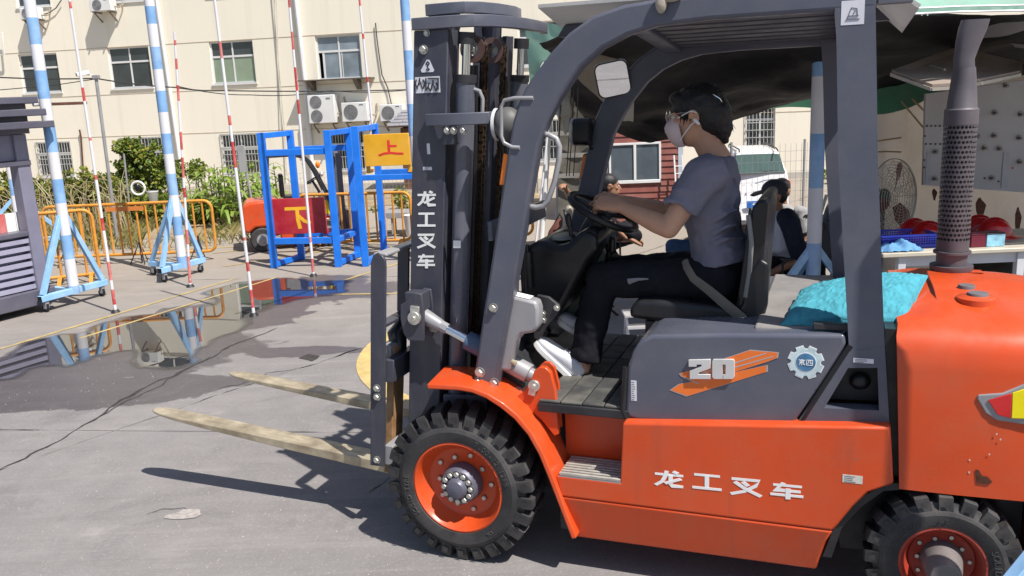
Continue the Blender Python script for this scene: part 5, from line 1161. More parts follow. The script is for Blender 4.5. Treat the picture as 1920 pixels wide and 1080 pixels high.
def head(mb, C, fwd, up=(0, 0, 1), k=1.0):
    C = Vector(C); f = Vector(fwd).normalized(); u = Vector(up); u = (u - f * u.dot(f)).normalized(); l = u.cross(f)
    R = Matrix((f, l, u)).transposed(); pt = lambda x, y, z: C + R @ Vector((x, y, z)) * k
    mb.ell(pt(-.012, 0, .025), (.098 * k, .077 * k, .095 * k), 20, 14, R); mb.ell(pt(.022, 0, -.04), (.066 * k, .062 * k, .078 * k), 18, 12, R)
    mb.ell(pt(.062, 0, -.092), (.024 * k, .028 * k, .02 * k), 12, 8, R)                                      # chin
    mb.limb([pt(.086, 0, .012), pt(.104, 0, -.024), pt(.100, 0, -.032)], [.010 * k, .014 * k, .015 * k], n=8)   # nose
    mb.ell(pt(.088, 0, -.06), (.012 * k, .024 * k, .012 * k), 10, 8, R)                                       # lips
    for s in (1, -1):
        mb.ell(pt(.078, s * .031, .022), (.012 * k, .02 * k, .008 * k), 10, 6, R); mb.ell(pt(.062, s * .045, -.012), (.02 * k, .017 * k, .018 * k), 10, 6, R)
        a = pt(-.012, s * .074, -.004); rim = []
        for q in range(9):
            t = radians(-70 + 250 * q / 8); rim.append(a + f * (-.004 + .017 * -cos(t) * -1) * k * -1 + u * (.029 * sin(t)) * k + l * s * .010 * k)
        mb.limb(rim, .0055 * k, n=6); mb.ell(a + l * s * .002 * k, (.014 * k, .007 * k, .024 * k), 10, 8, R)
    return pt, R
EYEW = M('eye_white', (.6, .58, .55), .2); EYEB = M('eye_brown', (.02, .012, .008), .1)
def eyes(root, pt, k=1.0):
    for s in (1, -1):
        e = MB(); e.ell(pt(.0775, s * .031, .008), (.012 * k, .012 * k, .009 * k), 12, 8); eo = obj('eye', e, EYEW, root, world=False)
        e = MB(); e.ell(pt(.0865, s * .032, .008), (.0045 * k, .0055 * k, .0055 * k), 10, 8); obj('iris', e, EYEB, eo)
        e = MB(); e.limb([pt(.088, s * .014, .028), pt(.086, s * .035, .033), pt(.074, s * .052, .027)], [.003, .0042, .002], [.003, .003, .002], n=6); obj('eyebrow', e, HAIR, root)
def shoe(root, heel, toe, up, mat, solemat, k=1.0):
    h = Vector(heel); t = Vector(toe); d = (t - h).normalized(); L = (t - h).length; u = Vector(up); u = (u - d * u.dot(d)).normalized(); l = u.cross(d)
    secs = [(0, .024, .055), (.04, .033, .075), (.14, .036, .088), (.28, .036, .086), (.42, .036, .072), (.56, .040, .058), (.72, .044, .048), (.86, .041, .042), (.95, .03, .034), (1.0, .014, .022)]
    m = MB(); n = 14; vs = []
    for a, w, hh in secs:
        for j in range(n):
            an = 2 * pi * j / n; cx, sx_ = cos(an), sin(an); yy = math.copysign(abs(cx) ** .75, cx) * w * k; zz = (math.copysign(abs(sx_) ** .8, sx_) * .5 + .5) * hh * k
            vs.append(h + d * a * L + l * yy + u * (zz + .016 * k))
    fs = [(i * n + j, i * n + (j + 1) % n, (i + 1) * n + (j + 1) % n, (i + 1) * n + j) for i in range(len(secs) - 1) for j in range(n)] + [tuple(range(n)), tuple((len(secs) - 1) * n + j for j in range(n))]
    m.add(vs, fs); so = obj('shoe', m, mat, root, smooth=70)
    m = MB(); out = [(a * L, w * k * 1.09 + .002) for a, w, _ in secs]; poly = [(x, y) for x, y in out] + [(x, -y) for x, y in out[::-1]]
    m.prism(poly, lambda x, y, z: h + d * x + l * y + u * z, 0, .026 * k); obj('sole', m, solemat, so, bevel=.004)
    m = MB()
    for q in range(4):
        a = .36 + .075 * q; hh = (.082 - .0115 * q) * k; c = h + d * a * L + u * (hh + .019 * k)
        m.limb([c - l * .02 * k, c + u * .004 * k, c + l * .02 * k], .0035 * k, n=6)
    obj('lace', m, mat, so)
    return so

# ---------------------------------------------------------------- the driver, seated on the forklift
ORI = Vector((-.93, 0, 1.05)); dr = thing('person', 'driver in grey t-shirt, black trousers, white mask and white shoes, steering the forklift', 'person', FW(ORI), FKYAW)
def D(px, py, ly): return F(px, py, ly) - ORI
def DL(x, y, z): return Vector((x, y, z)) - ORI
mb = MB(); HC = D(1303, 218, 0); pt, HR = head(mb, HC, (1, 0, -.10), k=1.0)
nk0 = D(1316, 250, 0); nk1 = D(1342, 296, 0)
mb.limb([nk0 + Vector((0, 0, .02)), (nk0 + nk1) / 2, nk1, D(1343, 330, 0)], [.054, .052, .054, .06], [.058, .056, .06, .06], side=(0, 1, 0))
mb.limb([D(1340, 325, 0), D(1335, 385, 0), D(1345, 440, 0), D(1352, 495, 0)], [.13, .14, .12, .12], [.075, .09, .075, .075], side=(0, 1, 0))
shL, elL, wrL = D(1318, 330, .175), D(1254, 428, .235), D(1165, 388, .155); hnL = D(1131, 375, .12)
shR, elR, wrR = D(1325, 325, -.175), D(1252, 398, -.23), D(1166, 376, -.14); hnR = Vector((-.40, -.135, 1.43)) - ORI
for sh, el, wr in ((shL, elL, wrL), (shR, elR, wrR)):
    mb.limb([sh, sh.lerp(el, .5), el], [.05, .046, .040], n=14)
    mb.limb([el, el.lerp(wr, .25), el.lerp(wr, .6), wr], [.041, .043, .036, .027], [.040, .041, .033, .024], n=14)
hand(mb, wrL + (hnL - wrL) * .12, hnL - wrL + Vector((0, 0, -.01)), (.35, .45, .85), s=-1, curl=(30, 62, 50), size=1.12)
hand(mb, wrR, hnR - wrR, (.3, -.4, .85), s=1, curl=(35, 55, 45), size=.95)
hipL, knL, anL = DL(-.93, .095, 1.115), D(1127, 522, .115), D(1097, 672, .135); hipR, knR, anR = DL(-.93, -.095, 1.115), D(1142, 512, -.115), D(1100, 612, .0)
for hp, kn, an in ((hipL, knL, anL), (hipR, knR, anR)): mb.limb([hp, kn, kn.lerp(an, .4), an, an + (an - kn).normalized() * .04], [.07, .05, .046, .032, .032], n=12)
body = obj('body', mb, SKIN, dr); remesh(body, .0046, 5)
eyes(dr, pt)
# hair: cap of hair, fringe and a low knot at the nape
mb = MB(); mb.ell(pt(-.022, 0, .036), (.108, .086, .094), 24, 16, HR); mb.ell(pt(-.07, 0, -.005), (.075, .078, .085), 20, 12, HR); mb.ell(pt(.055, 0, .078), (.04, .06, .03), 16, 10, HR)
mb.limb([pt(-.085, 0, -.03), pt(-.10, 0, -.075), pt(-.105, 0, -.105)], [.06, .045, .02], n=12)
hair = obj('hair', mb, HAIR, dr); remesh(hair, .006, 3); folds(hair, .012, .035)
mb = MB()
for q in range(70):      # loose strands
    a = random.uniform(-1, 1); b0 = pt(-.05 + random.uniform(-.05, .05), a * .07, .02 + random.uniform(-.08, .08)); e = b0 + Vector((random.uniform(-.07, -.02), random.uniform(-.02, .02), random.uniform(-.07, .0)))
    mb.sweep([b0, b0.lerp(e, .5) + Vector((-.01, 0, .008)), e], [.0022, .0016, .0006], n=4)
for q in range(16): b0 = pt(.0 + .012 * (q % 4), .074, .03 - .004 * (q % 5)); mb.sweep([b0, b0 + HR @ Vector((.01, .004, -.035 - .004 * (q % 3)))], [.003, .0008], n=4)
obj('hair_strands', mb, HAIR, hair)['kind'] = 'stuff'
mb = MB(); mb.sweep([pt(-.118, .03, .03), pt(-.108, .05, .055), pt(-.085, .062, .075)], .0022, n=6); obj('hair_clip', mb, CHROME, hair)
# mask with ear loops
MASKM = M('pink_white_mask', (.66, .53, .53), .8, var=.04, bump=.12, bs=60)
mb = MB(); secs = [(.010, .085, .060, .018), (-.008, .112, .058, .044), (-.030, .124, .056, .055), (-.050, .122, .052, .060), (-.054, .119, .052, .060), (-.075, .112, .05, .055), (-.098, .098, .048, .042), (-.112, .080, .046, .028)]
vs = []; n = 13
for z, xf, xb, hw in secs:
    for j in range(n): t = -pi / 2 + pi * j / (n - 1); vs.append(pt(xb + (xf - xb) * max(0, cos(t)) ** .8, sin(t) * (hw + .012), z))
for z, xf, xb, hw in secs:
    for j in range(n): t = -pi / 2 + pi * j / (n - 1); vs.append(pt(xb - .002 + (xf - .004 - xb) * max(0, cos(t)) ** .8, sin(t) * (hw + .010), z))
m = len(secs) * n
fs_ = [(i * n + j, i * n + j + 1, (i + 1) * n + j + 1, (i + 1) * n + j) for i in range(len(secs) - 1) for j in range(n - 1)]
fs_ += [tuple(m + q for q in f[::-1]) for f in fs_]
mb.add(vs, fs_); mk = obj('mask', mb, MASKM, dr, smooth=60, fix=False)
for z0, z1 in ((.002, .024), (-.085, -.026)):
    mb = MB(); mb.sweep([pt(.056, .066, z0), pt(.03, .081, (z0 + z1) / 2), pt(.0, .087, z1), pt(-.022, .088, z1 * .6)], .0022, n=6); obj('ear_loop', mb, WHITEP, mk)
# glasses
mb = MB()
for s in (1, -1): mb.sweep([pt(.103, s * (.034 + .026 * cos(2 * pi * q / 20)), .012 + .021 * sin(2 * pi * q / 20)) for q in range(20)], .0014, n=6, closed=True)
mb.sweep([pt(.103, -.008, .016), pt(.106, 0, .02), pt(.103, .008, .016)], .0014, n=6)
for s in (1, -1): mb.sweep([pt(.102, s * .06, .016), pt(.06, s * .077, .02), pt(-.01, s * .082, .022), pt(-.03, s * .08, .008)], .0016, n=6)
gl = obj('glasses', mb, M('glasses_wire', (.5, .46, .42), .25, metal=.9), dr)
LENS = M('spectacle_lens', (.9, .9, .9), .02, trans=1.0, ior=1.1)
for s in (1, -1):
    mb = MB(); mb.lathe([(0, .001), (.022, 0)], pt(.103, s * .034, .012), HR @ Vector((1, 0, 0)), 20); obj('lens', mb, LENS, gl)
mb = MB(); mb.limb([pt(-.012, .086, -.012), pt(-.026, .088, -.028)], [.007, .0055], n=10); obj('earphone', mb, WHITEP, dr)
# t-shirt
mb = MB()
mb.sweep([D(1346, 291, 0), D(1345, 300, 0), D(1341, 320, 0), D(1334, 360, 0), D(1333, 400, 0), D(1342, 440, 0), D(1350, 470, 0), D(1352, 486, 0)], [.064, .092, .165, .170, .160, .150, .164, .178], [.067, .078, .095, .112, .108, .104, .118, .126], n=24, side=(0, 1, 0))
for sh, el in ((shL, elL), (shR, elR)):
    mb.limb([sh + Vector((-.02, 0, .005)), sh], [.078, .078], n=14)
    s_ = Vector((0, .05, 0)) if sh is shL else Vector((0, -.05, 0))
    mb.sweep([sh - s_ * .9 + Vector((-.015, 0, 0)), sh, sh.lerp(el, .3), sh.lerp(el, .62)], [.085, .080, .074, .073], [.085, .076, .069, .066], n=16)
def fold_line(pts, r):
    out = []
    for x, y, cx in pts:
        o_ = max(-51, min(51, x - cx)); out.append(D(x, y, .150 * sqrt(max(0, 1 - (o_ / 52) ** 2)) + .004))
    mb.limb(out, [r * .5] + [r] * (len(out) - 2) + [r * .4], n=8)
for pts, r in (([(1386, 392, 1341), (1362, 400, 1341), (1335, 416, 1341), (1318, 430, 1341)], .011), ([(1391, 420, 1344), (1365, 424, 1344), (1340, 436, 1344), (1314, 446, 1344)], .012), ([(1394, 446, 1347), (1368, 447, 1347), (1340, 456, 1347), (1314, 464, 1347)], .012), ([(1396, 470, 1349), (1370, 468, 1349), (1345, 474, 1349)], .010),
               ([(1350, 352, 1336), (1340, 375, 1336), (1322, 398, 1336), (1306, 412, 1336)], .011), ([(1362, 345, 1336), (1358, 372, 1336), (1346, 400, 1336)], .009), ([(1380, 330, 1338), (1383, 360, 1338), (1376, 385, 1338)], .008)):
    fold_line(pts, r)
for a, b in ((.32, .12), (.45, -.02), (.55, .1)):      # creases round the sleeve
    c_ = shL.lerp(elL, a); ax = (elL - shL).normalized(); p_ = ax.cross(Vector((0, 1, 0))).normalized(); q_ = ax.cross(p_)
    mb.limb([c_ + (p_ * cos(t) + q_ * sin(t)) * .069 + ax * b * .25 * cos(t) for t in [radians(-150 + 32 * k) for k in range(7)]], [.004, .008, .010, .010, .010, .008, .004], n=6)
shirt = obj('shirt', mb, SHIRTG, dr); remesh(shirt, .0075, 5); folds(shirt, .02, .065)
# trousers
mb = MB(); mb.limb([DL(-.925, 0, 1.225), DL(-.935, 0, 1.15), DL(-.93, 0, 1.12)], [.135, .158, .165], [.085, .106, .105], n=20, side=(0, 1, 0))
for hp, kn, an in ((hipL, knL, anL), (hipR, knR, anR)):
    mb.limb([hp, hp.lerp(kn, .5), kn], [.094, .086, .076], [.092, .082, .072], n=16, side=(0, 1, 0))
    mb.sweep([kn + (kn - hp).normalized() * -.01, kn.lerp(an, .3), kn.lerp(an, .7), an + (an - kn).normalized() * .005], [.072, .068, .062, .060], [.070, .072, .068, .064], n=16, side=(0, 1, 0))
tr = obj('trousers', mb, BLACKC, dr); remesh(tr, .008, 4); folds(tr, .024, .075)
mb = MB(); a, b = D(1178, 528, .208), D(1215, 523, .212); mb.limb([a, a.lerp(b, .5) + Vector((0, 0, .004)), b], [.012, .006, .003], [.003, .003, .002], n=6, side=(0, 0, 1)); obj('pocket_trim', mb, M('grey_trim', (.2, .2, .22), .6), tr)
shoe(dr, D(1078, 718, .145), D(1001, 643, .15), Vector((.45, 0, .8)), SHOEW, WHITEP, k=1.0)
shoe(dr, D(1112, 645, .02), D(1044, 600, .02), Vector((.35, 0, .9)), SHOEW, WHITEP, k=.95)
# the spinner knob under her hand belongs to the steering wheel
kp = hnL + ORI; mb = MB(); mb.limb([Vector((kp.x, kp.y - .02, kp.z - .05)), Vector((kp.x, kp.y - .02, kp.z - .012))], [.016, .022], n=12); P('spinner_knob', mb, BLACKP, sw)
# ================================================================== BACKGROUND PEOPLE
def seated(label, loc, yaw, top, bottom, hair=True, skin=SKIND, arm_l=None, arm_r=None, lean=.08, cap=False, sleeve=None, legs=None, seat=.40, shoemat=None, feet=True, k=1.0, knees=None):
    """person on a low seat; local x forward, y left, origin on the ground under the pelvis"""
    t = thing('person', label, 'person', loc, yaw)
    H = seat; V = Vector
    chest = V((lean, 0, H + .33)); neck = V((lean + .03, 0, H + .50)); hc = V((lean + .06, 0, H + .63)); pel = V((0, 0, H + .05))
    mb = MB(); pt, R = head(mb, hc, (1, 0, -.05)); mb.limb([neck - V((.01, 0, .03)), neck + V((.01, 0, .08))], [.055, .052], n=12)
    mb.limb([pel + V((0, 0, .1)), chest, neck - V((0, 0, .06))], [.12, .14, .10], [.085, .09, .07], side=(0, 1, 0))
    arms = []
    for s, a in ((1, arm_l), (-1, arm_r)):
        sh = V((lean, s * .19, H + .43))
        if a is None: a = (V((lean + .06, s * .26, H + .16)), V((lean + .26, s * .16, H + .12)))
        el, wr = V(a[0]), V(a[1]); arms.append((sh, el)); mb.limb([sh, sh.lerp(el, .5), el], [.05, .045, .038], n=10); mb.limb([el, el.lerp(wr, .3), wr], [.04, .04, .027], n=10)
        hand(mb, wr, (wr - el), V((0, s * .3, 1)) if abs((wr - el).normalized().z) < .8 else V((-1, 0, 0)), s=-s, curl=(25, 40, 30))
    if legs is None: legs = []
    L = []
    for s in (1, -1):
        if knees is not None: kn, an, toe = [V(q) for q in knees[0 if s > 0 else 1]]
        else: kn = V((.44, s * .13, H + .08)); an = V((.40, s * .13, .08)); toe = an + V((.2, s * .03, -.05))
        hp = V((0, s * .09, H + .05)); L.append((hp, kn, an, toe)); mb.limb([hp, kn, kn.lerp(an, .5), an], [.06, .045, .045, .032], n=10)
        if feet is False or (feet == 'bare' ): mb.limb([an - (toe - an) * .15, an + (toe - an) * .5, toe], [.032, .040, .036], [.032, .026, .016], n=10, side=(0, 1, 0))
    b = obj('body', mb, skin, t); remesh(b, .008, 4)
    eyes(t, pt)
    if hair:
        mb = MB(); mb.ell(pt(-.02, 0, .04), (.102, .083, .09), 18, 12, R); mb.ell(pt(-.05, 0, 0), (.07, .075, .075), 16, 10, R); h = obj('hair', mb, HAIR, t); remesh(h, .009, 2)
    if cap:
        CAPM = M('grey_cap_cloth', (.04, .045, .055), .85, var=.2, bump=.3, bs=40)
        mb = MB(); mb.ell(pt(-.012, 0, .055), (.112, .092, .085), 20, 14, R); c = obj('cap', mb, CAPM, t)
        mb = MB(); mb.limb([pt(.06, 0, .05), pt(.13, 0, .04), pt(.185, 0, .022)], [.085, .08, .05], [.006, .006, .005], n=16, side=R @ V((0, 1, 0))); obj('cap_peak', mb, CAPM, c)
    mb = MB(); mb.sweep([neck + V((0, 0, .015)), neck - V((0, 0, .02)), chest + V((0, 0, .06)), chest - V((.01, 0, .12)), pel + V((0, 0, .1)), pel + V((0, 0, -.01))], [.06, .11, .185, .17, .165, .18], [.065, .08, .12, .125, .125, .13], n=20, side=(0, 1, 0))
    for sh, el in arms:
        if sleeve is None: mb.sweep([sh - V((0, math.copysign(.05, sh.y), 0)), sh, sh.lerp(el, .35), sh.lerp(el, .7)], [.085, .08, .074, .07], n=14)
    s_ = obj('shirt', mb, top, t); remesh(s_, .011, 4); folds(s_, .02, .09)
    if sleeve is not None:
        for sh, el in arms:
            mb = MB(); mb.limb([sh - V((-.0, math.copysign(.06, sh.y), -.03)), sh, sh.lerp(el, .35), sh.lerp(el, .85)], [.085, .086, .078, .072], n=14); q = obj('sleeve', mb, sleeve, t); remesh(q, .011, 3)
    mb = MB(); mb.limb([pel + V((0, 0, .03)), pel - V((0, 0, .02))], [.17, .17], [.12, .11], side=(0, 1, 0), n=16)
    for hp, kn, an, toe in L:
        mb.limb([hp, kn], [.088, .07], n=14); mb.sweep([kn, kn.lerp(an, .5), kn.lerp(an, .88)], [.07, .066, .058], n=14)
    q = obj('trousers', mb, bottom, t); remesh(q, .011, 4); folds(q, .018, .08)
    if feet is True:
        for hp, kn, an, toe in L:
            d = (toe - an).normalized(); hl = V((an.x, an.y, max(0.0, an.z - .085))) - d * .06; shoe(t, hl, hl + d * .25 + V((0, 0, .0)), (0, 0, 1), shoemat or BLACKP, shoemat or BLACKP)
    return t, pt, R
GREYT = M('pale_grey_cloth', (.3, .3, .31), .9, var=.1, bump=.3, bs=14)
def gz(px, py, Y): p = AY(px, py, Y); return p
hp3 = gz(1449, 367, 7.3); S3 = hp3.z - .63
seated('seated man in dark peaked cap and white shirt with navy sleeves behind the driver seat', (hp3.x + .14, 7.3, 0), pi + .12, SHIRTW, BLACKC, cap=True, sleeve=NAVY, lean=.08, seat=S3, arm_l=((.02, .27, S3 + .14), (.24, .2, S3 + .02)))
hp4 = gz(1464, 357, 8.3); S4 = hp4.z - .63
seated('seated man in pale grey polo shirt, mostly hidden behind the man in the cap', (hp4.x + .05, 8.3, 0), pi + .9, GREYT, BLACKC, seat=S4)
hp5 = gz(1576, 352, 7.6); S5 = hp5.z - .63
w5 = gz(1497, 440, 7.45)
fan_p = seated('seated person in grey shirt beside the blue and white pole, raising a folded paper fan', (hp5.x + .14, 7.6, 0), pi + .2, M('mid_grey_cloth', (.16, .16, .18), .9, bump=.3, bs=14), BLACKC, seat=S5, arm_l=((.24, .22, S5 + .12), (.42, .12, S5 + .35)))
pw5 = Vector((hp5.x + .14, 7.6, 0)) + Matrix.Rotation(pi + .2, 3, 'Z') @ Vector((.43, .11, S5 + .40))
mb = MB(); mb.beam(pw5 + Vector((0, 0, -.06)), pw5 + Vector((.07, 0, .2)), .03, .02); fo = obj('folded_fan', mb, M('pale_paper', (.62, .6, .55), .8), bevel=.003); tag(fo, 'folded pale paper fan held upright in a raised hand beside the pole', 'fan')
hp6 = gz(1345, 352, 7.6); S6 = hp6.z - .63
seated('seated person in blue jeans, hidden behind the driver except for one knee', (hp6.x + .1, 7.7, 0), pi + .05, BLACKC, DENIM, seat=S6, knees=(((.5, .12, S6 + .14), (.40, .12, .1), (.6, .12, .04)), ((.44, -.13, S6 + .08), (.3, -.13, .09), (.5, -.14, .03))))
hp1 = gz(1128, 350, 8.6); S1 = hp1.z - .63
B1 = Vector((hp1.x - .06, 8.6, 0)); rt = gz(1048, 350, 8.5) - B1; f1 = gz(1150, 432, 8.3) - B1; f2_ = gz(1184, 455, 8.3) - B1
seated('barefoot person in black sitting with crossed legs, one arm stretched to a tent post', B1, 0, BLACKC, BLACKC, skin=SKIND, seat=S1, arm_l=((-.2, .20, S1 + .45), (rt.x + .06, rt.y, rt.z - .02)), feet='bare',
       knees=(((.32, .14, S1 + .20), (f2_.x - .06, -.2, f2_.z + .06), (f2_.x + .1, -.22, f2_.z - .04)), ((.36, -.16, S1 + .16), (f1.x - .02, -.3, f1.z + .06), (f1.x + .12, -.3, f1.z - .08))))

# chairs they sit on
def camp_chair(label, loc, yaw, sh):
    t = thing('camping_chair', label, 'chair', loc, yaw, 'black camping chairs under the tent')
    FR = BLACKM
    for s in (1, -1):
        for x in (.22, -.22):
            mb = MB(); mb.sweep([(x, s * .24, 0), (x * -.2, s * .24, sh * .6), (-x, s * .24, sh)], .011, n=6); obj('leg', mb, FR, t)
        mb = MB(); mb.sweep([(-.22, s * .24, sh), (-.30, s * .24, sh + .45)], .011, n=6); obj('back_post', mb, FR, t)
        mb = MB(); mb.beam((-.24, s * .26, sh + .2), (.22, s * .26, sh + .2), .05, .02); obj('armrest', mb, FR, t, bevel=.004)
        mb = MB(); mb.cyl((.2, s * .25, sh), (.2, s * .25, sh + .19), .01, 6); obj('arm_post', mb, FR, t)
    mb = MB(); mb.add([(-.22, -.235, sh), (.22, -.235, sh), (.22, .235, sh), (-.22, .235, sh), (-.22, -.235, sh + .006), (.22, -.235, sh + .006), (.22, .235, sh + .006), (-.22, .235, sh + .006)], [(0, 3, 2, 1), (4, 5, 6, 7), (0, 1, 5, 4), (1, 2, 6, 5), (2, 3, 7, 6), (3, 0, 4, 7)]); obj('seat', mb, BLACKC, t)
    mb = MB(); mb.beam((-.245, 0, sh + .14), (-.297, 0, sh + .44), .46, .008, up=(1, 0, 0)); obj('backrest', mb, M('grey_mesh_cloth', (.14, .14, .15), .9), t)
    return t
camp_chair('black camping chair under the man in the dark cap', (hp3.x + .18, 7.3, 0), pi + .12, S3 - .06)
camp_chair('black camping chair with grey back under the man in the pale polo shirt', (hp4.x + .1, 8.3, 0), pi + .4, S4 - .06)
camp_chair('black camping chair under the person with the paper fan', (hp5.x + .16, 7.6, 0), pi + .2, S5 - .06)
camp_chair('black camping chair under the person in jeans', (hp6.x + .1, 7.7, 0), pi + .05, S6 - .06)
camp_chair('black camping chair under the barefoot person in black', B1, 0, S1 - .06)

# ================================================================== HUT, CAR, BACK YARD
HY = 12.4
hutO = Vector((AY(1118, 400, HY).x, HY, 0)); hut_r = AY(1270, 400, HY).x - hutO.x
HUTM = M('brown_red_siding', (.2, .06, .047), .6, var=.12, dust=.4, dcol=(.32, .19, .155))
hut = thing('site_hut', 'brown red clapboard hut with white sliding window behind the driver', 'hut', hutO, -0.05)
zr = 2.25; wx0, wx1 = AY(1141, 300, HY).x - hutO.x, AY(1238, 300, HY).x - hutO.x; wz1, wz0 = AY(1190, 267, HY).z, AY(1190, 343, HY).z
nb = 26; bh = zr / nb
for i in range(nb):
    z0, z1 = i * bh, (i + 1) * bh - .004
    spans = [(0, hut_r)] if (z1 < wz0 or z0 > wz1) else [(0, wx0), (wx1, hut_r)]
    for a, b in spans:
        mb = MB(); mb.prism([(-.022, z0), (0, z0), (0, z1), (-.006, z1)], lambda u, v, t: (t, u, v), a, b); obj('siding_board', mb, HUTM, hut, smooth=0)
mb = MB(); mb.box((.02, .002, 0), (hut_r - .02, 2.2, zr)); obj('wall', mb, HUTM, hut, smooth=0)
mb = MB(); mb.box((-.1, -.12, zr), (hut_r + .1, 2.3, zr + .06)); obj('roof', mb, M('hut_roof', (.1, .09, .09), .7), hut, smooth=0)
mb = MB(); mb.box((hut_r + .002, -.02, 0), (hut_r + .07, .05, zr - .002)); obj('corner_trim', mb, M('pale_blue_trim', (.45, .5, .55), .5), hut, smooth=0)
fr = MB(); f = .03
for x0, z0, x1, z1 in ((wx0, wz0, wx1, wz0 + .045), (wx0, wz1 - f, wx1, wz1), (wx0, wz0 + .045, wx0 + f, wz1 - f), (wx1 - f, wz0 + .045, wx1, wz1 - f), ((wx0 + wx1) / 2 - .018, wz0 + .045, (wx0 + wx1) / 2 + .018, wz1 - f)): fr.box((x0, -.04, z0), (x1, -.001, z1))
hw = obj('window', fr, FRAMEW, hut, bevel=.004)
for x0, x1 in ((wx0 + f, (wx0 + wx1) / 2 - .018), ((wx0 + wx1) / 2 + .018, wx1 - f)):
    mb = MB(); mb.box((x0, -.02, wz0 + .045), (x1, -.012, wz1 - f)); obj('pane', mb, M('hut_window_glass', (.09, .11, .13), .04, spec=.9, rvar=.02), hw, smooth=0)
# ladder leaning on the hut
l0 = AY(1264, 292, 12.1); l1 = AY(1270, 420, 12.1)
ld = thing('ladder', 'thin white ladder standing against the right end of the brown hut', 'ladder', (l1.x, 12.15, 0))
for dx in (0, .11):
    mb = MB(); mb.beam((dx, -.1, 0), (dx - .03, .02, l0.z), .015, .02); obj('rail', mb, FRAMEW, ld)
for q in range(7):
    z = .2 + q * (l0.z - .3) / 6.5; x = -.03 * z / l0.z; mb = MB(); mb.cyl((x + .006, -.1 + .12 * z / l0.z, z), (x + .104, -.1 + .12 * z / l0.z, z), .007, 6); obj('rung', mb, FRAMEW, ld)
# white SUV seen from the back right behind the seated men
CARW = M('white_car_paint', (.72, .72, .73), .25, var=.03, coat=.5, dust=.12)
cY = 10.6; kc = .62; cc_ = AY(1424, 360, cY); zc_ = lambda py: AY(1424, py, cY).z / kc
zroof, zgl0, ztail, zplate, zbump = zc_(288), zc_(327), zc_(347), zc_(383), zc_(412)
car_ = thing('parked_car', 'white parked SUV seen from behind, rear window and red tail lamp showing past the driver', 'car', (cc_.x, cY, 0), -.12); car_.scale = (kc, kc, kc)
hw_ = (AY(1481, 350, cY).x - AY(1367, 350, cY).x) / 2 / kc
def carp(name, mb, mat, parent=None, **k): return obj(name, mb, mat, parent or car_, **k)
def csec(y, rows):      # half widths at heights
    return y, rows
secs = [(0.0, [(.30, .93), (zbump - .02, .97), (ztail - .04, .97), (zgl0 + .01, .92), (zroof - .06, .70), (zroof - .005, .55)]),
        (.35, [(.28, .98), (zbump, 1.0), (ztail - .02, 1.0), (zgl0 + .02, .96), (zroof - .02, .76), (zroof + .03, .62)]),
        (1.6, [(.26, 1.0), (zbump, 1.02), (ztail, 1.02), (zgl0 + .0, .97), (zroof + .0, .78), (zroof + .05, .64)]),
        (2.6, [(.26, 1.0), (zbump, 1.02), (ztail - .02, 1.02), (zgl0 - .03, .97), (zroof - .06, .76), (zroof - .01, .62)]),
        (3.3, [(.26, .99), (zbump, 1.0), (ztail - .08, 1.0), (ztail - .05, .96), (ztail - .03, .9), (ztail - .02, .8)]),
        (4.2, [(.3, .9), (zbump - .05, .92), (ztail - .2, .92), (ztail - .16, .86), (ztail - .14, .8), (ztail - .13, .7)])]
mb = MB(); n = 12; vs = []
for y, rows in secs:
    rg = [(-w * hw_, z) for z, w in rows] + [(w * hw_, z) for z, w in rows[::-1]]
    vs += [(x, y, z) for x, z in rg]
fs_ = [(i * n + j, i * n + (j + 1) % n, (i + 1) * n + (j + 1) % n, (i + 1) * n + j) for i in range(len(secs) - 1) for j in range(n)] + [tuple(range(n)), tuple((len(secs) - 1) * n + j for j in range(n))]
mb.add(vs, fs_); 
mb.v = [Vector((v.x, v.y + max(0, v.z - ztail + .1) * .55 * max(0, 1 - v.y / 1.2), v.z)) for v in mb.v]
cb = carp('body', mb, CARW, bevel=.03, seg=3)
mb = MB(); mb.prism([(-.86 * hw_, zgl0 + .005), (.86 * hw_, zgl0 + .005), (.72 * hw_, zroof - .05), (.5 * hw_, zroof - .035), (-.5 * hw_, zroof - .035), (-.72 * hw_, zroof - .05)], lambda u, v, t: (u, t, v), -.012, .03); mb.v = [Vector((v.x, v.y + (v.z - ztail + .1) * .55, v.z)) for v in mb.v]; carp('rear_window', mb, M('car_glass', (.06, .1, .09), .05, spec=.8, rvar=.02), bevel=.005)
mb = MB(); mb.sweep([(.1 * hw_, .07, zgl0 + .04), (.35 * hw_, .078, zgl0 + .06), (.6 * hw_, .075, zgl0 + .055)], .008, n=6); carp('wiper', mb, BLACKP)
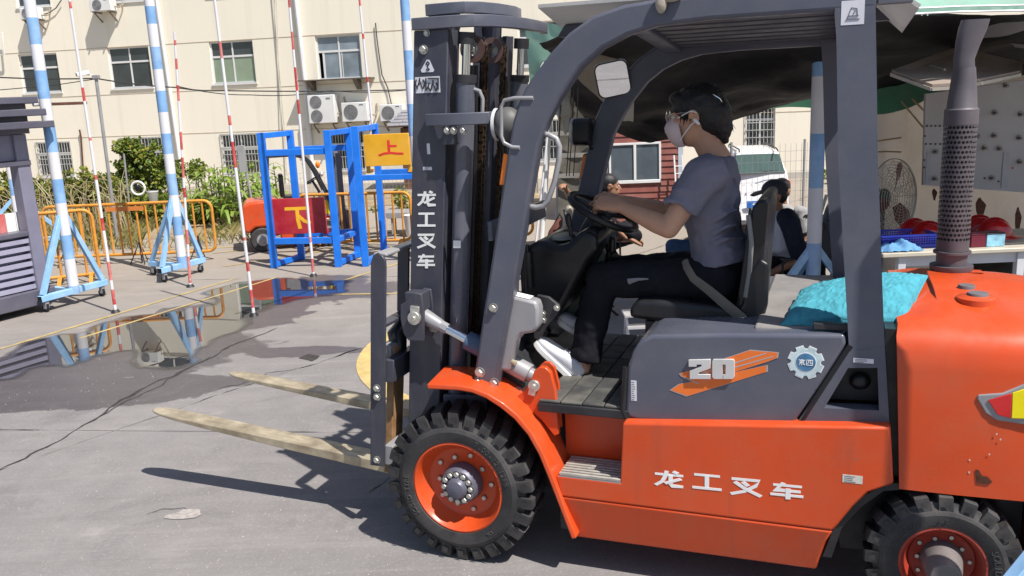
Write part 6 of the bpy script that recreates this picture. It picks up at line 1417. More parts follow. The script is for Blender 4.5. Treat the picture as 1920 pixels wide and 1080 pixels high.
for s in (1, -1):
    mb = MB(); mb.prism([(s * .66 * hw_, ztail - .035), (s * .99 * hw_, ztail - .05), (s * .985 * hw_, ztail + .045), (s * .93 * hw_, ztail + .085), (s * .72 * hw_, ztail + .05)], lambda u, v, t: (u, t, v), -.02, .12); carp('tail_lamp', mb, REDL, bevel=.008)
    mb = MB(); mb.lathe([(.0, -.1), (.2, -.1), (.31, -.085), (.33, -.06), (.33, .06), (.31, .085), (.0, .1)], (s * hw_ * .92, .75, .33), (1, 0, 0), 28); w_ = carp('wheel', mb, RUBBER)
    mb = MB(); mb.lathe([(.0, s * .105), (.2, s * .103), (.205, s * .09)], (s * hw_ * .92, .75, .33), (1, 0, 0), 24); carp('rim', mb, ALU, w_)
    mb = MB(); mb.lathe([(.0, -.1), (.2, -.1), (.31, -.085), (.33, -.06), (.33, .06), (.31, .085), (.0, .1)], (s * hw_ * .92, 3.3, .33), (1, 0, 0), 28); carp('wheel', mb, RUBBER)
    mb = MB(); mb.sweep([(s * .62 * hw_, .2, zroof + .03), (s * .6 * hw_, .3, zroof + .07), (s * .62 * hw_, 1.7, zroof + .09), (s * .6 * hw_, 1.9, zroof + .04)], .014, n=6); carp('roof_rail', mb, BLACKM)
mb = MB(); mb.box((-.9 * hw_, -.05, .32), (.9 * hw_, .02, zbump)); carp('bumper', mb, M('car_grey_trim', (.06, .06, .065), .6), bevel=.02)
mb = MB(); mb.box((-.24, -.032, zplate - .06), (.24, -.012, zplate + .07)); pl = carp('number_plate', mb, M('plate_blue', (.02, .14, .5), .4), bevel=.004)
mb = MB(); write(mb, '4N 71', .11, (0.0, -.0335, zplate + .005), Vector((1, 0, 0)), Vector((0, 0, 1)), .0005)
carp('plate_print', mb, WHITEP, pl, smooth=0)
mb = MB()
for i, ch in enumerate('HAVAL'): write(mb, ch, .07, (-.30 + .15 * i, .045, ztail - .0), Vector((1, 0, 0)), Vector((0, .48, .88)), .006)
carp('tailgate_letters', mb, M('dull_chrome', (.3, .3, .32), .3, metal=.7), smooth=0)
# kerb, verge and hedge behind the car
KERB = M('kerb_concrete', (.4, .37, .33), .9, var=.1, bump=.3)
mb = MB(); a = AY(1330, 415, 15.5); mb.box((2.5, 17.2, 0), (14, 17.35, .12)); kb_ = structure('kerb', mb, KERB)
# white and blue poles, slalom poles
def banded(name, base, top, r, bands, parent, cols, r2=None, jitter=0.0):
    base = Vector(base); top = Vector(top); n = len(bands) - 1; out = []
    for i in range(n):
        a, b = base.lerp(top, bands[i]), base.lerp(top, bands[i + 1]); mb = MB(); rr_ = r if r2 is None else r + (r2 - r) * bands[i]; rb_ = r if r2 is None else r + (r2 - r) * bands[i + 1]
        mb.sweep([a, b], [rr_, rb_], n=14); out.append(obj(name, mb, cols[i % len(cols)], parent, smooth=50))
    return out
def caster(parent, p):
    p = Vector(p); mb = MB(); mb.box(p + Vector((-.02, -.02, -.002)), p + Vector((.02, .02, -.03))); mb.box(p + Vector((-.022, -.02, -.03)), p + Vector((-.017, .02, -.075))); mb.box(p + Vector((.017, -.02, -.03)), p + Vector((.022, .02, -.075))); c = obj('caster', mb, GREYM, parent, bevel=.002)
    mb = MB(); mb.cyl(p + Vector((-.014, .01, -.07)), p + Vector((.014, .01, -.07)), .035, 16); obj('caster_wheel', mb, BLACKP, c)
def pole_stand(label, base, yaw, H, bands, bw=.62, arms=(.5,), bh=.11, brace=.62, back=.5, r=.053):
    t = thing('pole_stand', label, 'pole stand', base, yaw, 'white and blue poles on wheeled stands')
    banded('pole', (0, 0, bh), (0, 0, H), r, bands, t, (POLEB, POLEW))
    mb = MB(); mb.beam((-bw, 0, bh + .03), (bw, 0, bh + .03), .06, .06); bm = obj('beam', mb, BLUEP, t, bevel=.004)
    for s in (-1, 1):
        mb = MB(); mb.box((s * bw, -.026, bh + .004), (s * (bw + .002), .026, bh + .056)); obj('beam_end', mb, M('hollow_dark', (.01, .01, .01), .9), bm)
        mb = MB(); mb.beam((s * (bw - .04), 0, bh + .061), (s * .03, -.0, bh + brace), .05, .04, up=(0, 1, 0)); obj('brace', mb, BLUEP, t, bevel=.003); caster(t, (s * (bw - .06), 0, bh))
    mb = MB(); mb.beam((0, .031, bh + .028), (0, back, bh + .028), .055, .055); obj('beam', mb, BLUEP, t, bevel=.004)
    mb = MB(); mb.beam((0, back - .04, bh + .06), (0, .05, bh + brace - .02), .04, .04, up=(1, 0, 0)); obj('brace', mb, BLUEP, t, bevel=.003); caster(t, (0, back - .05, bh))
    return t
def bands_from(base_px, top_px, cuts, H, base, yawless=True):
    """band limits measured along the pole in the photo"""
    return cuts
p1 = G(143, 570); e0 = G(86, 607); e1 = G(218, 568)
y1 = atan2((e1 - e0).y, (e1 - e0).x)
def zat(px, py, Yv): return AY(px, py, Yv).z
def bandz(base, pxs, H, bh):
    out = [0.0]
    for x, y in pxs:
        z = zat(x, y, base.y); t = (z - bh) / (H - bh)
        if t > out[-1] + .002: out.append(min(t, 1))
    if out[-1] < 1: out.append(1)
    return out
b1 = bandz(p1, [(135, 535), (130, 485), (127, 440), (122, 380), (118, 335), (105, 285), (98, 235), (90, 185), (86, 132), (80, 83), (72, 33), (66, -15)], 3.6, .11)
pole_stand('white and blue pole on a wheeled pale blue stand, nearest the metal kiosk', p1, y1, 3.6, b1, bw=(e1 - e0).length / 2 * .97, brace=.78)
p2 = G(345, 520); e0 = G(302, 545); e1 = G(390, 520); y2 = atan2((e1 - e0).y, (e1 - e0).x)
b2_ = bandz(p2, [(342, 480), (340, 440), (337, 405), (333, 365), (328, 325), (322, 288), (316, 250), (311, 210), (306, 170), (299, 130), (294, 88), (288, 45), (284, 12)], 3.35, .11)
pole_stand('white and blue pole with rusty top on a wheeled stand in front of the right end of the long yellow barrier', p2, y2, 3.35, b2_, bw=(e1 - e0).length / 2 * .97, brace=.78)['label'] = 'white and blue pole with rusty top on a wheeled stand before the long yellow barrier'
p3 = G(790, 478); pole_stand('white and blue pole on wheeled stand, half hidden by the forklift mast', p3, 1.5, 3.6, bandz(p3, [(788, 430), (784, 380), (779, 310), (773, 255), (769, 195), (763, 150), (757, 95), (753, 40), (749, -10)], 3.6, .11), bw=.22, brace=.4, back=-.3)
p4 = G(1521, 622); pole_stand('thick white and blue pole on stand behind the rear guard pillars of the forklift', p4, .1, 2.6, bandz(p4, [(1523, 455), (1528, 352), (1533, 250), (1537, 143), (1540, 80)], 2.6, .11), bw=.42, brace=zat(1524, 468, p4.y) - .11, r=.053)
p0 = G(45, 470); pole_stand('white and blue pole seen through the window opening of the kiosk', p0, .3, 1.6, [0, .3, .45, .6, .75, .9, 1])
# stand in the near right corner, only one brace of it in view
q5 = CAM + ray(1893, 1102) * 2.45; q6 = CAM + ray(1963, 1017) * 2.45; dq = q6 - q5
hb_, ht_ = .171, .87
E5 = q5 + dq * ((hb_ - q5.z) / dq.z); T5 = q5 + dq * ((ht_ - q5.z) / dq.z); hv = Vector(((T5 - E5).x, (T5 - E5).y, 0)); yaw5 = atan2(hv.y, hv.x)
pole_stand('pale blue stand in the near right corner with one slanting brace in view', Vector((T5.x, T5.y, 0)) + hv.normalized() * .03, yaw5, 2.5, [0, .3, .6, 1], bw=hv.length + .07, brace=.76, back=-.4, r=.026)
# red and white slalom poles
def slalom(label, base, top, marks, r=.0145, H=None):
    t = thing('slalom_pole', label, 'slalom pole', base, 0, 'thin red and white slalom poles')
    B = Vector((0, 0, .02)); T = top - Vector(base)
    ts = [0]; cols = []
    for a, b in marks:
        ts += [a, b]; cols += [POLEW, REDP]
    ts.append(1); cols.append(POLEW)
    for i in range(len(ts) - 1):
        if ts[i + 1] - ts[i] < .002: continue
        mb = MB(); a, b = B.lerp(T, ts[i]), B.lerp(T, ts[i + 1]); mid = a.lerp(b, .5); rr_ = r * (1.08 - .25 * ts[i])
        mb.sweep([a, mid, b], [rr_] * 3, n=8); obj('pole', mb, cols[i], t, smooth=60)
    mb = MB(); mb.lathe([(0, .03), (.03, .028), (.045, .0)], (0, 0, 0), (0, 0, 1), 12); obj('foot', mb, BLACKM, t)
    return t
def topat(base, px, py): return AY(px, py, base.y)
for (bx, by, tx, ty, mk, lab) in [
    (217, 586, 126, -30, [(.02, .07), (.1, .16), (.26, .3), (.42, .435), (.54, .55), (.66, .70), (.93, .95)], 'red and white slalom pole just right of the nearest blue and white stand'),
    (357, 538, 327, 60, [(.01, .12), (.17, .23), (.36, .40), (.44, .52), (.55, .62), (.74, .80), (.86, .90), (.95, .97)], 'short slalom pole with the most red bands, in front of the second wheeled stand'),
    (476, 592, 400, -20, [(.02, .08), (.14, .17), (.24, .25), (.47, .55), (.60, .63), (.80, .85)], 'slalom pole standing in the puddle left of the blue rack'),
    (588, 518, 540, -20, [(.01, .06), (.12, .14), (.58, .63), (.66, .74), (.80, .86), (.94, .97)], 'slalom pole crossing the red board of the blue rack'),
    (722, 474, 672, -20, [(.02, .10), (.15, .17), (.30, .33), (.44, .49), (.66, .68), (.82, .84), (.94, .98)], 'slalom pole crossing the yellow board beside the forklift mast')]:
    b = G(bx, by); slalom(lab, b, topat(b, tx, ty), mk)
# ---- crowd barriers
def barrier(label, a, b, h, n, z0=.12, curve=True, feet='flat', sign=False):
    a = Vector(a); b = Vector(b); L = (b - a).length; yaw = atan2((b - a).y, (b - a).x); t = thing('crowd_barrier', label, 'barrier', a, yaw, 'yellow steel crowd barriers')
    r = .019; c = .1
    def corner(cx, cz, a0): return [(cx + c * cos(radians(a0 + 15 * q)), 0, cz + c * sin(radians(a0 + 15 * q))) for q in range(7)]
    pts = corner(L - c, h - c, 0) + corner(c, h - c, 90) + corner(c, z0 + c, 180) + corner(L - c, z0 + c, 270)
    mb = MB(); mb.sweep(pts, r, n=10, closed=True); obj('frame', mb, BARR, t, smooth=60)
    for q in range(n):
        x = L * (q + 1) / (n + 1); mb = MB(); mb.cyl((x, 0, z0), (x, 0, h), .0125, 8); obj('bar', mb, BARR, t)
    if sign: mb = MB(); mb.box((L * .38, -.02, h - .085), (L * .60, .02, h - .035)); obj('name_plate', mb, M('orange_plate', (.6, .2, .05), .5), t)
    for x in (L * .12, L * .55, L * .9):
        mb = MB()
        if feet == 'tripod':
            for dx, dy in ((-.09, -.14), (.09, -.14), (0, .16)): mb.sweep([(x, 0, z0 + .16), (x + dx, dy, 0.005)], .007, n=5)
            mb.cyl((x, 0, 0.005), (x, 0, z0 + .2), .011, 6); obj('foot', mb, BLACKM, t)
        else:
            mb.beam((x, -.22, .02), (x, 0, z0), .04, .015); mb.beam((x, .22, .02), (x, 0, z0), .04, .015); obj('foot', mb, BARR, t)
    return t
def hpx(base, px, py): return AY(px, py, base.y).z
a = G(95, 500); b = G(408, 487); barrier('long yellow crowd barrier with a name plate, in front of the green vines', a, b, hpx(b, 408, 375), 17, z0=hpx(b, 405, 470), feet='tripod', sign=True)
a = G(20, 545); b = G(190, 527); barrier('short yellow crowd barrier between the kiosk and the nearest pole stand', a, b, hpx(b, 190, 392), 6, z0=hpx(b, 190, 512))
a = G(566, 468); b = G(775, 464); barrier('yellow crowd barrier behind the blue rack, left of the mast', a, b, hpx(b, 770, 360), 12, z0=hpx(b, 770, 450))
a = G(812, 462); b = G(1000, 456); barrier('yellow crowd barrier behind the forklift mast, mostly hidden', a, b, hpx(b, 990, 352), 11, z0=hpx(b, 990, 440))
# ---- blue stacking racks
def rackpost(t, a, b, w=.075): mb = MB(); mb.beam(a, b, w, w, up=(0, 1, 0)); return obj('post', mb, RACKB, t, bevel=.004)
ra = [G(515, 502), G(566, 486), G(635, 500), G(672, 482)]
rA = thing('pallet_rack', 'blue steel rack with low shelf carrying the red board', 'rack', ra[0], 0, 'blue steel training racks')
zA = AY(487, 249, ra[0].y).z
o = ra[0]
pts = [Vector((q.x - o.x, q.y - o.y, 0)) for q in ra]
for q in pts: rackpost(rA, q, q + Vector((0, 0, zA)))
def bar(t, a, b, z, w=.06, h=.06, name='beam'): mb = MB(); mb.beam(Vector((a.x, a.y, z)), Vector((b.x, b.y, z)), w, h); return obj(name, mb, RACKB, t, bevel=.004)
bar(rA, pts[0], pts[1], zA - .035); bar(rA, pts[2], pts[3], zA - .035)
zm = AY(499, 287, ra[0].y).z; bar(rA, pts[0] - Vector((0, .0, 0)), pts[2], zm, .05, .07); bar(rA, pts[1], pts[3], zm, .05, .07)
zl_ = AY(520, 452, ra[0].y).z; bar(rA, pts[0], pts[2], zl_, .06, .07, 'shelf_beam'); bar(rA, pts[1], pts[3], zl_, .06, .07, 'shelf_beam'); bar(rA, pts[2], pts[3], zl_, .06, .06, 'shelf_beam')
bar(rA, pts[0], pts[1], .04, .06, .06, 'foot_beam'); bar(rA, pts[2], pts[3], .04, .06, .06, 'foot_beam')
rb = [G(686, 499), G(721, 478), G(830, 497), G(850, 476)]
rB = thing('pallet_rack', 'blue steel rack with raised shelf carrying the yellow board, partly behind the mast', 'rack', rb[0], 0, 'blue steel training racks')
o = rb[0]; ptb = [Vector((q.x - o.x, q.y - o.y, 0)) for q in rb]
for q in ptb: rackpost(rB, q, q + Vector((0, 0, zA + .03)))
bar(rB, ptb[0], ptb[1], zA - .005); bar(rB, ptb[2], ptb[3], zA - .005)
zu = AY(690, 333, rb[0].y).z; bar(rB, ptb[0], ptb[2], zu, .05, .06, 'shelf_beam'); bar(rB, ptb[1], ptb[3], zu, .05, .06, 'shelf_beam'); bar(rB, ptb[0], ptb[1], .04, .06, .06, 'foot_beam'); bar(rB, ptb[2], ptb[3], .04, .06, .06, 'foot_beam')
def board(name, label, x0, y0, x1, y1, Y, mat, glyph, gm, gx0, gy0, gx1, gy1, zshelf, w):
    a = AY(x0, y0, Y); b = AY(x1, y1, Y); t = thing(name, label, 'board', ((a.x + b.x) / 2, Y, zshelf), -.06)
    cx = (a.x + b.x) / 2; W = b.x - a.x; z0, z1 = b.z - zshelf, a.z - zshelf
    mb = MB(); mb.box((-W / 2, 0, z0), (W / 2, .035, z1)); bo = obj('panel', mb, mat, t, bevel=.004)
    for s in (-1, 1):
        mb = MB(); mb.box((s * W * .46 - .02, .036, 0), (s * W * .46 + .02, .08, z1 - .05)); obj('leg', mb, mat, t)
        mb = MB(); mb.box((s * W * .46 - .02, -.1, 0), (s * W * .46 + .02, .16, .03)) if False else mb.box((s * W * .46 - .02, .081, 0), (s * W * .46 + .02, .3, .035)); obj('foot', mb, mat, t)
    g0 = AY(gx0, gy1, Y); g1 = AY(gx1, gy0, Y)
    obj('painted_character', strokes(HAN[glyph], w, (g0.x - cx, -.0005, g0.z - zshelf), Vector((g1.x - g0.x, 0, 0)), Vector((0, 0, g1.z - g0.z)), Vector((0, -1, 0)), .001), gm, t, smooth=0)
    return t
REDB = M('red_board_paint', (.42, .012, .022), .45, var=.12, chips=.03, ccol=(.5, .4, .4), dust=.15); YELB = M('yellow_board_paint', (.72, .36, .012), .45, var=.1, chips=.03, ccol=(.6, .55, .5), dust=.15)
board('sign_board', 'red board with a yellow painted character meaning down, standing on the low rack shelf', 505, 374, 613, 436, ra[0].y + .12, REDB, 'xia', M('yellow_brush_paint', (.78, .42, .02), .5, var=.1), 537, 388, 580, 430, zl_ + .036, .15)
board('sign_board', 'yellow board with a red painted character meaning up, standing on the raised rack shelf', 680, 253, 770, 309, rb[0].y + .12, YELB, 'shang', M('red_brush_paint', (.6, .03, .02), .5, var=.1), 712, 262, 746, 292, zu + .031, .14)
# ================================================================== SECOND FORKLIFT behind the rack
w2 = G(492, 471); yw2 = radians(16); k2 = .60
f2d = thing('forklift', 'small orange forklift standing behind the blue racks with its red board side to us', 'forklift', (w2.x + cos(yw2) * .68 * k2 - .05, w2.y + .25 + sin(yw2) * .68 * k2, 0), yw2)
f2d['label'] = 'small orange forklift parked behind the blue racks and the red board'
f2d.scale = (k2, k2, k2)
def Q(name, mb, mat, parent=None, **k): return obj(name, mb, mat, parent or f2d, **k)
mb = MB(); mb.prism([(-1.05, .45), (-1.08, .75), (-1.02, 1.0), (-.9, 1.08), (-.3, 1.1), (-.3, .45), (-.45, .38), (-.55, .52), (-.8, .52), (-.95, .40)], XZ, -.5, .5); Q('counterweight', mb, ORANGE, bevel=.06, seg=3)
mb = MB(); mb.box((-.298, -.48, .2), (.95, .48, .62)); Q('chassis', mb, ORANGE, bevel=.03)
mb = MB(); mb.box((-.298, -.44, .625), (.25, .44, 1.02)); Q('hood', mb, GREYM, bevel=.05, seg=3)
mb = MB(); mb.box((.62, -.4, .625), (.9, .4, 1.15)); cwl = Q('cowl', mb, GREYM, bevel=.04)
mb = MB(); mb.box((.66, -.4035, .7), (.8, -.4005, 1.0)); Q('label', mb, YELLOWL, cwl, smooth=0)
for x, r in ((-.68, .26), (.72, .3)):
    for s in (1, -1):
        mb = MB(); mb.lathe([(.0, -.09), (r * .5, -.09), (r * .55, -.075), (r * .9, -.085), (r, -.06), (r, .06), (r * .9, .085), (r * .55, .075), (r * .5, .09), (0, .09)], (x, s * .47, r), (0, 1, 0), 24); wq = Q('wheel', mb, RUBBER)
        mb = MB(); mb.lathe([(0, s * .10), (.05, s * .10), (.06, s * .092), (r * .5, s * .0915)], (x, s * .47, r), (0, 1, 0), 20); Q('rim', mb, GREYM, wq)
for s in (1, -1):
    pth = [(.95, .62), (.72, 1.25), (.58, 1.6), (.45, 1.85), (.3, 1.98), (.1, 2.03), (-.45, 2.03)]
    mb = MB(); mb.prism(strip(pth, .09), XZ, s * .40, s * .47); Q('guard_pillar', mb, BLACKM, bevel=.01)
    mb = MB(); mb.prism(strip([(-.42, 2.02), (-.52, 1.08)], .09), XZ, s * .40, s * .47); Q('guard_pillar', mb, BLACKM, bevel=.01)
    mb = MB(); mb.box((1.02, s * .3, .1), (1.14, s * .36, 2.0)); Q('mast_rail', mb, CHAR, bevel=.006)
    mb = MB(); mb.box((1.2, s * .26 - .05, .06), (2.2, s * .26 + .05, .1)); Q('fork', mb, BLACKM, bevel=.006)
for q in range(5): mb = MB(); mb.box((.1 - q * .13, -.40, 2.0), (.04 - q * .13, .40, 2.04)); Q('roof_bar', mb, BLACKM)
mb = MB(); mb.box((1.03, -.30, 1.9), (1.12, .30, 1.98)); Q('mast_crossbar', mb, CHAR); mb = MB(); mb.box((1.16, -.42, .3), (1.2, .42, .75)); Q('carriage', mb, CHAR)
mb = MB(); mb.box((-.15, -.22, 1.02), (.28, .22, 1.13)); se = Q('seat', mb, BLACKP, bevel=.03); mb = MB(); mb.box((-.22, -.22, 1.1), (-.12, .22, 1.6)); Q('seat_back', mb, BLACKP, se, bevel=.03)
mb = MB(); c0 = Vector((.5, 0, 1.42)); a_ = Vector((.88, 0, .47)); mb.sweep([c0 + a_ * .17 * cos(2 * pi * q / 28) + Vector((0, 1, 0)) * .17 * sin(2 * pi * q / 28) for q in range(28)], .016, n=8, closed=True); mb.cyl((.5, 0, 1.42), (.66, 0, 1.1), .03, 8); Q('steering_wheel', mb, BLACKP)
mb = MB(); mb.ell((.62, -.44, 1.78), (.05, .05, .075)); Q('beacon', mb, AMBER); mb = MB(); mb.ell((.68, -.46, 1.58), (.045, .06, .06)); Q('headlamp', mb, ALU)
mb = MB(); write(mb, 'A', .15, (-.1, -.4805, .42), Vector((1, 0, 0)), Vector((0, 0, 1)), .002); mb.v = []; mb.f = []
for i, ch in enumerate(('gong', 'cha')): strokes(HAN[ch], .15, (-.12 + .2 * i, -.4805, .34), Vector((.14, 0, 0)), Vector((0, 0, .14)), Vector((0, -1, 0)), .001, mb=mb)
Q('painted_word', mb, WHITEP, smooth=0)

# ================================================================== PLANTS
LEAF = foliage('vine_leaf', (.06, .12, .02), (.24, .3, .05)); LEAF2 = foliage('yellowing_leaf', (.16, .19, .03), (.42, .36, .06)); CORN = foliage('corn_leaf', (.1, .22, .03), (.33, .42, .08)); STRAW = foliage('straw', (.3, .24, .12), (.5, .42, .26), .2); STEMM = M('plant_stem', (.16, .12, .06), .8)
EARTH = M('dry_earth', (.27, .205, .125), .95, var=.25, vs=4, dust=.6, dcol=(.36, .3, .2), ds=3, bump=.6, bs=30)
flat('earth', [(-120, 452), (120, 447), (330, 450), (470, 440), (480, 395), (480, 368), (-120, 368)], EARTH, .006, .08)
flat('earth_bed', [(500, 392), (775, 385), (1010, 378), (1010, 352), (500, 362)], EARTH, .006, .08)
def leaf(mb, p, d, up, L, W):
    d = d.normalized(); s = d.cross(up)
    if s.length < .1: s = d.orthogonal()
    s.normalize(); n_ = s.cross(d)
    mb.add([p, p + d * L * .45 + s * W / 2 - n_ * W * .12, p + d * L, p + d * L * .45 - s * W / 2 - n_ * W * .12, p + d * L * .5 + n_ * W * .08], [(0, 1, 4), (1, 2, 4), (2, 3, 4), (3, 0, 4)])
rv = random.Random(11)
def rdir(): 
    while True:
        v = Vector((rv.uniform(-1, 1), rv.uniform(-1, 1), rv.uniform(-1, 1)))
        if .1 < v.length < 1: return v.normalized()
def cloud(mb, c, r, n, L, W):
    for _ in range(n):
        d = rdir(); rad = rv.random() ** .35; p = Vector(c) + Vector((d.x * r[0], d.y * r[1], d.z * r[2])) * rad
        if noise.noise(p * 4.5) < -.12: continue
        o_ = (d + rdir() * .8 + Vector((0, -.3, -.35))).normalized(); s = rv.uniform(.6, 1.3); leaf(mb, p, o_, d, L * s, W * s)
def vine(label, name, pxs, Y, n, L=.075, base=None, yellow=.2, cat='vine'):
    b = AY(*base, Y) if base else AY(pxs[0][0], 400, Y); t = thing(name, label, cat, (b.x, Y, 0))
    mb = MB(); mb2 = MB(); A = sum(rx * rz for _, _, rx, rz in pxs)
    for (x, y, rx, rz) in pxs:
        c = AY(x, y, Y) - Vector((b.x, Y, 0)); k = Y / FPX; m = int(n * rx * rz / A)
        cloud(mb, c, (rx * k, .28, rz * k), int(m * (1 - yellow)), L, L * .85); cloud(mb2, c, (rx * k, .3, rz * k), int(m * yellow), L, L * .8)
    obj('foliage', mb, LEAF, t, smooth=0, fix=False); obj('yellow_foliage', mb2, LEAF2, t, smooth=0, fix=False)
    for q in range(9):
        x, y, rx, rz = pxs[q % len(pxs)]; c = AY(x + rv.uniform(-rx, rx) * .6, y, Y) - Vector((b.x, Y, 0)); mb = MB(); mb.sweep([(c.x + rv.uniform(-.2, .2), .0, 0), (c.x + rv.uniform(-.1, .1), .05, c.z * .5), (c.x, .0, c.z)], [.014, .01, .005], n=5); obj('stem', mb, STEMM, t)
    return t
vine('dense green vine covering a barred window behind the long yellow barrier', 'climbing_vine', [(262, 295, 52, 36), (232, 348, 45, 32), (300, 335, 40, 45), (270, 375, 62, 28), (240, 280, 25, 20)], 17.0, 10500)
vine('small tuft of vine hanging on the drain pipe, right of the dense vine', 'climbing_vine', [(368, 318, 15, 17), (335, 315, 14, 14)], 17.6, 900)
vine('low vine with yellow leaves between the kiosk and the camera post', 'climbing_vine', [(20, 345, 40, 24), (150, 345, 60, 26), (90, 350, 50, 20), (195, 360, 40, 32), (190, 395, 45, 34), (110, 385, 50, 25), (30, 390, 40, 25)], 15.0, 7500, yellow=.45)
vine('low green weeds at the foot of the vine, behind the middle of the long barrier', 'weed_patch', [(250, 410, 60, 22), (330, 400, 45, 22), (385, 390, 30, 25), (440, 395, 40, 22), (290, 385, 45, 20)], 14.4, 5200, yellow=.3, cat='weeds')
# tangle of dry stems on the left
mb = MB()
for q in range(150):
    Y = rv.uniform(12.6, 15.5); px = rv.uniform(-30, 250); b = AY(px, 400, Y); b.z = 0; h = rv.uniform(.25, .95); a = rv.uniform(0, 2 * pi); ln = rv.uniform(.15, .7)
    mb.sweep([b, b + Vector((cos(a) * ln * .3, sin(a) * ln * .2, h * .75)), b + Vector((cos(a) * ln * .8, sin(a) * ln * .4, h)), b + Vector((cos(a) * ln * 1.3, sin(a) * ln * .5, h * rv.uniform(.6, 1.0)))], [.007, .006, .005, .003], n=4)
dt = obj('dry_stems', mb, STRAW, None, smooth=0, fix=False); dt['kind'] = 'stuff'
mb = MB()
for q in range(9000):
    Y = rv.uniform(11.9, 16); px = rv.uniform(-60, 490); b = AY(px, 420, Y); b.z = .006
    if noise.noise(Vector((b.x * .9, b.y * .9, 2))) < -.05 or (px > 340 and q % 3): continue
    h = rv.uniform(.04, .2); a = rv.uniform(0, 2 * pi); w = rv.uniform(.004, .009); d = Vector((cos(a), sin(a), 0)); s = Vector((-d.y, d.x, 0)) * w
    mb.add([b - s, b + s, b + d * h * .35 + Vector((0, 0, h * .7)), b + d * h * .8 + Vector((0, 0, h))], [(0, 1, 2), (1, 3, 2)])
stuff(obj('dry_grass', mb, foliage('grass_blade', (.12, .14, .03), (.42, .34, .16), .3), None, smooth=0, fix=False))
def corn(name, label, loc, h, seedn, n=14, L=.62, W=.105, group='leafy corn plants behind the barrier'):
    r = random.Random(seedn); t = thing(name, label, 'plant', loc, 0, group)
    mb = MB(); mb.sweep([(0, 0, 0), (.01, 0, h * .5), (.0, .02, h)], [.014, .011, .005], n=6); obj('stem', mb, STEMM, t)
    for q in range(n):
        z = h * (.15 + .8 * q / n); a = r.uniform(0, 2 * pi); d = Vector((cos(a), sin(a), 0)); s = Vector((-d.y, d.x, 0)); l = L * r.uniform(.6, 1.1) * (1 - .4 * q / n); vs = []; K = 6
        for i in range(K + 1):
            u = i / K; p = Vector((0, 0, z)) + d * l * u * .8 + Vector((0, 0, l * (.75 * u - .95 * u * u * r.uniform(.85, 1.1)))); ww = W * (1 - u) ** .6 * (1 if u > .0 else .5)
            vs += [p - s * ww / 2 + Vector((0, 0, .006)), p, p + s * ww / 2 + Vector((0, 0, .006))]
        mb = MB(); fs_ = []
        for i in range(K): fs_ += [(3 * i, 3 * i + 1, 3 * i + 4, 3 * i + 3), (3 * i + 1, 3 * i + 2, 3 * i + 5, 3 * i + 4)]
        mb.add(vs, fs_); obj('leaf', mb, CORN, t, smooth=60, fix=False)
    return t
CL = 'green and yellowing corn plant in the row between the long barrier and the small forklift'
protos = [corn('corn_plant', CL, (0, 0, 0), .85, 1), corn('corn_plant', CL, (0, 0, 0), .7, 2, n=8), corn('corn_plant', CL, (0, 0, 0), .95, 3, n=10)]
spots = [(378, 14.8), (392, 15.6), (402, 14.2), (410, 15.9), (420, 14.9), (428, 14.0), (436, 15.4), (446, 14.6), (455, 15.8), (462, 14.2), (470, 15.0), (480, 15.7), (488, 14.5), (498, 15.2), (510, 15.9), (522, 15.2), (395, 13.7), (416, 13.6), (440, 13.6)]
for i, (px, Y) in enumerate(spots):
    p = AY(px, 400, Y); p.z = 0
    if i < 3: protos[i].location = p; protos[i].rotation_euler = (0, 0, i)
    else: dup(protos[i % 3], p, i * 1.7, CL, 'leafy corn plants behind the barrier')
vine('weedy plants by the wall behind the right yellow barrier', 'weed_patch', [(752, 375, 12, 25), (700, 400, 12, 10), (640, 395, 14, 9)], 15.0, 500, yellow=.3, cat='weeds')
# bright shrub far right behind the pole
vine('bright green shrub behind the car, just right of the thick white and blue pole', 'shrub', [(1553, 345, 9, 26), (1600, 350, 40, 30)], 16.0, 1500, yellow=.3, cat='shrub')

# ================================================================== SMALL YARD THINGS
cpB = G(222, 463); t = thing('camera_post', 'grey steel post with a white security camera, behind the long yellow barrier', 'camera post', cpB)
tp_ = AY(180, 145, cpB.y) - cpB; bq = Vector((0, 0, 0)); mb = MB(); mb.sweep([bq, Vector((tp_.x * .5, 0, tp_.z * .5)), tp_], .024, n=8); obj('post', mb, M('galvanised_post', (.32, .32, .33), .5, metal=.3, var=.15), t)
mb = MB(); mb.beam(tp_ + Vector((.0, 0, .02)), tp_ + Vector((-.14, -.05, .05)), .02, .02); obj('arm', mb, FRAMEW, t)
mb = MB(); mb.beam(tp_ + Vector((-.07, -.03, .07)), tp_ + Vector((-.2, -.12, .04)), .065, .055); cq = obj('camera', mb, WHITEM, t, bevel=.006); mb = MB(); mb.cyl(tp_ + Vector((-.195, -.117, .041)), tp_ + Vector((-.205, -.124, .039)), .02, 12); obj('lens', mb, BLACKP, cq)
mb = MB(); mb.box(tp_ + Vector((-.04, -.04, -.02)), tp_ + Vector((.04, .04, .03))); obj('junction_box', mb, GREYM, t, bevel=.004)
b = G(247, 425); tp_ = AY(232, 288, b.y) - b; t = thing('thin_post', 'thin bare grey post standing in front of the dense vine', 'post', b); mb = MB(); mb.sweep([(0, 0, 0), tp_], .016, n=8); obj('rod', mb, MATS['galvanised_post'], t)
b2 = AY(259, 353, b.y - .15); t = thing('ring_lamp', 'white ring with a black centre on a thin stand, in front of the vine', 'ring', (b2.x, b2.y, 0)); R1 = 14 * b2.y / FPX
mb = MB(); mb.sweep([(R1 * .88 * cos(2 * pi * q / 28), 0, b2.z + R1 * .88 * sin(2 * pi * q / 28)) for q in range(28)], R1 * .15, n=8, closed=True); obj('ring', mb, WHITEP, t)
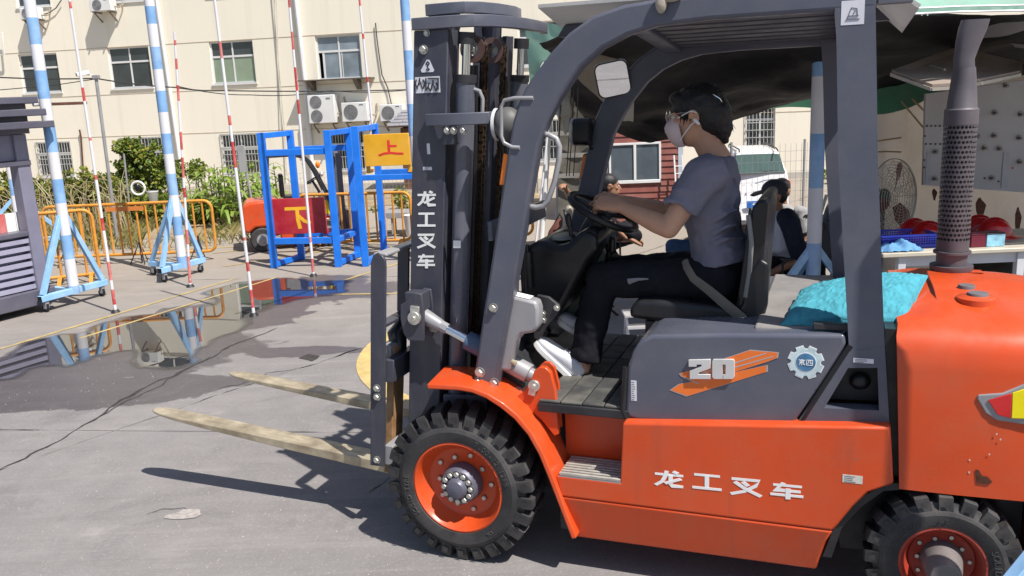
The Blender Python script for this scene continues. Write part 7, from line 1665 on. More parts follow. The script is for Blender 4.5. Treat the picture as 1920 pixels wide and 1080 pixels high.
mb = MB(); mb.ell((-.02, .02, b2.z + .01), (R1 * .42, .04, R1 * .6)); obj('clip', mb, BLACKP, t); mb = MB(); mb.cyl((0, .03, 0), (0, .03, b2.z - R1 * .8), .01, 6); obj('stand', mb, BLACKM, t)
b3 = AY(287, 368, b.y - .3); t = thing('plastic_tub', 'cloudy clear plastic tub hanging behind the long barrier rail', 'tub', (b3.x, b3.y, b3.z - .08)); mb = MB(); mb.sweep([(0, 0, 0), (0, 0, .15)], [.06, .085], n=16); obj('tub', mb, film('cloudy_plastic', (.6, .6, .58), .4, alpha=.6), t); mb = MB(); mb.lathe([(.083, .15), (.09, .15), (.09, .165), (.083, .165)], (0, 0, 0), (0, 0, 1), 18); obj('rim', mb, FRAMEW, t); mb = MB(); mb.cyl((0, 0, -b3.z + .08), (0, 0, -.002), .008, 6); obj('stand', mb, BLACKM, t)
b = G(482, 425); tq = AY(455, 290, b.y) - b; t = thing('road_sign', 'back of a grey sign plate on a post at the corn plants', 'sign', b); mb = MB(); mb.sweep([(0, 0, 0), tq], .017, n=8); obj('post', mb, MATS['galvanised_post'], t)
a0 = AY(444, 273, b.y - .04) - b; a1 = AY(463, 323, b.y - .04) - b; mb = MB(); mb.box((a0.x, -.05, a1.z), (a1.x, -.03, a0.z)); sp = obj('plate', mb, M('sign_back', (.38, .38, .38), .45, metal=.3, var=.08), t, bevel=.004); mb = MB(); mb.box((a0.x + .02, -.029, (a0.z + a1.z) / 2 - .02), (a1.x - .02, -.018, (a0.z + a1.z) / 2 + .02)); obj('bracket', mb, GREYM, sp)
# wire mesh fence along the building
FY = 16.6; fa = AY(330, 400, FY); fb = AY(1010, 400, FY); fa.z = fb.z = 0; ft = AY(700, 318, FY).z
t = thing('wire_fence', 'thin wire mesh fence between the plants and the cream building', 'fence', fa); Lx = (fb - fa).x
for q in range(7): mb = MB(); mb.cyl((Lx * q / 6, 0, 0), (Lx * q / 6, 0, ft + .05), .016, 6); obj('post', mb, MATS['galvanised_post'], t)
mb = MB(); z = .02
while z < ft: mb.beam((0, .02, z), (Lx, .02, z), .0035, .0035); z += .09
x = .0
while x < Lx: mb.beam((x, .025, .02), (x, .025, ft), .0035, .0035, up=(0, 1, 0)); x += .075
obj('wire_mesh', mb, GREYM, t, smooth=0)['kind'] = 'stuff'
FY2 = 9.7; fa = AY(1370, 400, FY2); fb = AY(1640, 400, FY2); fa.z = fb.z = 0; ft = AY(1500, 268, FY2).z; t = thing('wire_fence', 'wire mesh fence in front of the white car, behind the seated men', 'fence', fa); Lx = (fb - fa).x
for q in range(3): mb = MB(); mb.cyl((Lx * q / 2, 0, 0), (Lx * q / 2, 0, ft + .04), .014, 6); obj('post', mb, MATS['galvanised_post'], t)
mb = MB(); z = .02
while z < ft: mb.beam((0, .02, z), (Lx, .02, z), .0028, .0028); z += .11
x = .0
while x < Lx: mb.beam((x, .025, .02), (x, .025, ft), .0028, .0028, up=(0, 1, 0)); x += .06
obj('wire_mesh', mb, GREYM, t, smooth=0)['kind'] = 'stuff'
# small tiled gatehouse roof left of the mast
GY = 18.6; g0 = AY(742, 240, GY); t = thing('gatehouse', 'small gatehouse with grey tiled roof showing left of the mast, below the air conditioner', 'gatehouse', (g0.x + .45, GY, 0)); zr_ = AY(750, 234, GY).z; zp = AY(768, 205, GY).z
mb = MB(); mb.box((-.32, -.3, 0), (1.2, .5, zr_ - .06)); obj('wall', mb, M('brown_timber', (.12, .06, .04), .7, var=.3), t, smooth=0)
TILE = M('grey_roof_tile', (.2, .2, .23), .7, var=.2, dust=.3)
for q in range(5):
    for r_ in range(8):
        u0, u1 = q / 5, (q + 1) / 5; z0, z1 = zr_ + (zp - zr_) * u0, zr_ + (zp - zr_) * u1; x0 = -.55 + r_ * .24 + u0 * .3; mb = MB(); y0, y1 = -.55 + .5 * u0, -.55 + .5 * u1
        mb.add([(x0, y0 - .02, z0 + .012), (x0 + .23, y0 - .02, z0 + .012), (x0 + .23, y1, z1), (x0, y1, z1), (x0, y0 - .02, z0 - .004), (x0 + .23, y0 - .02, z0 - .004)], [(0, 1, 2, 3), (4, 5, 1, 0)]); obj('roof_tile', mb, TILE, t, smooth=0)
mb = MB(); mb.prism([(-.6, zr_ - .03), (1.5, zr_ - .03), (1.5, zr_ - .005), (-.6, zr_ - .005)], lambda u, v, t_: (u, t_, v), -.56, .7); obj('eaves', mb, MATS['brown_timber'], t, smooth=0)
# grey tray cart behind the right barrier
cb_ = G(752, 450); t = thing('tray_cart', 'grey tray cart with a white bin behind the yellow barrier, left of the mast', 'cart', (cb_.x, cb_.y + .6, 0)); zc = AY(750, 395, cb_.y + .6).z
mb = MB(); mb.prism([(-.22, zc - .08), (.3, zc - .08), (.36, zc), (-.28, zc)], lambda u, v, t_: (u, t_, v), -.2, .2); obj('tray', mb, GREYM, t, bevel=.006)
for x in (-.16, .22):
    for y in (-.15, .15): mb = MB(); mb.beam((x, y, 0), (x, y, zc - .081), .03, .03); obj('leg', mb, GREYM, t)
mb = MB(); mb.sweep([(.15, -.32, 0), (.15, -.32, .3)], [.11, .13], n=14); obj('bin', mb, WHITEM, t)

# ================================================================== TENT
def sheet(name, rows, mat, nu=10, nv=6, wr=.03, parent=None, ws=2.2, thick=True):
    """cloth through a net of points, with wrinkles; rows: lists of (px, py, Y)"""
    R_ = [[AY(*p) for p in r] for r in rows]
    def cat(a, b, c, d, t): return .5 * ((2 * b) + (c - a) * t + (2 * a - 5 * b + 4 * c - d) * t * t + (-a + 3 * b - 3 * c + d) * t ** 3)
    def along(P, u):
        n = len(P) - 1; i = min(int(u * n), n - 1); t = u * n - i; return cat(P[max(i - 1, 0)], P[i], P[i + 1], P[min(i + 2, n)], t)
    NU = nu * (len(rows[0]) - 1); NV = nv * (len(rows) - 1); mb = MB(); vs = []
    for j in range(NV + 1):
        for i in range(NU + 1):
            col = [along(r, i / NU) for r in R_]; p = along(col, j / NV)
            w = noise.noise(p * ws) * wr + noise.noise(p * ws * 2.7) * wr * .45
            vs.append(p + Vector((0, w * .7, w)))
    fs_ = [(j * (NU + 1) + i, j * (NU + 1) + i + 1, (j + 1) * (NU + 1) + i + 1, (j + 1) * (NU + 1) + i) for j in range(NV) for i in range(NU)]
    mb.add(vs, fs_)
    if parent is not None: return obj(name, mb, mat, parent, smooth=80, world=True)
    return obj(name, mb, mat, None, smooth=80)
TARPB = M('black_tarpaulin', (.007, .007, .009), .6, var=.35, vs=1.5, dust=.3, dcol=(.02, .02, .021), ds=1.5, bump=.5, bs=6, spec=.3)
TARPG = film('green_tarpaulin', (.05, .22, .13), .25, .45, alpha=1.0); TARPL = film('light_green_tarpaulin', (.28, .5, .4), .3, .45, alpha=1.0)
TARPY = M('grey_tarpaulin', (.16, .15, .16), .6, var=.3, vs=1.6, dust=.4, dcol=(.3, .27, .25), ds=2, bump=.6, bs=8)
tb_ = G(1300, 600); tent = thing('tent', 'sagging black and green tarpaulin tent on poles behind the forklift', 'tent', (2.0, 6.5, 0))
sheet('black_tarp', [[(1010, 70, 5.3), (1200, 30, 5.3), (1450, 10, 5.3), (1700, 22, 5.2), (1960, 20, 5.2), (2600, 0, 5.2)],
                     [(1045, 118, 6.2), (1200, 110, 6.2), (1450, 90, 6.2), (1700, 85, 6.1), (1960, 70, 6.1), (2600, 40, 6.1)],
                     [(1075, 190, 7.0), (1200, 205, 7.0), (1420, 180, 7.0), (1700, 140, 6.8), (1960, 120, 6.8), (2600, 90, 6.8)],
                     [(1110, 236, 7.6), (1262, 262, 7.6), (1445, 200, 7.6), (1700, 168, 7.3), (1960, 150, 7.2), (2600, 120, 7.2)]], TARPB, 8, 8, .05, tent)
sheet('green_tarp', [[(1440, 196, 7.7), (1480, 176, 7.7), (1530, 150, 7.7), (1600, 140, 7.7)], [(1425, 206, 8.0), (1470, 202, 8.0), (1540, 206, 8.0), (1610, 210, 8.0)]], TARPG, 8, 6, .02, tent)
sheet('green_tarp', [[(1640, 168, 7.2), (1700, 150, 7.1), (1760, 148, 7.0), (1800, 150, 7.0)], [(1640, 215, 7.25), (1690, 205, 7.15), (1750, 178, 7.05), (1800, 172, 7.05)]], TARPG, 8, 6, .03, tent)
sheet('awning_edge', [[(1720, -60, 5.35), (1850, -62, 5.35), (2100, -70, 5.35), (2600, -90, 5.35)], [(1692, 16, 5.1), (1800, 10, 5.1), (2000, 6, 5.1), (2600, -10, 5.1)]], TARPL, 6, 5, .012, tent)
sheet('awning_hem', [[(1692, 17, 5.09), (1800, 11, 5.09), (2000, 7, 5.09), (2600, -9, 5.09)], [(1685, 27, 5.06), (1800, 22, 5.06), (2000, 20, 5.06), (2600, 8, 5.06)]], M('dark_green_hem', (.06, .16, .12), .6), 6, 3, .006, tent)
for y0, y1 in ((17, 5.088), (27, 5.058)):
    mb = MB(); mb.sweep([AY(1690, y0, y1), AY(1800, y0 - 5, y1), AY(2000, y0 - 9, y1), AY(2600, y0 - 24, y1)], .006, n=6); obj('rope', mb, WHITEP, tent, world=True)
sheet('grey_tarp', [[(1650, 42, 5.6), (1720, 26, 5.6), (1800, 26, 5.6), (1860, 28, 5.6)], [(1640, 50, 5.7), (1700, 54, 5.7), (1770, 56, 5.7), (1830, 38, 5.7)]], TARPY, 8, 5, .015, tent)
sheet('grey_tarp', [[(1840, 50, 5.5), (1880, 42, 5.5), (1940, 30, 5.5)], [(1830, 72, 5.6), (1890, 66, 5.6), (1950, 48, 5.6)]], TARPY, 8, 5, .02, tent)
mb = MB(); q = AY(1732, 29, 5.58); mb.sweep([q + Vector((.018 * cos(2 * pi * i / 14), -.01, .018 * sin(2 * pi * i / 14))) for i in range(14)], .005, n=6, closed=True); obj('eyelet', mb, FRAMEW, tent, world=True)
sheet('dark_flap', [[(1640, 90, 6.2), (1740, 76, 6.2), (1800, 70, 6.2), (1930, 84, 6.2)], [(1640, 112, 6.5), (1740, 96, 6.5), (1800, 84, 6.5), (1930, 96, 6.5)]], TARPY, 8, 5, .02, tent)
# light green cloth and clear flaps at the tent's left corner
sheet('light_green_tarp', [[(985, 60, 6.6), (1010, 42, 6.5), (1040, 40, 6.4), (1075, 60, 6.3)], [(990, 110, 6.6), (1015, 95, 6.5), (1050, 92, 6.4), (1085, 100, 6.3)], [(995, 168, 6.7), (1000, 150, 6.7), (1010, 120, 6.6), (1050, 105, 6.5)]], TARPL, 8, 8, .05, tent, ws=4)
CLEAR = film('clear_dusty_plastic', (.42, .36, .28), .45, .25, alpha=.72); CRUMP = film('crumpled_plastic', (.5, .46, .38), .35, .25, alpha=.85)
sheet('clear_flap', [[(1062, 112, 6.1), (1110, 100, 6.1), (1175, 100, 6.2)], [(1085, 150, 6.1), (1115, 145, 6.1), (1170, 150, 6.2)], [(1148, 208, 6.2), (1155, 206, 6.2), (1165, 204, 6.2)]], CLEAR, 8, 6, .02, tent, ws=5)
sheet('canvas_strip', [[(1166, 145, 6.2), (1178, 140, 6.2), (1192, 138, 6.2)], [(1160, 222, 6.2), (1172, 224, 6.2), (1187, 226, 6.2)]], CRUMP, 6, 8, .02, tent, ws=8)
c0 = AY(1056, 185, 6.3); mb = MB(); mb.ell((0, 0, 0), (.065, .06, .18), 28, 22); mb.ell((.03, 0, -.13), (.05, .05, .12), 22, 16)
for v in mb.v: d = v.normalized(); v += d * (noise.noise(v * 16) * .04 + noise.noise(v * 40) * .018)
mb.v = [v + c0 for v in mb.v]; obj('plastic_bundle', mb, CRUMP, tent, world=True, smooth=30)
for (x, w_) in ((1043, .006), (1062, .004), (1067, .004), (1075, .004)):
    mb = MB(); mb.sweep([AY(x + 10, 150, 6.25), AY(x + 6, 240, 6.25), AY(x, 330, 6.25)], w_, n=5); obj('cord', mb, BLACKP, tent, world=True)
def tpole(label, b, tpx, r, mat):
    t = thing('tent_pole', label, 'tent pole', b, 0, 'poles of the tarpaulin tent'); T = AY(*tpx, b.y) - b; mb = MB(); mb.sweep([(0, 0, .006), T * .5, T], r, n=10); obj('tube', mb, mat, t); mb = MB(); mb.box((-.06, -.06, 0), (.06, .06, .006)); obj('base_plate', mb, GREYM, t)
tpole('white tent pole seen between the mast and the front guard pillar', G(1014, 470), (1042, 60), .032, WHITEM)
tpole('grey steel tent pole right of the white one, touched by a hand', G(1044, 462), (1056, 60), .03, GREYM)
tpole('thin white tube beside the white tent pole', G(1003, 472), (1032, 200), .013, WHITEM)
tpole('brownish tent pole at the left edge of the clear plastic wall', G(1652, 560), (1656, 150), .022, M('rust_white_pole', (.35, .28, .22), .7, var=.3))
# dim side wall of the tent
DIM = M('dim_canvas', (.09, .085, .07), .8, var=.4, vs=2, dust=.6, dcol=(.2, .17, .13), ds=2, bump=.4, bs=8)
sw_ = thing('canvas_screen', 'dim olive canvas screen hanging between the tent poles, left of the brown hut', 'screen', (AY(1090, 400, 10.3).x, 10.3, 0))
sheet('canvas', [[(1046, 170, 10.3), (1080, 172, 10.3), (1110, 172, 10.3), (1140, 175, 10.4)], [(1046, 320, 10.3), (1080, 320, 10.35), (1110, 322, 10.3), (1140, 325, 10.4)], [(1046, 436, 10.3), (1080, 438, 10.3), (1110, 436, 10.3), (1140, 434, 10.4)]], DIM, 6, 6, .03, sw_)
for z in (250, 292, 330): mb = MB(); a, b = AY(1046, z, 10.2), AY(1118, z - 2, 10.2); mb.beam(a, b, .02, .05); obj('batten', mb, M('grey_board', (.2, .19, .17), .7, var=.2), sw_, world=True)
# clear plastic wall on the right
PLAS = film('milky_plastic_sheet', (.6, .53, .46), .5, .22, alpha=.94)
pwl = thing('plastic_wall', 'milky wrinkled plastic sheet closing the back of the tent on the right', 'plastic wall', (4.5, 7.0, 0))
sheet('sheet', [[(1638, 150, 7.3), (1700, 150, 7.2), (1760, 145, 7.15), (1850, 140, 7.0), (1960, 130, 7.0), (2600, 110, 6.9)], [(1638, 280, 7.35), (1700, 280, 7.15), (1760, 280, 7.2), (1850, 280, 7.0), (1960, 280, 7.05), (2600, 280, 6.9)], [(1638, 400, 7.3), (1700, 400, 7.2), (1760, 400, 7.1), (1850, 400, 7.05), (1960, 400, 7.0), (2600, 400, 6.9)], [(1640, 562, 7.3), (1700, 562, 7.25), (1760, 568, 7.2), (1850, 575, 7.05), (1960, 578, 7.0), (2600, 585, 6.9)]], PLAS, 10, 10, .05, pwl, ws=3.5)
for pts in ([(1690, 190), (1740, 250), (1770, 300)], [(1710, 185), (1755, 230), (1790, 270)], [(1645, 265), (1655, 263), (1690, 258)], [(1645, 285), (1660, 284), (1690, 285)]):
    mb = MB(); mb.sweep([AY(x, y, 7.02) for x, y in pts], .007, n=6); obj('wrinkle_cord', mb, M('tan_tape', (.5, .36, .2), .7), pwl, world=True)
for (x, y, w_, h_) in [(1838, 395, 8, 26), (1908, 420, 5, 34), (1752, 365, 4, 12), (1910, 470, 4, 20)]:
    a = AY(x, y, 6.86); mb = MB(); k = 6.9 / FPX; mb.add([a + Vector((cos(t_) * w_ * k * (1 + .4 * sin(3 * t_)), -.004 * q_, sin(t_) * h_ * k * (1 + .25 * cos(2 * t_ + 1)))) for q_ in (0, 1) for t_ in [2 * pi * i / 14 for i in range(14)]], [tuple(range(14)), tuple(range(14, 28))] + [(i, (i + 1) % 14, 14 + (i + 1) % 14, 14 + i) for i in range(14)]); obj('scorch_stain', mb, RUST, pwl, world=True, smooth=0)
# hanging panel
pn = thing('hanging_panel', 'beige fabric panel on a light frame hung under the tent roof', 'panel', AY(1790, 130, 5.8))
c_ = [AY(1672, 136, 5.6), AY(1792, 92, 6.3), AY(1914, 120, 6.2), AY(1912, 137, 5.7), AY(1800, 160, 5.1), AY(1748, 163, 5.15)]
mb = MB(); mb.add(c_ + [p + Vector((0, 0, .015)) for p in c_], [tuple(range(6)), tuple(range(11, 5, -1))] + [(i, (i + 1) % 6, 6 + (i + 1) % 6, 6 + i) for i in range(6)]); obj('fabric', mb, film('beige_fabric', (.5, .41, .35), .35, .7, alpha=1.0), pn, world=True, smooth=0)
for i in range(6): mb = MB(); mb.beam(c_[i] - Vector((0, 0, .012)), c_[(i + 1) % 6] - Vector((0, 0, .012)), .02, .02); obj('frame_bar', mb, M('pale_frame_bar', (.5, .45, .38), .6), pn, world=True)
mb = MB(); mb.beam(AY(1745, 120, 5.75) - Vector((0, 0, .01)), AY(1772, 128, 5.6) - Vector((0, 0, .01)), .015, .015); obj('frame_bar', mb, MATS['pale_frame_bar'], pn, world=True)
# test board
BRD = M('grey_white_board', (.42, .40, .40), .5, var=.1, vs=2, dust=.35, dcol=(.34, .29, .26))
bY = 6.55; c_ = [AY(1736, 176, bY), AY(1934, 148, bY - .1), AY(1934, 362, bY - .1), AY(1731, 347, bY)]
bt = thing('bolt_board', 'grey white board studded with bolts, hanging on the plastic wall', 'board', AY(1830, 340, bY)); mb = MB(); mb.add(c_ + [p + Vector((.0, .03, 0)) for p in c_], [(0, 1, 2, 3), (7, 6, 5, 4)] + [(i, (i + 1) % 4, 4 + (i + 1) % 4, 4 + i) for i in range(4)]); obj('panel', mb, BRD, bt, world=True, smooth=0)
def onb(x, y, e=0):
    f = (x - 1733) / 200; return AY(x, y, bY - .1 * f - e)
for (x, y) in [(1865, 211), (1914, 214), (1864, 254), (1911, 258), (1846, 277), (1874, 278), (1912, 303), (1860, 333), (1754, 284), (1753, 334), (1831, 216), (1832, 255), (1886, 158 + 2)]:
    a = onb(x, y, .0); mb = MB(); mb.cyl(a, a + Vector((-.012, -.05, -.006)), .009, 10); mb.cyl(a + Vector((0, -.001, 0)), a + Vector((0, -.008, 0)), .02, 14); obj('bolt', mb, M('dull_bolt', (.2, .18, .17), .4, metal=.6), bt, world=True)
for (x, y) in [(1738 + 8 * i, 236) for i in range(5)] + [(1736 + 9 * i, 270) for i in range(4)] + [(1734, 255), (1733, 300), (1733, 314), (1846, 334), (1872, 340), (1899, 315)]:
    a = onb(x, y, .001); mb = MB(); mb.cyl(a, a + Vector((0, -.002, 0)), .0075, 10); obj('hole', mb, BLACKM if (x, y) != (1899, 315) else REDL, bt, world=True)
for (x0, y0, x1, y1) in [(1738, 285, 1766, 345), (1775, 225, 1840, 335), (1882, 285, 1925, 350)]:
    mb = MB(); a, b = onb(x0, y0, .002), onb(x1, y1, .002); mb.box((a.x, a.y - .002, a.z), (b.x, a.y + .0005, b.z)); obj('patch', mb, M('board_patch', (.36, .35, .36), .5, var=.1), bt, world=True, smooth=0)
# table
TY = 5.6; tl_ = AY(1655, 487, TY); tr_ = AY(1960, 470, TY); zt_ = .755; tb = thing('work_table', 'pale table under the tent with red helmets and a blue basket on it', 'table', (tl_.x, TY, 0)); W_ = 2.3
mb = MB(); mb.box((0, 0, zt_ - .03), (W_, .72, zt_)); obj('tabletop', mb, M('table_top', (.5, .46, .38), .4, var=.1, dust=.3), tb, bevel=.006)
TLEG = M('table_leg_white', (.55, .56, .6), .5, dust=.2)
for x in (.14, W_ - .1, .92):
    for y in (.05, .66): mb = MB(); mb.box((x - .025, y - .025, 0), (x + .025, y + .025, zt_ - .032)); obj('leg', mb, TLEG, tb, bevel=.004)
mb = MB(); mb.box((.17, .04, zt_ - .1), (W_ - .13, .055, zt_ - .033)); obj('apron', mb, TLEG, tb)
HELM = M('red_helmet', (.5, .012, .015), .22, var=.06, coat=.5)
def helmet(label, p, yaw, mat=HELM):
    t = thing('safety_helmet', label, 'helmet', p, yaw, 'red safety helmets on the work table'); mb = MB(); n = 24; vs = []; rows = 9
    for i in range(rows):
        a = pi / 2 * i / (rows - 1)
        for j in range(n):
            b = 2 * pi * j / n; ridge = 1 + (.05 if abs(sin(b)) < .25 else 0) * sin(a) ; vs.append((cos(a) * .125 * cos(b), cos(a) * .102 * sin(b), sin(a) * .118 * ridge + .01))
    fs_ = [(i * n + j, i * n + (j + 1) % n, (i + 1) * n + (j + 1) % n, (i + 1) * n + j) for i in range(rows - 1) for j in range(n)] + [tuple((rows - 1) * n + j for j in range(n))]
    mb.add(vs, fs_); sh_ = obj('shell', mb, mat, t, smooth=60)
    mb = MB(); vs = []
    for j in range(n):
        b = 2 * pi * j / n; e = .018 + .05 * max(0, cos(b)) ** 1.5
        for r_, z in ((0, .016), (e, .002), (e, -.003), (0, .010)): vs.append(((.1235 + r_) * cos(b), (.1005 + r_ * .6) * sin(b), z))
    mb.add(vs, [(4 * j + q, 4 * j + (q + 1) % 4, 4 * ((j + 1) % n) + (q + 1) % 4, 4 * ((j + 1) % n) + q) for j in range(n) for q in range(4)]); obj('brim', mb, mat, t, smooth=50)
    mb = MB(); mb.sweep([(.118 * cos(a), 0, .118 * sin(a) + .016) for a in [radians(20 + 14 * q) for q in range(11)]], [.006] * 11, [.014] * 11, n=8, side=(0, 0, 1)); obj('ridge', mb, mat, sh_)
    return t
hp = lambda x, Y: Vector((AY(x, 450, Y).x, Y, zt_ + .004))
helmet('red safety helmet at the left of the table, behind another one', hp(1712, 6.12), .3); helmet('red safety helmet in front of the left pair, peak to the right', hp(1738, 5.98), 0)
helmet('orange red safety helmet half hidden by the exhaust stack', hp(1778, 5.95), pi, M('orange_helmet', (.6, .09, .012), .25, coat=.5)); helmet('red safety helmet behind the right pair, next to the exhaust stack', hp(1832, 6.15), pi); helmet('red safety helmet at the right end of the table above the small blue box', hp(1862, 6.0), 0)
p = Vector((AY(1692, 460, 5.86).x, 5.86, zt_ + .001)); t = thing('plastic_basket', 'low blue plastic mesh basket on the left of the table', 'basket', p); BASK = M('blue_basket', (.03, .05, .45), .4)
mb = MB(); mb.box((-.2, -.12, 0), (.18, .12, .006)); obj('base', mb, BASK, t)
for a, b in (((-.2, -.12), (.18, -.12)), ((.18, -.12), (.18, .12)), ((.18, .12), (-.2, .12)), ((-.2, .12), (-.2, -.12))):
    mb = MB(); a3, b3 = Vector((*a, 0)), Vector((*b, 0)); mb.beam(a3 + Vector((0, 0, .085)), b3 + Vector((0, 0, .085)), .012, .012); mb.beam(a3 + Vector((0, 0, .012)), b3 + Vector((0, 0, .012)), .008, .02); m = int((b3 - a3).length / .016)
    for q in range(m + 1): c = a3.lerp(b3, q / m); mb.beam(c + Vector((0, 0, .02)), c + Vector((0, 0, .085)), .006, .006)
    for q in range(3): mb.beam(a3 + Vector((0, 0, .036 + .016 * q)), b3 + Vector((0, 0, .036 + .016 * q)), .005, .005)
    obj('mesh_side', mb, BASK, t, smooth=0)
p = Vector((AY(1686, 470, 5.68).x, 5.68, zt_ + .002)); mb = MB(); N_ = 26; vs = []
for i in range(N_):
    for j in range(N_):
        u, v = i / (N_ - 1) * 2 - 1, j / (N_ - 1) * 2 - 1; r_ = max(abs(u), abs(v)); h = .075 * (1 - r_ ** 2) * (.6 + .8 * noise.noise(Vector((u * 2.2, v * 2.2, 3)))) + .02 * abs(noise.noise(Vector((u * 6, v * 6, 1)))) + .002
        vs.append((u * .135 + .02 * noise.noise(Vector((v * 3, u, 7))), v * .06 + .02 * noise.noise(Vector((u * 3, v, 9))), max(.002, h)))
mb.add(vs, [(i * N_ + j, (i + 1) * N_ + j, (i + 1) * N_ + j + 1, i * N_ + j + 1) for i in range(N_ - 1) for j in range(N_ - 1)]); o = obj('crumpled_cloth', mb, M('light_blue_cloth', (.12, .3, .55), .85, var=.15, bump=.3, bs=40), None, smooth=70, loc=p); tag(o, 'crumpled light blue cloth on the table in front of the blue basket', 'cloth')
for (x, w_, mats, lab) in ((1858, .062, M('blue_white_box', (.25, .5, .65), .5, var=.4, vs=20), 'small pale blue carton on the table below the right helmets'), (1826, .05, M('maroon_box', (.14, .012, .03), .5), 'small maroon carton on the table beside the pale blue one')):
    p = Vector((AY(x, 462, 5.72).x, 5.72, zt_ + .001)); mb = MB(); mb.box((-w_, -.05, 0), (w_, .05, .082)); t = thing('carton', lab, 'carton', p, .05); obj('box', mb, mats, t, bevel=.003); mb = MB(); mb.box((-w_ - .002, -.052, .0825), (w_ + .002, .052, .09)); obj('lid', mb, mats if w_ < .06 else M('carton_lid', (.05, .03, .04), .5), t, bevel=.002)
# pedestal fan
fY = 6.6; fc0 = AY(1660, 372, fY); t = thing('pedestal_fan', 'large pedestal fan with wire cage and brown blades beside the table', 'fan', (fc0.x, fY, 0)); z = fc0.z; Rf = 74 * fY / FPX
ax_ = Vector((.55, -.83, .05)).normalized(); sxx = Vector((0, 0, 1)).cross(ax_).normalized(); szz = ax_.cross(sxx); C0 = Vector((0, 0, z))
mb = MB(); mb.cyl((0, .05, 0), (0, .05, z - .05), .022, 10); mb.cyl((0, .05, 0), (0, .05, .03), .22, 20); obj('stand', mb, BLACKM, t)
mb = MB(); mb.cyl(C0 - ax_ * .14, C0 - ax_ * .0, .075, 18); obj('motor', mb, M('dark_green_motor', (.015, .03, .025), .45), t, bevel=.01)
for q in range(3):
    a = radians(70 + 120 * q); d = sxx * cos(a) + szz * sin(a); s_ = ax_.cross(d); mb = MB(); vs = []
    for r_, w_, tw in ((.07, .03, .6), (.16, .055, .5), (Rf * .62, .065, .35), (Rf * .86, .05, .25), (Rf * .93, .012, .2)):
        e = (s_ * cos(tw) + ax_ * sin(tw)) * w_; vs += [C0 + ax_ * .06 + d * r_ - e, C0 + ax_ * .06 + d * r_ + e, C0 + ax_ * .066 + d * r_ + e, C0 + ax_ * .066 + d * r_ - e]
    mb.add(vs, [(4 * i + k_, 4 * i + (k_ + 1) % 4, 4 * i + 4 + (k_ + 1) % 4, 4 * i + 4 + k_) for i in range(4) for k_ in range(4)] + [(3, 2, 1, 0), (16, 17, 18, 19)]); obj('blade', mb, M('brown_blade', (.11, .025, .02), .4), t, smooth=30)
mb = MB()
for sg in (1, -1):
    off = .06
    for r_ in [Rf * (.2 + .8 * i / 11) for i in range(12)]:
        dz_ = off + sg * (.07 * (1 - (r_ / Rf) ** 2) + (.012 if sg > 0 else 0)); mb.sweep([C0 + ax_ * dz_ + (sxx * cos(2 * pi * i / 44) + szz * sin(2 * pi * i / 44)) * r_ for i in range(44)], .0018, n=4, closed=True)
    for q in range(16):
        a = 2 * pi * q / 16; d = sxx * cos(a) + szz * sin(a); mb.sweep([C0 + ax_ * (off + sg * .07 * (1 - u * u)) + d * Rf * u for u in (.15, .5, .8, 1.0)], .002, n=4)
mb.sweep([C0 + ax_ * .06 + (sxx * cos(2 * pi * i / 44) + szz * sin(2 * pi * i / 44)) * Rf for i in range(44)], .004, n=6, closed=True); obj('wire_cage', mb, M('dull_wire', (.35, .33, .3), .4, metal=.5), t)['kind'] = 'stuff'
# things on the ground beyond the forklift
p = G(1118, 585); t = thing('slatted_stool', 'dark folding stool with white slats seen behind the steering column', 'stool', (p.x, p.y, 0)); zs = AY(1118, 520, p.y).z
for q in range(5): mb = MB(); y = -.16 + .08 * q; mb.box((-.2, y - .02, zs - .012), (.2, y + .02, zs)); obj('slat', mb, FRAMEW, t, bevel=.003)
for s in (1, -1):
    for y in (-.15, .15): mb = MB(); mb.beam((s * .17, y, 0), (-s * .16, y, zs - .013), .022, .018, up=(0, 1, 0)); obj('leg', mb, BLACKM, t)
p = G(1195, 655); t = thing('step_stool', 'small white metal step stool under the front of the seat', 'step stool', (p.x, p.y, 0)); zs = AY(1195, 590, p.y).z
for s in (1, -1): 
    mb = MB(); mb.beam((s * .1 + .03, -.1, 0), (s * .08, 0, zs), .02, .02); obj('leg', mb, ALU, t); mb = MB(); mb.beam((s * .1 + .03, .16, 0), (s * .08, .02, zs), .02, .02); obj('leg', mb, ALU, t)
for z_ in (zs * .35, zs * .68): mb = MB(); mb.box((-.08, -.12 + z_ * .15, z_), (.12, .0, z_ + .015)); obj('tread', mb, ALU, t)
mb = MB(); mb.box((-.1, -.08, zs), (.12, .1, zs + .02)); obj('top', mb, ALU, t, bevel=.004)
p = AY(1050, 432, 9.0); t = thing('bag', 'brown bag slumped at the foot of the tent poles', 'bag', (p.x, 9.0, 0)); mb = MB(); mb.ell((0, 0, p.z * .5), (.14, .12, p.z * .5 + .12), 18, 14)
for v in mb.v: v += v.normalized() * noise.noise(v * 6) * .05
obj('sack', mb, M('brown_cloth', (.13, .045, .03), .8, var=.2, bump=.3, bs=30), t); mb = MB(); mb.sweep([(-.05, 0, p.z + .08), (0, 0, p.z + .17), (.05, 0, p.z + .08)], .01, n=6); obj('handle', mb, BLACKC, t)
p = AY(1068, 425, 8.9); t = thing('bag', 'silvery crumpled plastic bag beside the brown bag', 'bag', (p.x, 8.9, 0)); mb = MB(); mb.ell((0, 0, p.z * .5), (.11, .1, p.z * .5 + .16), 26, 20)
for v in mb.v: v += v.normalized() * (noise.noise(v * 12) * .05 + noise.noise(v * 30) * .02)
obj('sack', mb, CRUMP, t, smooth=30); mb = MB(); mb.ell((0, 0, p.z + .17), (.04, .04, .05), 10, 8); obj('knot', mb, CRUMP, t)
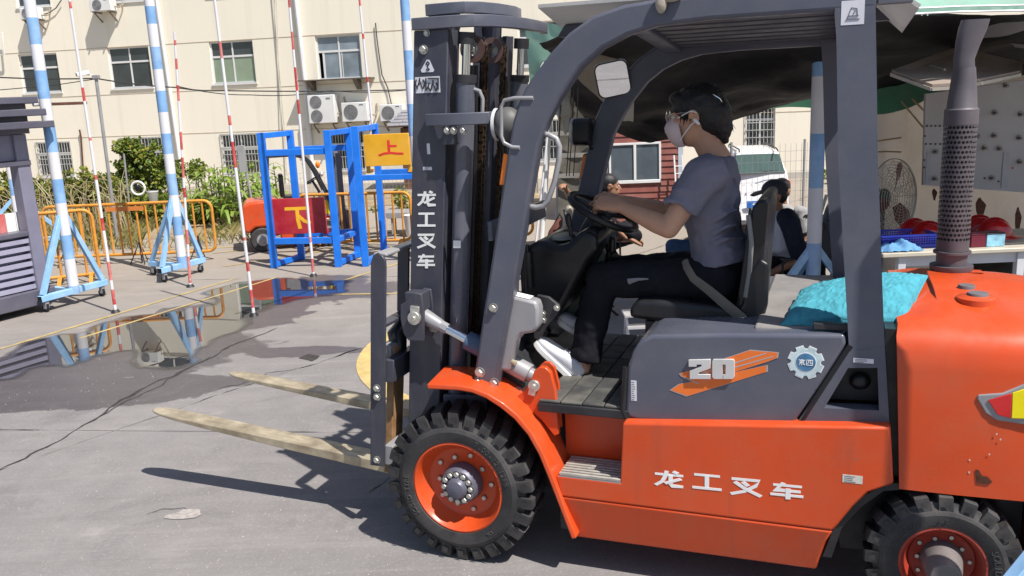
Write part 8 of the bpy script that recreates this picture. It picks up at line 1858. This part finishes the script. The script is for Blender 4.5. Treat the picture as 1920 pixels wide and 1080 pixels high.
# dark sacks under the table
p = AY(1840, 540, 6.3); t = thing('sack', 'dark bulging sack under the table, behind the exhaust stack', 'sack', (p.x, 6.3, 0)); mb = MB(); mb.ell((0, 0, .25), (.42, .25, .33), 24, 16)
for v in mb.v: v += v.normalized() * noise.noise(v * 5) * .06
obj('body', mb, M('dark_sack', (.025, .022, .022), .7, var=.3), t); mb = MB(); mb.limb([(-.3, 0, .45), (-.34, 0, .56)], [.05, .03], n=8); obj('tie', mb, MATS['dark_sack'], t)

# ================================================================== CUSHION on the rear deck
TURQ = M('turquoise_popcorn_fabric', (.055, .29, .37), .9, var=.18, vs=30, bump=.35, bs=160)
cu = thing('cushion', 'turquoise bobbled cushion lying on the deck behind the driver seat', 'cushion', FW((-1.42, .15, 1.03)), FKYAW)
ca, cb2, cc2, cd = F(1463, 612, .40), F(1502, 545, .02), F(1738, 518, .0), F(1702, 606, .36)
nu, nv = 120, 84; vs = []
O_ = Vector((-1.42, .15, 1.03))
for side_ in (1, -1):
    for i in range(nu + 1):
        for j in range(nv + 1):
            u, v = i / nu, j / nv; p = ca.lerp(cd, u).lerp(cb2.lerp(cc2, u), v); nn = Vector((0, 0, 1))
            ex_ = (1 - abs(2 * u - 1) ** 3.0) ; ey_ = (1 - abs(2 * v - 1) ** 3.0); th = (.006 + .058 * (max(0, ex_ * ey_)) ** .6)
            pull = .012 * (sin(pi * u) + sin(pi * v)); p += (ca + cb2 + cc2 + cd) * .0
            cen = (ca + cb2 + cc2 + cd) / 4; p = p + (cen - p) * (.035 * (sin(pi * u) + sin(pi * v)) * (1 if min(u, 1 - u, v, 1 - v) < .02 else 0))
            if side_ > 0:
                q_ = Vector((u * 26, v * 17, 0)); q_ += Vector((noise.noise(q_ * .35), noise.noise(q_ * .35 + Vector((9, 0, 0))), 0)) * 1.1; cell = noise.voronoi(q_)[0][0]; th += (.011 * max(0, .62 - cell) - .003) * min(1, th / .03) + .006 * noise.noise(Vector((u * 5, v * 4, 0)))
                th += .018 * max(0, noise.noise(Vector((u * 2.2 + 3, v * 2, .5))))
            vs.append(p + nn * th * side_ * (1 if side_ > 0 else .7) - O_)
m_ = (nu + 1) * (nv + 1); idx = lambda i, j, k: k * m_ + i * (nv + 1) + j
fs_ = [(idx(i, j, k), idx(i + 1, j, k), idx(i + 1, j + 1, k), idx(i, j + 1, k)) for k in (0, 1) for i in range(nu) for j in range(nv)]
ed = [(i, 0) for i in range(nu)] + [(nu, j) for j in range(nv)] + [(i, nv) for i in range(nu, 0, -1)] + [(0, j) for j in range(nv, 0, -1)]
fs_ += [(idx(*ed[q], 0), idx(*ed[(q + 1) % len(ed)], 0), idx(*ed[(q + 1) % len(ed)], 1), idx(*ed[q], 1)) for q in range(len(ed))]
mb = MB(); mb.add(vs, fs_); obj('cover', mb, TURQ, cu, smooth=80)
mb = MB(); mb.sweep([Vector(vs[idx(i, j, 0)]) - Vector((0, 0, .006)) for i, j in ed[::3]], .005, n=6, closed=True); obj('piping', mb, TURQ, cu)
